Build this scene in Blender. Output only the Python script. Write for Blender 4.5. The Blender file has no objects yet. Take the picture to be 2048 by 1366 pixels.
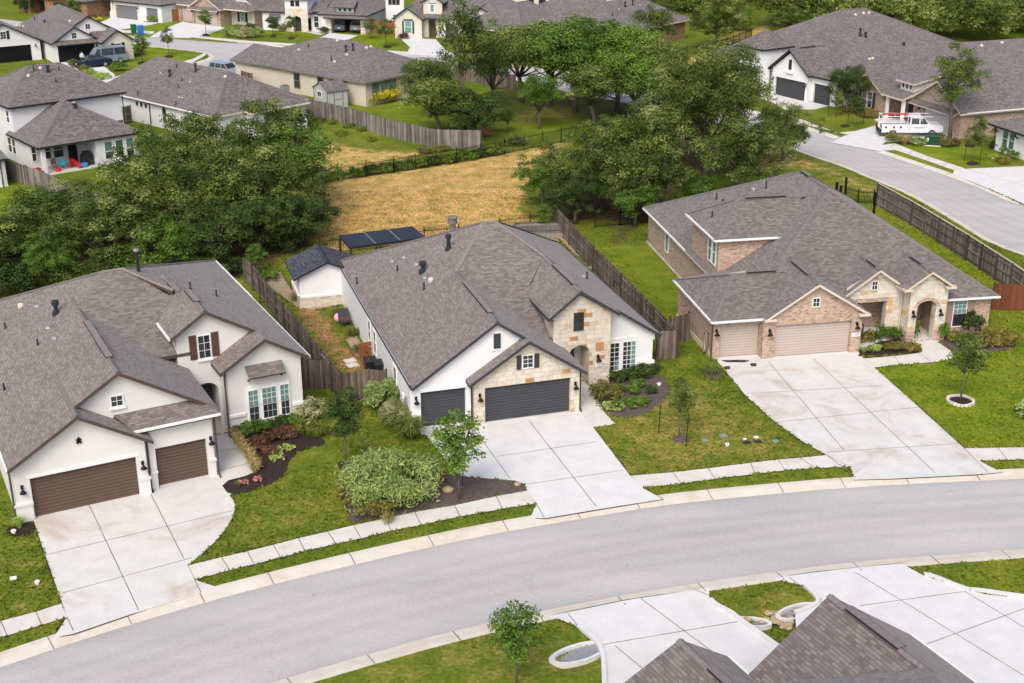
import bpy, math, random
import numpy as np
from mathutils import Vector
from collections import defaultdict
sc = bpy.context.scene
COL = sc.collection
# ---------------------------------------------------------------- survey: camera model of the photograph (2048 x 1366)
F, TH, CAMH = 2639.0, math.radians(21.925), 30.85
def ray(px, py):
    u = (px-1024)/F; v = (py-683)/F
    return np.array([u, math.cos(TH)-v*math.sin(TH), -math.sin(TH)-v*math.cos(TH)])
def G(px, py, z=0.0):
    d = ray(px, py); t = (z-CAMH)/d[2]
    return np.array([d[0]*t, d[1]*t])
def GP(pts, z=0.0): return [tuple(G(a, b, z)) for a, b in pts]
def height_at(base, ytop):
    """height of something standing at ground pixel base whose top is seen at image row ytop"""
    g = G(*base); d = ray(base[0], ytop)
    return CAMH + d[2]*g[1]/d[1]
# ---------------------------------------------------------------- mesh builder
class MB:
    def __init__(s): s.v = []; s.f = []; s.m = []
    def poly(s, pts, m=0):
        n = len(s.v); s.v += [tuple(float(c) for c in p) for p in pts]
        s.f.append(tuple(range(n, n+len(pts)))); s.m.append(m); return s
    def hexa(s, p, m=0):
        n = len(s.v); s.v += [tuple(float(c) for c in q) for q in p]
        for q in ((3,2,1,0),(4,5,6,7),(0,1,5,4),(1,2,6,5),(2,3,7,6),(3,0,4,7)):
            s.f.append(tuple(n+i for i in q)); s.m.append(m)
        return s
    def box(s, x0, x1, y0, y1, z0, z1, m=0):
        return s.hexa([(x0,y0,z0),(x1,y0,z0),(x1,y1,z0),(x0,y1,z0),(x0,y0,z1),(x1,y0,z1),(x1,y1,z1),(x0,y1,z1)], m)
    def bar(s, a, b, w, h, m=0, up=(0,0,1)):
        a = Vector(a); b = Vector(b); d = (b-a).normalized(); u = Vector(up)
        sd = d.cross(u)
        if sd.length < 1e-4: sd = d.cross(Vector((1,0,0)))
        sd.normalize(); u = sd.cross(d); sd *= w/2; u *= h/2
        return s.hexa([a-sd-u, a+sd-u, b+sd-u, b-sd-u, a-sd+u, a+sd+u, b+sd+u, b-sd+u], m)
    def tube(s, pts, rad, n=7, m=0, cap=True):
        P = [Vector(p) for p in pts]; base = len(s.v); k = len(P)
        for i, p in enumerate(P):
            d = (P[min(i+1,k-1)]-P[max(i-1,0)]).normalized()
            a = d.cross(Vector((0.3,1,0.1))); a = d.cross(Vector((1,0,0))) if a.length < .1 else a
            a.normalize(); b = d.cross(a)
            r = rad[i] if hasattr(rad, '__len__') else rad
            for j in range(n):
                t = 2*math.pi*j/n
                s.v.append(tuple(p+a*r*math.cos(t)+b*r*math.sin(t)))
        for i in range(k-1):
            for j in range(n):
                s.f.append((base+i*n+j, base+i*n+(j+1)%n, base+(i+1)*n+(j+1)%n, base+(i+1)*n+j)); s.m.append(m)
        if cap:
            s.f.append(tuple(base+(k-1)*n+j for j in range(n))); s.m.append(m)
            s.f.append(tuple(base+n-1-j for j in range(n))); s.m.append(m)
        return s
    def lathe(s, prof, cx=0, cy=0, n=12, m=0):
        base = len(s.v)
        for r, z in prof:
            for j in range(n):
                t = 2*math.pi*j/n; s.v.append((cx+r*math.cos(t), cy+r*math.sin(t), z))
        for i in range(len(prof)-1):
            for j in range(n):
                s.f.append((base+i*n+j, base+i*n+(j+1)%n, base+(i+1)*n+(j+1)%n, base+(i+1)*n+j)); s.m.append(m)
        return s
    def prism(s, pts, z0, z1, m=0, ms=None):
        """vertical prism over a ground polygon (x, y)"""
        ar = sum(pts[i][0]*pts[(i+1)%len(pts)][1]-pts[(i+1)%len(pts)][0]*pts[i][1] for i in range(len(pts)))
        if ar < 0: pts = pts[::-1]
        s.poly([(x,y,z1) for x,y in pts], m)
        for i in range(len(pts)):
            (x,y),(u,v) = pts[i], pts[(i+1)%len(pts)]
            s.poly([(x,y,z0),(u,v,z0),(u,v,z1),(x,y,z1)], m if ms is None else ms)
        return s
    def build(s, name, mats, parent=None, loc=(0,0,0), rz=0, smooth=False):
        me = bpy.data.meshes.new(name); me.from_pydata(s.v, [], s.f)
        if not isinstance(mats, (list, tuple)): mats = [mats]
        for q in mats: me.materials.append(q)
        if len(mats) > 1: me.polygons.foreach_set('material_index', s.m)
        if smooth: me.polygons.foreach_set('use_smooth', [True]*len(me.polygons))
        auto_uv(me)
        o = bpy.data.objects.new(name, me); COL.objects.link(o)
        o.location = loc; o.rotation_euler = (0,0,rz)
        if parent: o.parent = parent
        return o
def auto_uv(me):
    """metric box-style UVs: u runs level along each face, v runs up its slope"""
    me.update(); npoly = len(me.polygons); nl = len(me.loops)
    if nl == 0: return
    nrm = np.zeros(npoly*3); me.polygons.foreach_get('normal', nrm); nrm = nrm.reshape(-1,3)
    tot = np.zeros(npoly, int); me.polygons.foreach_get('loop_total', tot)
    vi = np.zeros(nl, int); me.loops.foreach_get('vertex_index', vi)
    co = np.zeros(len(me.vertices)*3); me.vertices.foreach_get('co', co); co = co.reshape(-1,3)
    t = np.stack([-nrm[:,1], nrm[:,0], np.zeros(npoly)], 1)
    L = np.linalg.norm(t, axis=1); t[L<1e-3] = (1,0,0); L[L<1e-3] = 1; t /= L[:,None]
    b = np.cross(nrm, t)
    T = np.repeat(t, tot, 0); B = np.repeat(b, tot, 0); P = co[vi]
    uv = np.stack([(P*T).sum(1), (P*B).sum(1)], 1)
    l = me.uv_layers.new(name='UVMap'); l.data.foreach_set('uv', uv.astype(np.float32).ravel())
# ---------------------------------------------------------------- things
def tag(o, label=None, cat=None, group=None, kind=None):
    if label: o['label'] = label
    if cat: o['category'] = cat
    if group: o['group'] = group
    if kind: o['kind'] = kind
    return o
def thing(name, label, cat, loc=(0,0,0), rz=0, group=None):
    o = bpy.data.objects.new(name, None); COL.objects.link(o)
    o.empty_display_size = .3
    o.location = loc if len(loc) == 3 else (loc[0], loc[1], 0); o.rotation_euler = (0,0,rz)
    return tag(o, label, cat, group)
def dup(src, loc, rz=0, scale=1, label=None, cat=None, group=None, sz=None):
    r = src.copy(); COL.objects.link(r); r.location = loc if len(loc) == 3 else (loc[0], loc[1], 0)
    r.rotation_euler = (0,0,rz); r.scale = (scale, scale, sz or scale)
    tag(r, label, cat, group)
    for ch in list(src.children):
        c = ch.copy(); COL.objects.link(c); c.parent = r
        for g in list(ch.children):
            d = g.copy(); COL.objects.link(d); d.parent = c
    return r
# ---------------------------------------------------------------- materials
class NT:
    def __init__(s, name):
        s.mat = bpy.data.materials.new(name); s.mat.use_nodes = True
        s.t = s.mat.node_tree; s.t.nodes.clear()
        s.out = s.n('ShaderNodeOutputMaterial'); s.b = s.n('ShaderNodeBsdfPrincipled')
        s.l(s.b.outputs[0], s.out.inputs[0]); s.b.inputs['Specular IOR Level'].default_value = .25
    def n(s, typ, **k):
        q = s.t.nodes.new(typ)
        for a, v in k.items(): setattr(q, a, v)
        return q
    def l(s, a, b): s.t.links.new(a, b)
    def put(s, v, inp):
        if hasattr(v, 'is_linked') or hasattr(v, 'links'): s.l(v, inp)
        else: inp.default_value = v
    def math(s, op, a, b=0.0):
        q = s.n('ShaderNodeMath', operation=op); s.put(a, q.inputs[0]); s.put(b, q.inputs[1]); return q.outputs[0]
    def mix(s, f, a, b):
        q = s.n('ShaderNodeMix', data_type='RGBA'); s.put(f, q.inputs[0])
        s.put(rgba(a), q.inputs[6]); s.put(rgba(b), q.inputs[7]); return q.outputs[2]
    def mul(s, a, b):
        q = s.n('ShaderNodeMix', data_type='RGBA', blend_type='MULTIPLY'); q.inputs[0].default_value = 1
        s.put(rgba(a), q.inputs[6]); s.put(rgba(b), q.inputs[7]); return q.outputs[2]
    def ramp(s, f, stops, interp='LINEAR'):
        q = s.n('ShaderNodeValToRGB'); e = q.color_ramp; e.interpolation = interp
        while len(e.elements) < len(stops): e.elements.new(.5)
        for el, (p, c) in zip(e.elements, stops): el.position = p; el.color = rgba(c)
        s.put(f, q.inputs[0]); return q.outputs[0]
    def noise(s, co, scale, detail=3, rough=.55, dist=0):
        q = s.n('ShaderNodeTexNoise'); s.l(co, q.inputs['Vector']); q.inputs['Scale'].default_value = scale
        q.inputs['Detail'].default_value = detail; q.inputs['Roughness'].default_value = rough
        q.inputs['Distortion'].default_value = dist; return q.outputs[0]
    def bump(s, h, strength=.3, dist=.02):
        q = s.n('ShaderNodeBump'); q.inputs['Strength'].default_value = strength; q.inputs['Distance'].default_value = dist
        s.l(h, q.inputs['Height']); s.l(q.outputs[0], s.b.inputs['Normal'])
    def pos(s): return s.n('ShaderNodeNewGeometry').outputs['Position']
    def obj(s): return s.n('ShaderNodeTexCoord').outputs['Object']
    def uv(s): return s.n('ShaderNodeTexCoord').outputs['UV']
    def attr(s, name): return s.n('ShaderNodeAttribute', attribute_name=name).outputs['Fac']
    def vary(s, co, scale, lo, hi, detail=3):
        """grey multiplier between lo and hi from noise"""
        return s.ramp(s.noise(co, scale, detail), [(.3,(lo,)*3),(.7,(hi,)*3)])
    def finish(s, col, rough=.85):
        s.put(rgba(col), s.b.inputs['Base Color']); s.put(rough, s.b.inputs['Roughness']); return s.mat
def rgba(c):
    if hasattr(c, 'links'): return c
    return (c[0], c[1], c[2], 1.0)
MATS = {}
def simple(name, col, rough=.8, lo=.9, hi=1.08, scale=2.0, bump=0, metal=0, fine=0):
    m = NT(name); co = m.obj(); c = m.mul(col, m.vary(co, scale, lo, hi))
    if fine: c = m.mul(c, m.vary(co, fine, .8, 1.15, 2))
    if bump: m.bump(m.noise(co, 40, 3), bump)
    m.b.inputs['Metallic'].default_value = metal
    MATS[name] = m.finish(c, rough); return MATS[name]
def blocks(name, w, h, stops, mortar_or_shade, mw, shift=.5, rough=.9, bump=.35, big=(.9,1.08), line=1.0, vline=1.0, wob=0, mot=None):
    """courses of individually coloured blocks laid in metric UV space"""
    m = NT(name); uv = m.uv(); sp = m.n('ShaderNodeSeparateXYZ')
    if wob:
        nz = m.n('ShaderNodeTexNoise'); m.l(uv, nz.inputs['Vector']); nz.inputs['Scale'].default_value = 1.3
        va = m.n('ShaderNodeVectorMath', operation='SCALE'); m.l(nz.outputs['Color'], va.inputs[0]); va.inputs['Scale'].default_value = wob
        vb = m.n('ShaderNodeVectorMath', operation='ADD'); m.l(uv, vb.inputs[0]); m.l(va.outputs[0], vb.inputs[1]); m.l(vb.outputs[0], sp.inputs[0])
    else: m.l(uv, sp.inputs[0])
    v = m.math('DIVIDE', sp.outputs[1], h); row = m.math('FLOOR', v); fv = m.math('FRACT', v)
    wn0 = m.n('ShaderNodeTexWhiteNoise', noise_dimensions='1D'); m.l(row, wn0.inputs['W'])
    if shift is None: sh = m.math('MULTIPLY', wn0.outputs[0], 7.0)
    else: sh = m.math('MULTIPLY', m.math('MODULO', m.math('ADD', row, 1000.0), 2.0), shift)
    u = m.math('ADD', m.math('DIVIDE', sp.outputs[0], w), sh); col = m.math('FLOOR', u); fu = m.math('FRACT', u)
    cb = m.n('ShaderNodeCombineXYZ'); m.l(col, cb.inputs[0]); m.l(row, cb.inputs[1])
    wn = m.n('ShaderNodeTexWhiteNoise', noise_dimensions='2D'); m.l(cb.outputs[0], wn.inputs['Vector'])
    c = m.ramp(wn.outputs[0], stops, 'LINEAR')
    pos = m.obj()
    if mot:   # mottling inside each block
        c = m.mul(c, m.vary(pos, mot, .84, 1.14, 3))
    c = m.mul(c, m.vary(pos, .35, big[0], big[1], 4))
    # joints; on shingles, a painted shadow line at each course's foot
    du = m.math('MULTIPLY', m.math('MINIMUM', fu, m.math('SUBTRACT', 1.0, fu)), w)
    lv = m.math('LESS_THAN', m.math('MULTIPLY', fv, h), mw*line); lu = m.math('LESS_THAN', du, mw*.5*vline)
    j = m.math('MAXIMUM', lv, lu)
    c = m.mix(j, c, mortar_or_shade)
    m.bump(m.math('SUBTRACT', 1.0, j), bump, .015)
    MATS[name] = m.finish(c, rough); return MATS[name]
# ---------------------------------------------------------------- material library
def g3(v, t=(1,1,1)): return (v*t[0], v*t[1], v*t[2])
shingle = blocks('shingle_warm', .25, .14, [(0,(.128,.110,.099)),(.5,(.178,.156,.142)),(1,(.235,.208,.192))], (.12,.10,.092), .03, None, .95, .5, (.92,1.08), 1, .25, 0, 24)  # second colour paints the shadow line below each course
shingle_grey = blocks('shingle_grey', .25, .14, [(0,(.112,.098,.091)),(.5,(.156,.139,.13)),(1,(.208,.187,.177))], (.098,.085,.082), .03, None, .95, .5, (.92,1.08), 1, .25, 0, 24)
shingle_far = blocks('shingle_far', .3, .15, [(0,(.085,.075,.07)),(.5,(.14,.125,.118)),(1,(.20,.18,.172))], (.085,.075,.07), .028, None, .95, .5, (.9,1.08), 1, .3, 0, 20)
shingle_black = blocks('shingle_black', .34, .15, [(0,(.038,.044,.06)),(1,(.095,.105,.125))], (.03,.032,.04), .03, None, .9, .5, (.9,1.1), 1, .3, 0, 30)
for q_ in (shingle, shingle_grey, shingle_far):
    b_ = q_.node_tree.nodes['Principled BSDF']; b_.inputs['Sheen Weight'].default_value = .15; b_.inputs['Sheen Roughness'].default_value = .6
for nm, src, f in (('cap_warm',(.215,.19,.178),1),('cap_grey',(.18,.162,.157),1),('cap_far',(.19,.167,.155),1),('cap_black',(.05,.055,.065),1)):
    simple(nm, src, .95, .8, 1.15, 6)
stucco_warm = simple('stucco_warm', (.69,.685,.665), .9, .95, 1.02, .8, .12)
stucco_white = simple('stucco_white', (.76,.77,.78), .9, .96, 1.02, .8, .12)
stucco_far = simple('stucco_far', (.69,.70,.715), .9, .93, 1.03, .6, .1)
stucco_beige = simple('stucco_beige', (.55,.50,.42), .9, .94, 1.03, .6, .1)
stucco_cream = simple('stucco_cream', (.60,.57,.50), .9, .94, 1.03, .6, .1)
trim_white = simple('trim_white', (.78,.78,.77), .7, .97, 1.02)
trim_tan = simple('trim_tan', (.60,.52,.44), .7, .95, 1.03)
trim_brown = simple('trim_brown', (.085,.06,.05), .7, .85, 1.1)
trim_black = simple('trim_black', (.025,.026,.032), .6, .85, 1.1)
trim_char = simple('trim_char', (.045,.047,.055), .6, .9, 1.1)
trim_olive = simple('trim_olive', (.17,.17,.13), .7, .9, 1.1)
brick_pink = blocks('brick_pink', .21, .075, [(0,(.18,.10,.07)),(.10,(.36,.245,.185)),(.55,(.45,.325,.25)),(.93,(.52,.40,.32)),(1,(.25,.17,.14))], (.46,.39,.32), .012, .5, .95, .3, (.9,1.1), 1, 1, 0, 9)
brick_brown = blocks('brick_brown', .21, .075, [(0,(.10,.045,.025)),(.3,(.26,.12,.06)),(.8,(.36,.19,.10)),(1,(.42,.27,.17))], (.36,.27,.2), .012, .5, .95, .3, (.85,1.12), 1, 1, 0, 9)
brick_tan = blocks('brick_tan', .21, .075, [(0,(.18,.12,.09)),(.5,(.36,.27,.21)),(1,(.46,.36,.28))], (.44,.38,.31), .012, .5, .95, .3, (.9,1.1), 1, 1, 0, 9)
limestone = blocks('limestone', .52, .27, [(0,(.55,.47,.36)),(.4,(.62,.56,.46)),(.88,(.66,.61,.53)),(.93,(.6,.5,.36)),(.945,(.48,.27,.11)),(.98,(.40,.19,.08)),(1,(.52,.34,.18))], (.46,.42,.36), .02, None, .9, .5, (.93,1.05), 1, 1, .07, 5)
limestone_pale = blocks('limestone_pale', .55, .27, [(0,(.58,.52,.43)),(.5,(.64,.6,.53)),(.86,(.68,.65,.6)),(.93,(.60,.42,.22)),(1,(.56,.36,.2))], (.52,.48,.42), .022, None, .9, .5, (.94,1.05), 1, 1, .07, 5)
door_brown = simple('door_brown', (.115,.077,.059), .75, .95, 1.04, 3, .05)
door_char = simple('door_char', (.06,.063,.072), .6, .95, 1.05, 3, .05)
door_tan = simple('door_tan', (.47,.40,.36), .7, .96, 1.04, 3, .05)
door_grey = simple('door_grey', (.16,.175,.19), .65, .95, 1.05, 3)
door_white = simple('door_white', (.58,.56,.54), .65, .95, 1.05, 3)
shutter_brown = simple('shutter_brown', (.10,.055,.045), .75, .85, 1.1, 4)
shutter_tan = simple('shutter_tan', (.30,.22,.165), .75, .9, 1.1, 4)
wood_dark = simple('wood_dark', (.12,.085,.06), .85, .8, 1.15, 4)
metal_black = simple('metal_black', (.012,.012,.014), .45, .9, 1.1, 5, 0, .4)
metal_grey = simple('metal_grey', (.35,.36,.37), .5, .85, 1.1, 5, 0, .5)
metal_white = simple('metal_white', (.72,.73,.75), .4, .97, 1.02, 3)
pvc = simple('pipe_dark', (.028,.028,.032), .6, .85, 1.1, 8)
def glassmat(name, col, rough=.12, spec=.6, sc_=1.2):
    m = NT(name); m.b.inputs['Specular IOR Level'].default_value = spec
    c = m.mul(col, m.vary(m.obj(), sc_, .55, 1.5, 2)); MATS[name] = m.finish(c, rough); return MATS[name]
glass = glassmat('glass_dark', (.03,.036,.042))
glass_teal = blocks('glass_blinds', 3.0, .06, [(0,(.15,.30,.27)),(1,(.20,.36,.33))], (.09,.19,.175), .014, .5, .2, .1, (.8,1.15))
glass_teal.node_tree.nodes['Principled BSDF'].inputs['Specular IOR Level'].default_value = .6
glass_green = glassmat('glass_green', (.10,.21,.16))
def planks(name, dark, mid, light, grain=1.0):
    m = NT(name); co = m.n('ShaderNodeTexCoord').outputs['Object']
    mp = m.n('ShaderNodeMapping'); mp.inputs['Scale'].default_value = (7.5,7.5,.35); m.l(co, mp.inputs[0])
    a = m.noise(mp.outputs[0], 1.0, 4, .65)
    b = m.noise(co, .8, 3)
    t = m.attr('tint')
    f = m.math('ADD', m.math('MULTIPLY', a, .55), m.math('ADD', m.math('MULTIPLY', b, .3), m.math('MULTIPLY', t, .3)))
    c = m.ramp(f, [(.3,dark),(.55,mid),(.8,light)])
    m.bump(a, .2); MATS[name] = m.finish(c, .95); return MATS[name]
fence_wood = planks('fence_wood', (.045,.032,.025), (.125,.098,.078), (.28,.235,.195))
fence_grey = planks('fence_grey', (.05,.043,.038), (.145,.13,.115), (.32,.29,.26))
fence_red = planks('fence_red', (.10,.032,.016), (.15,.05,.026), (.20,.07,.036))
fence_orange = planks('fence_orange', (.19,.075,.03), (.28,.11,.045), (.36,.15,.065))
# pavings
def concrete(name, base, warm, amt, stainscale=.33, sp=.5):
    m = NT(name); p = m.pos()
    st = m.ramp(m.noise(p, stainscale, 6, .62, 1.2), [(sp,(0,0,0)),(sp+.22,(1,1,1))])
    c = m.mul(base, m.vary(p, 1.1, .93, 1.05, 5))
    c = m.mix(m.math('MULTIPLY', st, amt), c, warm)
    c = m.mul(c, m.vary(p, 14, .95, 1.04, 2))
    m.bump(m.noise(p, 30, 3), .05)
    MATS[name] = m.finish(c, .9); return MATS[name]
conc = concrete('concrete_drive', (.60,.597,.57), (.42,.32,.24), .75)
conc_new = concrete('concrete_pale', (.625,.63,.622), (.57,.54,.50), .3)
conc_walk = concrete('concrete_walk', (.61,.60,.555), (.50,.41,.32), .5, .8)
conc_kerb = concrete('concrete_kerb', (.60,.565,.485), (.50,.38,.26), .6, .5)
edge_shade = simple('edge_shade', (.05,.04,.02), 1, .5, 1.6, 1.5)  # painted shade where grass overhangs the paving
joint = simple('joint_dark', (.20,.15,.125), .95, .6, 1.6, .7)
def asphalt(name='asphalt', tracks=False):
    m = NT(name); p = m.pos()
    mp = m.n('ShaderNodeMapping'); mp.inputs['Rotation'].default_value = (0,0,math.radians(-20)); mp.inputs['Scale'].default_value = (.25,1.6,1); m.l(p, mp.inputs[0])
    c = m.mul((.425,.413,.405), m.vary(mp.outputs[0], .35, .93, 1.07, 4))
    c = m.mul(c, m.vary(p, .12, .93, 1.06, 4)); c = m.mul(c, m.vary(p, 9, .93, 1.07, 2))
    cr = m.ramp(m.noise(p, .22, 8, .75, 1.5), [(.70,(0,0,0)),(.80,(1,1,1))])
    c = m.mix(m.math('MULTIPLY', cr, .35), c, (.24,.215,.21))
    if tracks:
        ac = m.math('ADD', m.attr('across'), m.math('MULTIPLY', m.math('SUBTRACT', m.noise(p, .12, 3), .5), .10))
        c = m.mul(c, m.ramp(ac, [(0,(.90,.89,.87)),(.07,(.99,.99,.99)),(.2,(1.03,1.03,1.03)),(.27,(.955,.95,.95)),(.34,(1.03,1.03,1.03)),(.42,(.955,.95,.95)),(.5,(1.035,1.03,1.03)),(.58,(.955,.95,.95)),(.66,(1.03,1.03,1.03)),(.73,(.955,.95,.95)),(.8,(1.03,1.03,1.03)),(.93,(.99,.99,.99)),(1,(.90,.89,.87))]))
        vo = m.n('ShaderNodeTexVoronoi', feature='DISTANCE_TO_EDGE'); wp = m.n('ShaderNodeVectorMath', operation='ADD'); m.l(p, wp.inputs[0]); nz = m.n('ShaderNodeTexNoise'); m.l(p, nz.inputs['Vector']); nz.inputs['Scale'].default_value = .5; nz.inputs['Detail'].default_value = 6; sc2 = m.n('ShaderNodeVectorMath', operation='SCALE'); m.l(nz.outputs['Color'], sc2.inputs[0]); sc2.inputs['Scale'].default_value = 3.0; m.l(sc2.outputs[0], wp.inputs[1]); m.l(wp.outputs[0], vo.inputs['Vector']); vo.inputs['Scale'].default_value = .11
        ck = m.math('MULTIPLY', m.math('LESS_THAN', vo.outputs['Distance'], .0035), m.ramp(m.noise(p, .13, 2), [(.5,(0,0,0)),(.6,(1,1,1))]))
        c = m.mix(m.math('MULTIPLY', ck, .12), c, (.14,.13,.125))
        sp_ = m.ramp(m.noise(p, 1.7, 2), [(.72,(0,0,0)),(.78,(1,1,1))]); c = m.mix(m.math('MULTIPLY', sp_, .35), c, (.2,.19,.185))
    m.bump(m.noise(p, 60, 2), .08); MATS[name] = m.finish(c, .92); return MATS[name]
asph = asphalt(); asph_tr = asphalt('asphalt_tracked', True)
def grass():
    m = NT('grass_ground'); p = m.pos()
    big = m.noise(p, .09, 4); mid = m.noise(p, .55, 5, .6); fine = m.noise(p, 5.5, 4, .7)
    lush = m.ramp(m.math('ADD', m.math('MULTIPLY', big, .5), m.math('MULTIPLY', mid, .5)), [(.33,(.065,.11,.012)),(.5,(.118,.162,.017)),(.64,(.19,.20,.026))])
    bright = m.ramp(mid, [(.3,(.115,.195,.010)),(.7,(.235,.285,.017))])
    c = m.mix(m.attr('lush'), lush, bright)
    tan = m.ramp(m.math('ADD', m.math('MULTIPLY', fine, .3), m.math('MULTIPLY', m.noise(p, .55, 8, .74), .7)), [(.37,(.17,.16,.035)),(.44,(.33,.26,.075)),(.51,(.49,.33,.105)),(.58,(.60,.40,.17)),(.66,(.66,.42,.23))])
    straw = m.ramp(fine, [(.3,(.17,.155,.03)),(.7,(.30,.25,.075))])
    tan = m.mix(m.n_clamp(m.math('MULTIPLY', m.math('SUBTRACT', m.attr('dry'), .32), 7.0)), straw, tan)
    br = m.noise(p, 1.1, 6, .7)
    fd = m.math('MULTIPLY', m.math('SUBTRACT', m.math('ADD', m.attr('dry'), m.math('MULTIPLY', m.math('SUBTRACT', br, .5), 1.6)), .30), 2.6)
    fd = m.n_clamp(fd)
    c = m.mix(fd, c, tan)
    soil = m.ramp(m.noise(p, 2.2, 6, .7), [(.3,(.25,.115,.055)),(.6,(.40,.215,.115)),(.8,(.46,.30,.19))])
    fs = m.n_clamp(m.math('MULTIPLY', m.math('SUBTRACT', m.math('ADD', m.attr('soil'), m.math('MULTIPLY', m.noise(p, .9, 6, .72), 1.0)), .93), 4.0))
    c = m.mix(fs, c, soil)
    fz = m.n_clamp(m.math('MULTIPLY', m.math('SUBTRACT', m.math('ADD', m.attr('litter'), m.math('MULTIPLY', m.noise(p, .7, 5, .7), .8)), .9), 3.0))
    c = m.mix(fz, c, m.ramp(m.noise(p, 3, 4), [(.3,(.055,.04,.022)),(.7,(.13,.095,.05))]))
    c = m.mul(c, m.ramp(fine, [(.28,(.52,.55,.5)),(.5,(.98,.98,.98)),(.72,(1.42,1.38,1.4))]))
    m.bump(m.noise(p, 11, 4, .8), .55, .06)
    MATS['grass'] = m.finish(c, 1.0); m.b.inputs['Specular IOR Level'].default_value = .08
    return m.mat
NT.n_clamp = lambda s, v: (lambda q: (setattr(q, 'use_clamp', True), s.put(v, q.inputs[0]), q.outputs[0])[2])(s.n('ShaderNodeMath', operation='ADD'))
grass_mat = grass()
def mulchm(name, a, b, c_):
    m = NT(name); p = m.pos(); n_ = m.noise(p, 9, 5, .75)
    c = m.ramp(n_, [(.32,a),(.55,b),(.75,c_)]); m.bump(n_, .8, .06); MATS[name] = m.finish(c, 1); return m.mat
mulch_dark = mulchm('mulch_dark', (.018,.012,.01), (.04,.027,.022), (.085,.062,.05))
mulch_grey = mulchm('mulch_grey', (.05,.038,.034), (.125,.098,.088), (.22,.18,.16))
gravel_m = mulchm('gravel', (.20,.14,.09), (.40,.31,.22), (.56,.47,.38))
rock_m = mulchm('rock', (.26,.18,.10), (.48,.36,.22), (.62,.54,.43))
def leafmat(name, stops, trans=.18):
    m = NT(name); c = m.ramp(m.attr('tint'), stops)
    oi = m.n('ShaderNodeObjectInfo'); c = m.mul(c, m.ramp(oi.outputs['Random'], [(0,(.82,.86,.82)),(.5,(1,1,1)),(1,(1.2,1.14,1.0))]))
    m.put(c, m.b.inputs['Base Color']); m.b.inputs['Roughness'].default_value = .65; m.b.inputs['Specular IOR Level'].default_value = .2
    tr = m.n('ShaderNodeBsdfTranslucent'); m.l(c, tr.inputs[0]); mx = m.n('ShaderNodeMixShader'); mx.inputs[0].default_value = trans
    m.l(m.b.outputs[0], mx.inputs[1]); m.l(tr.outputs[0], mx.inputs[2]); m.l(mx.outputs[0], m.out.inputs[0])
    MATS[name] = m.mat; return m.mat
leaf_oak = leafmat('leaf_oak', [(0,(.022,.045,.008)),(.45,(.078,.122,.02)),(.75,(.15,.20,.042)),(1,(.27,.31,.10))])
leaf_bright = leafmat('leaf_bright', [(0,(.045,.098,.012)),(.5,(.095,.18,.022)),(1,(.18,.27,.045))])
leaf_dark = leafmat('leaf_dark', [(0,(.022,.044,.009)),(.5,(.046,.082,.016)),(1,(.10,.14,.035))])
leaf_silver = leafmat('leaf_silver', [(0,(.10,.16,.035)),(.5,(.235,.33,.10)),(1,(.42,.52,.22))])
leaf_yellow = leafmat('leaf_yellow', [(0,(.26,.26,.02)),(.5,(.58,.52,.03)),(1,(.78,.68,.06))])
leaf_olive = leafmat('leaf_olive', [(0,(.09,.10,.025)),(.5,(.20,.18,.045)),(1,(.34,.26,.075))])
leaf_rust = leafmat('leaf_rust', [(0,(.07,.035,.022)),(.5,(.14,.07,.04)),(1,(.21,.12,.065))])
leaf_lime = leafmat('leaf_lime', [(0,(.14,.22,.04)),(.5,(.28,.40,.09)),(1,(.42,.55,.18))])
leaf_cream = leafmat('leaf_cream', [(0,(.17,.19,.075)),(.5,(.32,.33,.15)),(1,(.48,.48,.28))])
leaf_straw = leafmat('leaf_straw', [(0,(.22,.17,.05)),(.5,(.40,.31,.11)),(1,(.55,.45,.22))])
leaf_grassy = leafmat('leaf_grassy', [(0,(.06,.10,.015)),(.5,(.12,.165,.03)),(1,(.24,.25,.06))])
flower_pink = leafmat('flower_pink', [(0,(.35,.12,.12)),(.5,(.5,.2,.19)),(1,(.6,.33,.3))], .1)
bark = simple('bark', (.13,.11,.09), .95, .7, 1.2, 3, .4)
bark_pale = simple('bark_pale', (.30,.28,.25), .95, .8, 1.15, 3, .3)
# ---------------------------------------------------------------- polygons helpers
def chaikin(P, n=2, closed=False):
    P = [np.array(p, float) for p in P]
    for _ in range(n):
        Q = [] if closed else [P[0]]
        m = len(P)
        for i in range(m if closed else m-1):
            a, b = P[i], P[(i+1) % m]; Q += [a*.75+b*.25, a*.25+b*.75]
        if not closed: Q.append(P[-1])
        P = Q
    return [tuple(p) for p in P]
def offset(P, d):
    """offset an open polyline to its left by d"""
    P = [np.array(p) for p in P]; out = []
    for i in range(len(P)):
        t = P[min(i+1, len(P)-1)]-P[max(i-1, 0)]; t /= np.hypot(*t)
        out.append(tuple(P[i]+d*np.array([-t[1], t[0]])))
    return out
def inside(poly, X, Y):
    r = np.zeros(X.shape, bool); n = len(poly)
    for i in range(n):
        x0, y0 = poly[i]; x1, y1 = poly[(i+1) % n]
        if y0 == y1: continue
        r ^= ((y0 > Y) != (y1 > Y)) & (X < (x1-x0)*(Y-y0)/(y1-y0)+x0)
    return r
def dist(poly, X, Y, closed=True):
    d = np.full(X.shape, 1e9); n = len(poly)
    for i in range(n if closed else n-1):
        x0, y0 = poly[i]; x1, y1 = poly[(i+1) % n]; dx, dy = x1-x0, y1-y0; L = dx*dx+dy*dy+1e-12
        t = np.clip(((X-x0)*dx+(Y-y0)*dy)/L, 0, 1)
        d = np.minimum(d, np.hypot(X-x0-t*dx, Y-y0-t*dy))
    return d
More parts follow.
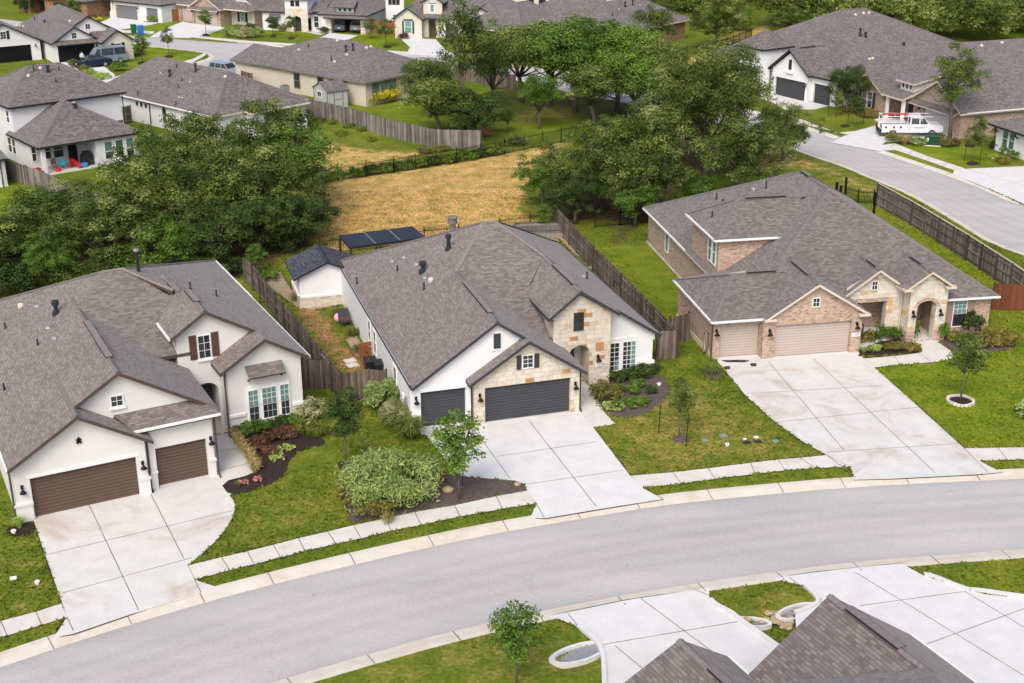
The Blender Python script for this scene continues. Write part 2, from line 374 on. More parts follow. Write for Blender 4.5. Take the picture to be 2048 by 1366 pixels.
# ---------------------------------------------------------------- streets (surveyed kerb lines, unprojected to the ground)
s_far = GP([(0,1330.5),(170,1273),(317,1228),(463,1186),(597,1152),(726,1121),(853,1092),(973,1066.6),(1089,1046),(1205,1026.5),(1325,1007),(1440,994.5),(1551,984),(1677,973),(1797,965.5),(1953,957.8),(2048,953.7)])
s_near = GP([(529,1366),(600,1344),(713.7,1311),(855,1271),(988,1239),(1121,1210),(1252,1186),(1380,1164.5),(1506,1146),(1629,1129.5),(1752,1116),(1928,1103.4),(2048,1094.4)])
def extend(P, a, b):
    p0, p1 = np.array(P[0]), np.array(P[1]); q0, q1 = np.array(P[-1]), np.array(P[-2])
    d0 = (p0-p1)/np.hypot(*(p0-p1)); d1 = (q0-q1)/np.hypot(*(q0-q1))
    return [tuple(p0+d0*a)]+list(P)+[tuple(q0+d1*b)]
s_far = chaikin(extend(s_far, 30, 30)); s_near = chaikin(extend(s_near, 40, 40))
r_left = chaikin(GP([(818,112),(870,129),(922,135),(1050,160),(1180,190),(1330,215),(1480,252),(1621,307),(1695,330),(1751,354.7),(1829.5,386),(1919,438),(2020,500.7)])[1:]+[tuple(G(2020,500.7)+np.array([9,-11.])), tuple(G(2020,500.7)+np.array([14,-24.]))])
r_right = chaikin(GP([(492.6,86.5),(589,96),(700,104),(818,110),(922,117),(1050,132),(1200,158),(1400,200),(1540,232),(1623,261),(1756.5,303),(1838.5,330),(1897,350),(1978,381.7),(2020,404)])+[tuple(G(2020,404)+np.array([9,-10.])), tuple(G(2020,404)+np.array([14,-24.]))])
t_up = GP([(-60,30),(100,48),(200,62),(297,74),(364,78),(430,82.5),(492.6,86.5)])
street1 = s_far+s_near[::-1]
street2 = r_right+r_left[::-1]
corner = chaikin(GP([(-60,42),(60,60),(200,80),(297,91),(364,97),(405,102),(421,105.6),(429,110),(428,116),(412,122),(383,130),(340,139),(300,148),(200,172),(100,195),(-30,226)]), 1)
low = GP([(-30,262),(100,226),(250,182),(400,150),(470,128),(500,116),(600,116),(700,120),(818,112)])
street3 = t_up+r_right[3:8]+GP([(818,112)])+low[::-1]+corner[::-1]
def sheet(name, poly, z, mat, kind='structure'):
    mb = MB(); mb.poly([(x,y,z) for x,y in (poly if signed(poly) > 0 else poly[::-1])])
    return tag(mb.build(name, mat), kind=kind)
def signed(p): return sum(p[i][0]*p[(i+1)%len(p)][1]-p[(i+1)%len(p)][0]*p[i][1] for i in range(len(p)))
def resample(P, n):
    P = np.array(P); L = np.r_[0, np.cumsum(np.hypot(*np.diff(P, axis=0).T))]; t = np.linspace(0, L[-1], n); return np.stack([np.interp(t, L, P[:,0]), np.interp(t, L, P[:,1])], 1)
def road(name, A, B, z, mat, n=120, k=8):
    A, B = resample(A, n), resample(B, n); mb = MB(); V = []; a = []
    for i in range(n):
        for j in range(k+1): t = j/k; V.append((*(A[i]*(1-t)+B[i]*t), z+.05*4*t*(1-t))); a.append(t)
    mb.v = [tuple(map(float, v)) for v in V]
    for i in range(n-1):
        for j in range(k): q = i*(k+1)+j; mb.f.append((q, q+1, q+k+2, q+k+1)[::-1]); mb.m.append(0)
    o = mb.build(name, mat); at = o.data.attributes.new('across', 'FLOAT', 'POINT'); at.data.foreach_set('value', np.array(a, np.float32))
    if o.data.polygons[0].normal.z < 0: o.data.flip_normals()
    return tag(o, kind='structure')
road('street', s_far, s_near, -.10, asph_tr); road('street', r_right, r_left, -.10, asph_tr); sheet('street', street3, -.104, asph)
def kerb(line, side, w=.85, jl=3.0):
    """rolled concrete kerb along an asphalt edge; side +1 = to the left of the line"""
    a = line; b = offset(line, side*w*.72); c = offset(line, side*w); mb = MB()
    for i in range(len(a)-1):
        q = [((*a[i],-.09),(*a[i+1],-.09),(*b[i+1],.012),(*b[i],.012)), ((*b[i],.012),(*b[i+1],.012),(*c[i+1],.018),(*c[i],.018)), ((*a[i],-.3),(*a[i+1],-.3),(*a[i+1],-.09),(*a[i],-.09)), ((*c[i],.018),(*c[i+1],.018),(*c[i+1],-.3),(*c[i],-.3))]
        for k in q: mb.poly(k if side > 0 else k[::-1])
    acc = 0
    for i in range(len(a)-1):       # control joints
        L = math.hypot(a[i+1][0]-a[i][0], a[i+1][1]-a[i][1]); acc += L
        if acc > jl:
            acc = 0; A = np.array([*a[i+1],-.086]); B = np.array([*b[i+1],.016]); Cc = np.array([*c[i+1],.022])
            t = np.array(a[i+1])-np.array(a[i]); t = np.array([*(t/np.hypot(*t)*.025),0])
            for u, v in ((A,B),(B,Cc)):
                k = [u-t,u+t,v+t,v-t]; mb.poly(k if side > 0 else k[::-1], 1)
    return tag(mb.build('kerb', [conc_kerb, joint]), kind='structure')
kerb(s_far, 1); kerb(s_near, -1); kerb(r_left, -1, .7); kerb(r_right, 1, .7)
kerb(corner, -1, .7)
# ---------------------------------------------------------------- the ground
Z_dry = [(.66,[(612,388),(650,362),(790,344),(915,324),(1010,307),(1095,290),(1135,283),(1112,330),(1060,380),(1035,420),(1070,445),(1112,470),(1105,492),(850,480),(640,510),(590,470)]),
 (.48,[(612,262),(690,290),(760,300),(880,302),(800,322),(700,345),(620,352),(600,310)]),
 (.6,[(1290,135),(1400,110),(1480,62),(1540,50),(1500,92),(1440,130),(1400,170),(1290,180)]),
 (.36,[(1480,300),(1570,292),(1755,371),(1990,530),(1960,535),(1745,405),(1640,345),(1500,330)]),
 (.27,[(1180,860),(1260,790),(1420,760),(1540,860),(1640,912),(1400,945),(1265,950)]),
 (.24,[(500,1366),(640,1340),(1000,1240),(1170,1270),(1210,1366)]),
 (.2,[(400,1120),(500,990),(660,960),(700,1040)]), (.2,[(0,1130),(60,1090),(120,1200),(0,1240)]),
 (.2,[(1420,1170),(1600,1170),(1560,1230),(1420,1200)]),
 (.3,[(620,760),(700,800),(760,900),(700,880),(640,800)])]
Z_soil = [(.62,[(575,580),(620,570),(700,700),(760,760),(690,765),(600,650)]), (.62,[(640,690),(730,690),(740,745),(680,750)]),
 (.42,[(1370,815),(1420,845),(1400,880),(1340,850)]), (.4,[(1475,45),(1510,50),(1545,58),(1540,66),(1490,56)]), (.42,[(1220,200),(1360,165),(1390,195),(1260,230)]),
 (.3,[(1500,300),(1570,300),(1570,340),(1500,340)]), (.25,[(850,270),(960,300),(880,310)]),
 (.33,[(620,375),(760,350),(1080,300),(1100,330),(1050,380),(900,420),(1100,480),(700,505),(640,500)])]
Z_lush = [(1.0,[(0,372),(60,385),(120,440),(60,500),(0,500)]), (.7,[(1730,740),(2048,620),(2048,900),(1930,895)]), (.75,[(1360,640),(1180,480),(1290,510),(1380,640)]),
 (.8,[(1750,420),(1790,420),(2040,590),(2000,620)]), (.75,[(260,90),(420,105),(300,140),(200,130)]), (.8,[(150,40),(560,50),(640,70),(300,75)]), (.7,[(700,60),(800,70),(820,105),(720,100)]),
 (.7,[(1590,215),(1760,250),(1800,330),(1990,330),(1960,300)]), (.6,[(720,205),(800,190),(1120,180),(1120,270),(780,240)]), (.5,[(1990,1180),(2048,1140),(2048,1250)]),
 (.6,[(440,560),(500,560),(530,620),(470,590)])]
Z_litter = [(.75,[(0,560),(480,560),(640,490),(620,380),(400,330),(120,420),(0,520)]), (.7,[(1040,440),(1300,450),(1400,360),(1560,330),(1500,260),(1180,300)]), (.4,[(880,262),(960,262),(960,300),(880,290)]),
 (.5,[(980,250),(1290,240),(1300,150),(980,160)]), (.55,[(1200,440),(1290,440),(1290,490),(1200,500)]), (.45,[(600,780),(690,780),(780,900),(740,890),(640,800)])]
rngG = np.random.default_rng(4)
def zone(Z, X, Y, soft=1.6):
    out = np.zeros(X.shape)
    for val, px in Z:
        P = GP(px); d = dist(P, X, Y); d = np.where(inside(P, X, Y), d, -d)
        out = np.maximum(out, val*np.clip(d/soft*.5+.5, 0, 1))
    return out
def ground(x0, x1, y0, y1, st, name):
    nx, ny = int((x1-x0)/st)+1, int((y1-y0)/st)+1
    X, Y = np.meshgrid(np.linspace(x0, x1, nx), np.linspace(y0, y1, ny)); X = X.ravel(); Y = Y.ravel()
    Zz = np.zeros(X.shape)
    for P in (street1, street2, street3):
        d = dist(P, X, Y); ins = inside(P, X, Y); Zz = np.minimum(Zz, np.where(ins, -.25, np.minimum(0, -.17+.19*d/.85)))
    for P, dep in DITCH:
        d = dist(P, X, Y, False); Zz = np.minimum(Zz, -dep*np.clip(1-d/.9, 0, 1))
    me = bpy.data.meshes.new(name); V = np.stack([X, Y, Zz], 1)
    i = np.arange(nx*ny).reshape(ny, nx); q = np.stack([i[:-1,:-1], i[:-1,1:], i[1:,1:], i[1:,:-1]], -1).reshape(-1, 4)
    me.vertices.add(len(V)); me.vertices.foreach_set('co', V.ravel().astype(np.float32))
    me.loops.add(q.size); me.loops.foreach_set('vertex_index', q.ravel().astype(np.int32))
    me.polygons.add(len(q)); me.polygons.foreach_set('loop_start', np.arange(0, q.size, 4, dtype=np.int32)); me.polygons.foreach_set('loop_total', np.full(len(q), 4, np.int32))
    me.polygons.foreach_set('use_smooth', [True]*len(q))
    for nm, Zl in (('dry',Z_dry),('soil',Z_soil),('lush',Z_lush),('litter',Z_litter)):
        a = me.attributes.new(nm, 'FLOAT', 'POINT'); a.data.foreach_set('value', zone(Zl, X, Y, 2.5 if nm == 'lush' else 1.6).astype(np.float32))
    me.materials.append(grass_mat); me.update(calc_edges=True)
    o = bpy.data.objects.new(name, me); COL.objects.link(o); return tag(o, kind='structure')
DITCH = [(GP([(1530,1250),(1553,1238),(1600,1222)]), .35), (GP([(1140,1318),(1185,1296)]), .4)]
ground(-70, 90, 36, 126, .5, 'ground'); ground(-130, 150, 126, 336, 1.0, 'ground')
mb = MB(); mb.poly([(-3000,-3000,-.4),(3000,-3000,-.4),(3000,3000,-.4),(-3000,3000,-.4)])
tag(mb.build('terrain', grass_mat), kind='structure')
# ---------------------------------------------------------------- slabs: driveways, walks, beds
SLABS = []
def slab(name, px, z, mat, joints=(), smooth=0, world=None, jw=.02):
    P = world or GP(px)
    if smooth: P = chaikin(P, smooth, True)
    SLABS.append(P)
    mb = MB(); mb.prism(P, -.3, z)
    for a, b in joints:
        A, B = G(*a), G(*b); t = B-A; t = t/np.hypot(*t); n_ = np.array([-t[1], t[0]])*jw
        mb.poly([(*(A-n_),z+.004),(*(B-n_),z+.004),(*(B+n_),z+.004),(*(A+n_),z+.004)], 1)
    if name in ('driveway', 'sidewalk', 'footpath'):       # shadow line of the turf edge, painted as a narrow dark strip
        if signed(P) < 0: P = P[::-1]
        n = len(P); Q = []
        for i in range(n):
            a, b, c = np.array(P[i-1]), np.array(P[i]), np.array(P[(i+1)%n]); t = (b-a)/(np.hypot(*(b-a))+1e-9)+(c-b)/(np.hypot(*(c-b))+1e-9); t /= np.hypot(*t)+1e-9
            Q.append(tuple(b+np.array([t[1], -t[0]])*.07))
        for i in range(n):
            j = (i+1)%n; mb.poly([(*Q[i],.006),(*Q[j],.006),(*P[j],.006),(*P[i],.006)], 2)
    return tag(mb.build(name, [mat, joint, edge_shade]), kind='structure')
def strip_joints(top, bot): return list(zip(top, bot))
slab('driveway', [(64,1031),(90.7,1110.7),(124.7,1207),(134,1235),(107.7,1275),(147,1268),(300,1216),(400,1187),(436,1175.5),(389,1160),(376,1131.5),(400.5,1110.7),(434.5,1080),(457,1050),(468,1030),(470.4,1012.5),(466,1000),(459,991.7),(427,946),(317,966),(296,978),(281,986)], .022, conc,
  [((177,1008),(277.7,1222)),((297,980),(368,1118.2)),((90.7,1110.7),(470,1021)),((124.7,1187),(385,1116)),((134,1235),(147,1262)),((389,1160),(402,1186))])
slab('sidewalk', [(0,1243),(72,1224),(123,1207),(134,1235),(83,1250),(0,1276)], .016, conc_walk, [((72,1224),(83,1250)),((2,1243),(14,1271))])
tp = [(376,1131.5),(443,1115),(495,1103),(547,1090),(597,1077),(655,1063.5),(707,1051),(771.6,1037),(829.5,1024.5),(909,1011),(992.5,993),(1054.7,981.5)]
bt = [(389,1160),(459,1140.5),(508,1129),(561,1115),(610,1102),(672,1088),(722,1077),(782,1062),(842,1050),(919.6,1033),(1005,1018),(1072,1007)]
slab('sidewalk', tp+bt[::-1], .016, conc_walk, list(zip(tp,bt)))
slab('driveway', [(841,858),(917.5,951.6),(932,953.5),(1029,961.5),(1050.5,968.8),(1053,981),(1072,1007),(1061,1035),(1089,1037),(1205,1017.5),(1325,998.8),(1286,977),(1260.6,952.5),(1190,860),(1163,828),(968,852)], .022, conc_new,
  [((946.5,857),(1020.4,958)),((1058,842),(1192.9,1014)),((994.7,913.5),(1194,884)),((1054.7,968.8),(1245.6,941.5)),((1072,1007),(1089,1037)),((1286,977),(1325,997))])
slab('footpath', [(1158,828.5),(1175,857),(1230.6,848.6),(1205,820.8),(1194,813),(1187.7,800),(1181,775),(1176,764),(1140,764),(1150,800)], .018, conc_walk, [((1157.7,819),(1203,819.5))])
slab('footpath', [(427,946),(459,992),(470,980),(506,949),(509,938),(490,905),(467,880),(459,868),(424,872)], .018, conc_walk, [((431,944),(497,927)),((425,905),(478,897))])
tp = [(1260.6,952),(1346,945),(1416,937),(1501,926),(1556,919.5),(1600,916),(1652,910.5)]
bt = [(1281,976),(1362,967),(1430,958),(1510,948),(1570,940.5),(1630,936.5),(1699.5,933.6)]
slab('sidewalk', tp+bt[::-1], .016, conc_walk, list(zip(tp,bt)))
slab('driveway', [(1434,722),(1490,790),(1546,840.7),(1601.6,881),(1652,910),(1699.5,933.6),(1709.6,960),(1797,957),(1953,949),(2003,945),(1958,922),(1928,897),(1810,790),(1716,707),(1527,723)], .022, conc,
  [((1536,723),(1688,901)),((1627,718),(1870,946)),((1491,788),(1762,772)),((1552,845),(1838,815)),((1652,905),(1915,888)),((1652,910),(1712,955)),((1928,897),(1975,945))])
slab('footpath', [(1716,714),(1742,736),(1795,730),(1873.5,724),(1903,717),(1908,710),(1900,701),(1879,687),(1868,680),(1830,684),(1833,689),(1842,696),(1844.7,702),(1838.6,706.5),(1788,712.7),(1719,718)], .018, conc_walk, [((1788,712.7),(1800,729)),((1838,707),(1862,724))])
slab('sidewalk', [(1928,897),(2048,895),(2200,893),(2200,917),(2048,918.6),(1958,922)], .016, conc_walk, [((1995,896),(2015,920)),((2075,895),(2100,918))])
# across the street
slab('driveway', [(1098,1233),(1136,1225),(1252,1201),(1418,1176.5),(1419,1200),(1430,1212),(1461,1225),(1481,1242.5),(1524,1272.7),(1556,1295),(1600,1340),(1640,1460),(1230,1460),(1210,1366),(1206,1330),(1205,1307.7),(1192,1282),(1157.7,1256),(1130,1243)], .018, conc_new,
  [((1282,1198),(1372,1265)),((1136,1228),(1156,1253)),((1205,1290),(1476,1244)),((1372,1265),(1500,1360)),((1230,1292),(1300,1350)),((1390,1180),(1420,1192))])
slab('driveway', [(1546,1158),(1584,1152),(1629,1145),(1802.5,1127),(1847.7,1152),(1933,1182),(1975,1190),(2048,1197),(2250,1215),(2400,1500),(1640,1500),(1600,1340),(1590,1230),(1641.8,1202),(1610,1172)], .018, conc_new,
  [((1710,1145),(2048,1352)),((1720,1212),(1933,1183)),((1850,1290),(2048,1218)),((1930,1184),(2048,1255)),((1578,1155),(1645,1205))])
# right-hand street side
tp = [(1590,243),(1640,259),(1700,286),(1762,302)]; 
slab('driveway', [(1712,262),(1705,268),(1688,272),(1660,285),(1757,302),(1790,300),(1764,290),(1772,283),(1895,290),(1912,278),(1840,240),(1775,235),(1758,236),(1748,240),(1762,248)], .02, conc_new)
slab('sidewalk', [(1560,222),(1600,238),(1640,252),(1672,266),(1712,262),(1712,272),(1688,268),(1640,258),(1595,246),(1555,232)], .016, conc_walk)
slab('sidewalk', [(1764,290),(1790,300),(1858,323),(1920,345),(1930,337),(1857,313),(1790,287)], .016, conc_walk, [((1790,288),(1780,295)),((1825,302),(1815,310)),((1862,316),(1852,321)),((1895,326),(1885,333))])
slab('driveway', [(1930,338),(2034,333),(2300,330),(2300,520),(2060,414),(1978,378),(1905,348),(1908,342)], .02, conc_new, [((1930,338),(2048,372))])
slab('driveway', [(1532,181),(1548,188),(1608,203),(1622,204),(1658,212),(1630,219),(1572,220),(1545,205),(1500,190)], .02, conc_new)
# far streets
slab('driveway', [(226,33),(278,41),(290,44),(325,44),(300,50),(238,60),(190,66),(170,60)], .02, conc_new); slab('sidewalk', [(236,60),(310,63),(306,68),(238,65)], .016, conc_walk)
slab('driveway', [(365,43),(386,47),(440,53),(450,56),(440,60),(420,68),(378,76),(300,74),(320,62)], .02, conc_new)
slab('sidewalk', [(366,73),(380,71),(500,82),(600,88),(590,92),(500,87)], .016, conc_walk)
slab('driveway', [(660,66),(716,71),(700,78),(650,90),(600,96),(585,96),(640,76)], .02, conc_new); slab('footpath', [(592,60),(612,57),(660,66),(640,70)], .018, conc_walk)
slab('driveway', [(800,76),(842,77),(872,79),(890,100),(925,116),(812,109),(820,95)], .02, conc_new); slab('footpath', [(842,78),(800,76),(830,82),(818,92)], .018, conc_walk)
slab('sidewalk', [(776,101),(822,104),(818,110),(772,105)], .016, conc_walk)
slab('sidewalk', [(360,125),(385,118),(405,108),(415,106),(409,112),(380,128),(358,133)], .016, conc_walk)
slab('driveway', [(120,125),(180,118),(205,130),(230,150),(222,165),(190,178),(170,160)], .02, conc_new)
slab('sidewalk', [(185,164),(222,155),(275,143),(276,150),(240,160),(192,172)], .016, conc_walk)
slab('patio', [(700,160),(745,155),(800,158),(790,185),(745,190)], .016, conc_walk)
slab('driveway', [(1140,165),(1180,150),(1240,175),(1230,195),(1160,185)], .02, conc_new)
# planting beds
slab('garden_bed', [(440,966),(459,992),(500,983),(530,972),(560,960),(572,945),(575,930),(585,915),(605,900),(640,893),(652,884),(640,876),(600,870),(560,858),(470,874),(480,890),(509,938),(506,949)], .035, mulch_dark, smooth=1)
slab('garden_bed', [(672,928),(690,922),(715,925),(722,935),(705,943),(683,941)], .03, mulch_dark, smooth=2)
slab('garden_bed', [(10,1058),(40,1050),(66,1042),(72,1064),(50,1074),(18,1072)], .03, mulch_dark, smooth=1)
slab('garden_bed', [(770,1036),(829.5,1024),(909,1010),(992.5,992),(1052,981),(1049,969),(1029,962),(932,954.5),(890,950),(850,955),(760,985),(690,1010),(700,1045)], .03, mulch_grey)
slab('garden_bed', [(1182,768),(1196,808),(1228,838),(1290,832),(1340,790),(1338,772),(1320,748),(1215,766)], .03, mulch_grey, smooth=1)
slab('garden_bed', [(1722,700),(1716,713),(1788,711),(1838,705.5),(1843.5,701),(1841,696),(1832,688),(1800,678),(1760,684)], .035, mulch_dark)
slab('garden_bed', [(1872,680),(1900,699),(1930,706),(1990,705),(2035,695),(2020,680),(1980,668),(1900,664)], .03, mulch_grey, smooth=1)
slab('garden_bed', [(1404,745),(1425,728),(1440,738),(1448,754),(1420,758)], .03, mulch_grey, smooth=1)
slab('garden_bed', [(1340,876),(1360,870),(1380,874),(1378,884),(1352,887)], .02, mulch_grey, smooth=1)
slab('garden_bed', [(520,560),(560,545),(600,607),(640,612),(690,600),(690,608),(620,622),(590,612)], .02, gravel_m)
slab('garden_bed', [(1040,462),(1112,455),(1180,520),(1150,510),(1110,470)], .02, gravel_m); slab('garden_bed', [(692,680),(712,668),(742,730),(712,712)], .02, gravel_m)
for cx_, cy_, a_ in ((1690,252,8),(1760,251,8),(1940,291,9),(1945,327,10),(285,127,8),(338,113,7),(412,70,6),(546,73,6),(583,77,6),(775,94,7)):
    slab('tree_bed', [(cx_+a_*1.3*math.cos(t), cy_+a_*.42*math.sin(t)) for t in np.linspace(0, 6.28, 11)[:-1]], .02, mulch_dark)
# ---------------------------------------------------------------- house kit
def pip(poly, x, y):
    r = False; n = len(poly)
    for i in range(n):
        x0, y0 = poly[i][:2]; x1, y1 = poly[(i+1) % n][:2]
        if (y0 > y) != (y1 > y) and x < (x1-x0)*(y-y0)/(y1-y0)+x0: r = not r
    return r
class House:
    def __init__(s, fr, name, label, roof, cap, fascia, cat='house', th=.2):
        s.X, s.Y, a = fr; s.a = math.radians(a); s.c, s.sn = math.cos(s.a), math.sin(s.a)
        s.root = thing(name, label, cat, (s.X, s.Y, 0), s.a); s.W = defaultdict(MB); s.R = MB(); s.Fa = MB(); s.caps = []
        s.roofm, s.capm, s.fm, s.th = roof, cap, fascia, th; s.sl = []; s.gm = trim_white
    def L(s, px, py, x=None, y=None, z=None):
        d = ray(px, py); dl = (s.c*d[0]+s.sn*d[1], -s.sn*d[0]+s.c*d[1], d[2]); o = (-s.c*s.X-s.sn*s.Y, s.sn*s.X-s.c*s.Y, CAMH)
        k, v = [(k, w) for k, w in enumerate((x, y, z)) if w is not None][0]
        t = (v-o[k])/dl[k]; return tuple(o[i]+dl[i]*t for i in range(3))
    def world(s, x, y): return (s.X+s.c*x-s.sn*y, s.Y+s.sn*x+s.c*y)
    def hit(s, px, py):
        """where the sight line meets the roof"""
        d = ray(px, py); dl = Vector((s.c*d[0]+s.sn*d[1], -s.sn*d[0]+s.c*d[1], d[2])); o = Vector((-s.c*s.X-s.sn*s.Y, s.sn*s.X-s.c*s.Y, CAMH)); best = None
        for P in s.sl:
            n = (Vector(P[1])-Vector(P[0])).cross(Vector(P[2])-Vector(P[0]))
            if abs(n.dot(dl)) < 1e-6: continue
            t = n.dot(Vector(P[0])-o)/n.dot(dl); q = o+dl*t
            if pip(P, q.x, q.y) and (best is None or t < best[0]): best = (t, q)
        return best[1] if best else None
    # ---- walls
    def wall(s, a, b, z0, z1, mat, holes=(), top=None, dep=.25, inner=None):
        a = np.array(a, float); b = np.array(b, float); d = b-a; Ln = np.hypot(*d); d /= Ln; n = np.array([d[1], -d[0]]); mb = s.W[mat.name]
        P = lambda u, z, o=0: (*(a+d*u+n*o), z)
        xs = sorted({0, Ln, *[h[0] for h in holes], *[h[1] for h in holes]}); zs = sorted({z0, z1, *[h[2] for h in holes], *[h[3] for h in holes]})
        for i in range(len(xs)-1):
            for j in range(len(zs)-1):
                um, zm = (xs[i]+xs[i+1])/2, (zs[j]+zs[j+1])/2
                if any(h[0] < um < h[1] and h[2] < zm < h[3] for h in holes): continue
                mb.poly([P(xs[i],zs[j]), P(xs[i+1],zs[j]), P(xs[i+1],zs[j+1]), P(xs[i],zs[j+1])])
        for h in holes:
            u0, u1, h0, h1 = h[:4]; arch = h[4] if len(h) > 4 else 0; dd = h[5] if len(h) > 5 else dep
            mb.poly([P(u0,h0), P(u0,h0,-dd), P(u0,h1-arch,-dd), P(u0,h1-arch)][::-1]); mb.poly([P(u1,h0), P(u1,h0,-dd), P(u1,h1-arch,-dd), P(u1,h1-arch)])
            if arch:
                um = (u0+u1)/2; r = (u1-u0)/2; A = [(um-r*math.cos(t), h1-arch+arch*math.sin(t)) for t in np.linspace(0, math.pi, 13)]
                for k in range(12):
                    p, q = A[k], A[k+1]
                    mb.poly([P(p[0],p[1]), P(q[0],q[1]), P(q[0],h1), P(p[0],h1)]); mb.poly([P(p[0],p[1],-dd), P(q[0],q[1],-dd), P(q[0],q[1]), P(p[0],p[1])])
            else: mb.poly([P(u0,h1), P(u0,h1,-dd), P(u1,h1,-dd), P(u1,h1)][::-1])
        if top: mb.poly([P(u, z) for u, z in top])
    def frame_of(s, a, b):
        a = np.array(a, float); d = np.array(b, float)-a; d /= np.hypot(*d); return a, d, np.array([d[1], -d[0]])
    def pbox(s, mb, fr, u0, u1, z0, z1, o0, o1, m=0):
        a, d, n = fr; q = []
        for z in (z0, z1):
            for u, o in ((u0,o1),(u1,o1),(u1,o0),(u0,o0)): q.append((*(a+d*u+n*o), z))
        mb.hexa(q, m)
    def garage(s, fr, u0, u1, z0, z1, mat, dep=.2, rows=4, name='garage_door'):
        mb = MB(); hgt = (z1-z0)/rows
        s.pbox(mb, fr, u0, u1, z0, z1, -dep-.06, -dep-.03)
        for r in range(rows):
            k = 3
            for q in range(k):
                zz = z0+r*hgt+q*hgt/k; s.pbox(mb, fr, u0+.02, u1-.02, zz+.012, zz+hgt/k-.012, -dep-.03, -dep-(.0 if q else .008))
        return mb.build(name, mat, s.root)
    def window(s, fr, u0, u1, z0, z1, fm, pm, nx=2, nz=2, w=.07, rail=True, o=0.0, sill=None, arch=0, mun=.022, name='window'):
        mb = MB(); p = .05
        s.pbox(mb, fr, u0-w, u0, z0-w, z1+w, o-.02, o+p); s.pbox(mb, fr, u1, u1+w, z0-w, z1+w, o-.02, o+p)
        s.pbox(mb, fr, u0, u1, z0-w, z0, o-.02, o+p); s.pbox(mb, fr, u0, u1, z1, z1+w, o-.02, o+p)
        if sill: s.pbox(mb, fr, u0-w-.05, u1+w+.05, z0-w-.1, z0-w, o-.02, o+.1)
        if rail: s.pbox(mb, fr, u0, u1, (z0+z1)/2-.028, (z0+z1)/2+.028, o+.004, o+.035)
        for i in range(1, nx): c = u0+(u1-u0)*i/nx; s.pbox(mb, fr, c-mun/2, c+mun/2, z0, z1, o+.004, o+.026)
        for j in range(1, nz):
            c = z0+(z1-z0)*j/nz
            if rail and abs(c-(z0+z1)/2) < .05: continue
            s.pbox(mb, fr, u0, u1, c-mun/2, c+mun/2, o+.004, o+.024)
        wo = mb.build(name, fm, s.root)
        pb = MB(); s.pbox(pb, fr, u0, u1, z0, z1, o-.01, o+.012)
        pb.build('pane', pm, wo); return wo
    def shutters(s, fr, u0, u1, z0, z1, mat, w=.4, gap=.1):
        for a, b in ((u0-gap-w, u0-gap), (u1+gap, u1+gap+w)):
            mb = MB(); s.pbox(mb, fr, a, b, z0, z1, .005, .05); k = 9
            for i in range(k): zz = z0+.06+(z1-z0-.12)*i/k; s.pbox(mb, fr, a+.04, b-.04, zz, zz+(z1-z0)/k*.55, .05, .062)
            mb.build('shutter', mat, s.root)
    def lamp(s, fr, u, z, o=0.0):
        mb = MB(); a, d, n = fr; p = a+d*u
        mb.bar((*(p+n*o), z+.25), (*(p+n*(o+.05)), z+.25), .13, .2)
        mb.tube([(*(p+n*(o+.04)), z+.3), (*(p+n*(o+.14)), z+.36), (*(p+n*(o+.2)), z+.28), (*(p+n*(o+.2)), z+.16)], .022, 6)
        c = p+n*(o+.2); mb.lathe([(.03,z+.2),(.07,z+.14),(.16,z+.02),(.165,z),(0.0,z+.01)], c[0], c[1], 10); mb.build('wall_lamp', metal_black, s.root)
    def box(s, name, mat, *b, parent=None):
        mb = MB(); mb.box(*b); return mb.build(name, mat, parent or s.root)
    def band(s, fr, u0, u1, z0, z1, mat, o=.05, name='trim_band', z_=None):
        mb = MB(); s.pbox(mb, fr, u0, u1, z0, z1, -.03, o); return mb.build(name, mat, s.root)
    # ---- roofs
    def slope(s, pts, th=None):
        th = th or s.th; A = Vector((0,0,0))
        for i in range(len(pts)): A += Vector(pts[i]).cross(Vector(pts[(i+1) % len(pts)]))
        if A.z < 0: pts = pts[::-1]
        s.sl.append(pts); n = len(pts)
        tri = [pts] if n == 3 else None
        if n == 4:
            nn = (Vector(pts[1])-Vector(pts[0])).cross(Vector(pts[2])-Vector(pts[0])).normalized()
            if abs(nn.dot(Vector(pts[3])-Vector(pts[0]))) > .02: tri = [[pts[0],pts[1],pts[2]],[pts[0],pts[2],pts[3]]]
        for t in (tri or [pts]): s.R.poly(t)
        s.Fa.poly([(p[0],p[1],p[2]-th) for p in pts][::-1])
        for i in range(n):
            p, q = pts[i], pts[(i+1) % n]
            s.Fa.poly([(p[0],p[1],p[2]-th), (q[0],q[1],q[2]-th), (q[0],q[1],q[2]-.012), (p[0],p[1],p[2]-.012)])
            s.R.poly([(p[0],p[1],p[2]-.012), (q[0],q[1],q[2]-.012), q, p])
    def cap(s, *pts, w=.15):
        for a, b in zip(pts[:-1], pts[1:]):
            s.Cap = MB(); s.caps.append(s.Cap)
            a, b = Vector(a), Vector(b); d = (b-a).normalized(); sd = d.cross(Vector((0,0,1))).normalized()*w; n = int((b-a).length/.3)+1
            for i in range(n):
                p = a+(b-a)*(i/n); q = a+(b-a)*((i+1)/n); up = Vector((0,0,.035)); lo = Vector((0,0,-.05 if abs(d.z) < .1 else -.035))
                e = Vector((0,0,.02))
                s.Cap.poly([p+up+e, p+sd+lo+e, q+sd+lo, q+up]); s.Cap.poly([p-sd+lo+e, p+up+e, q+up, q-sd+lo])
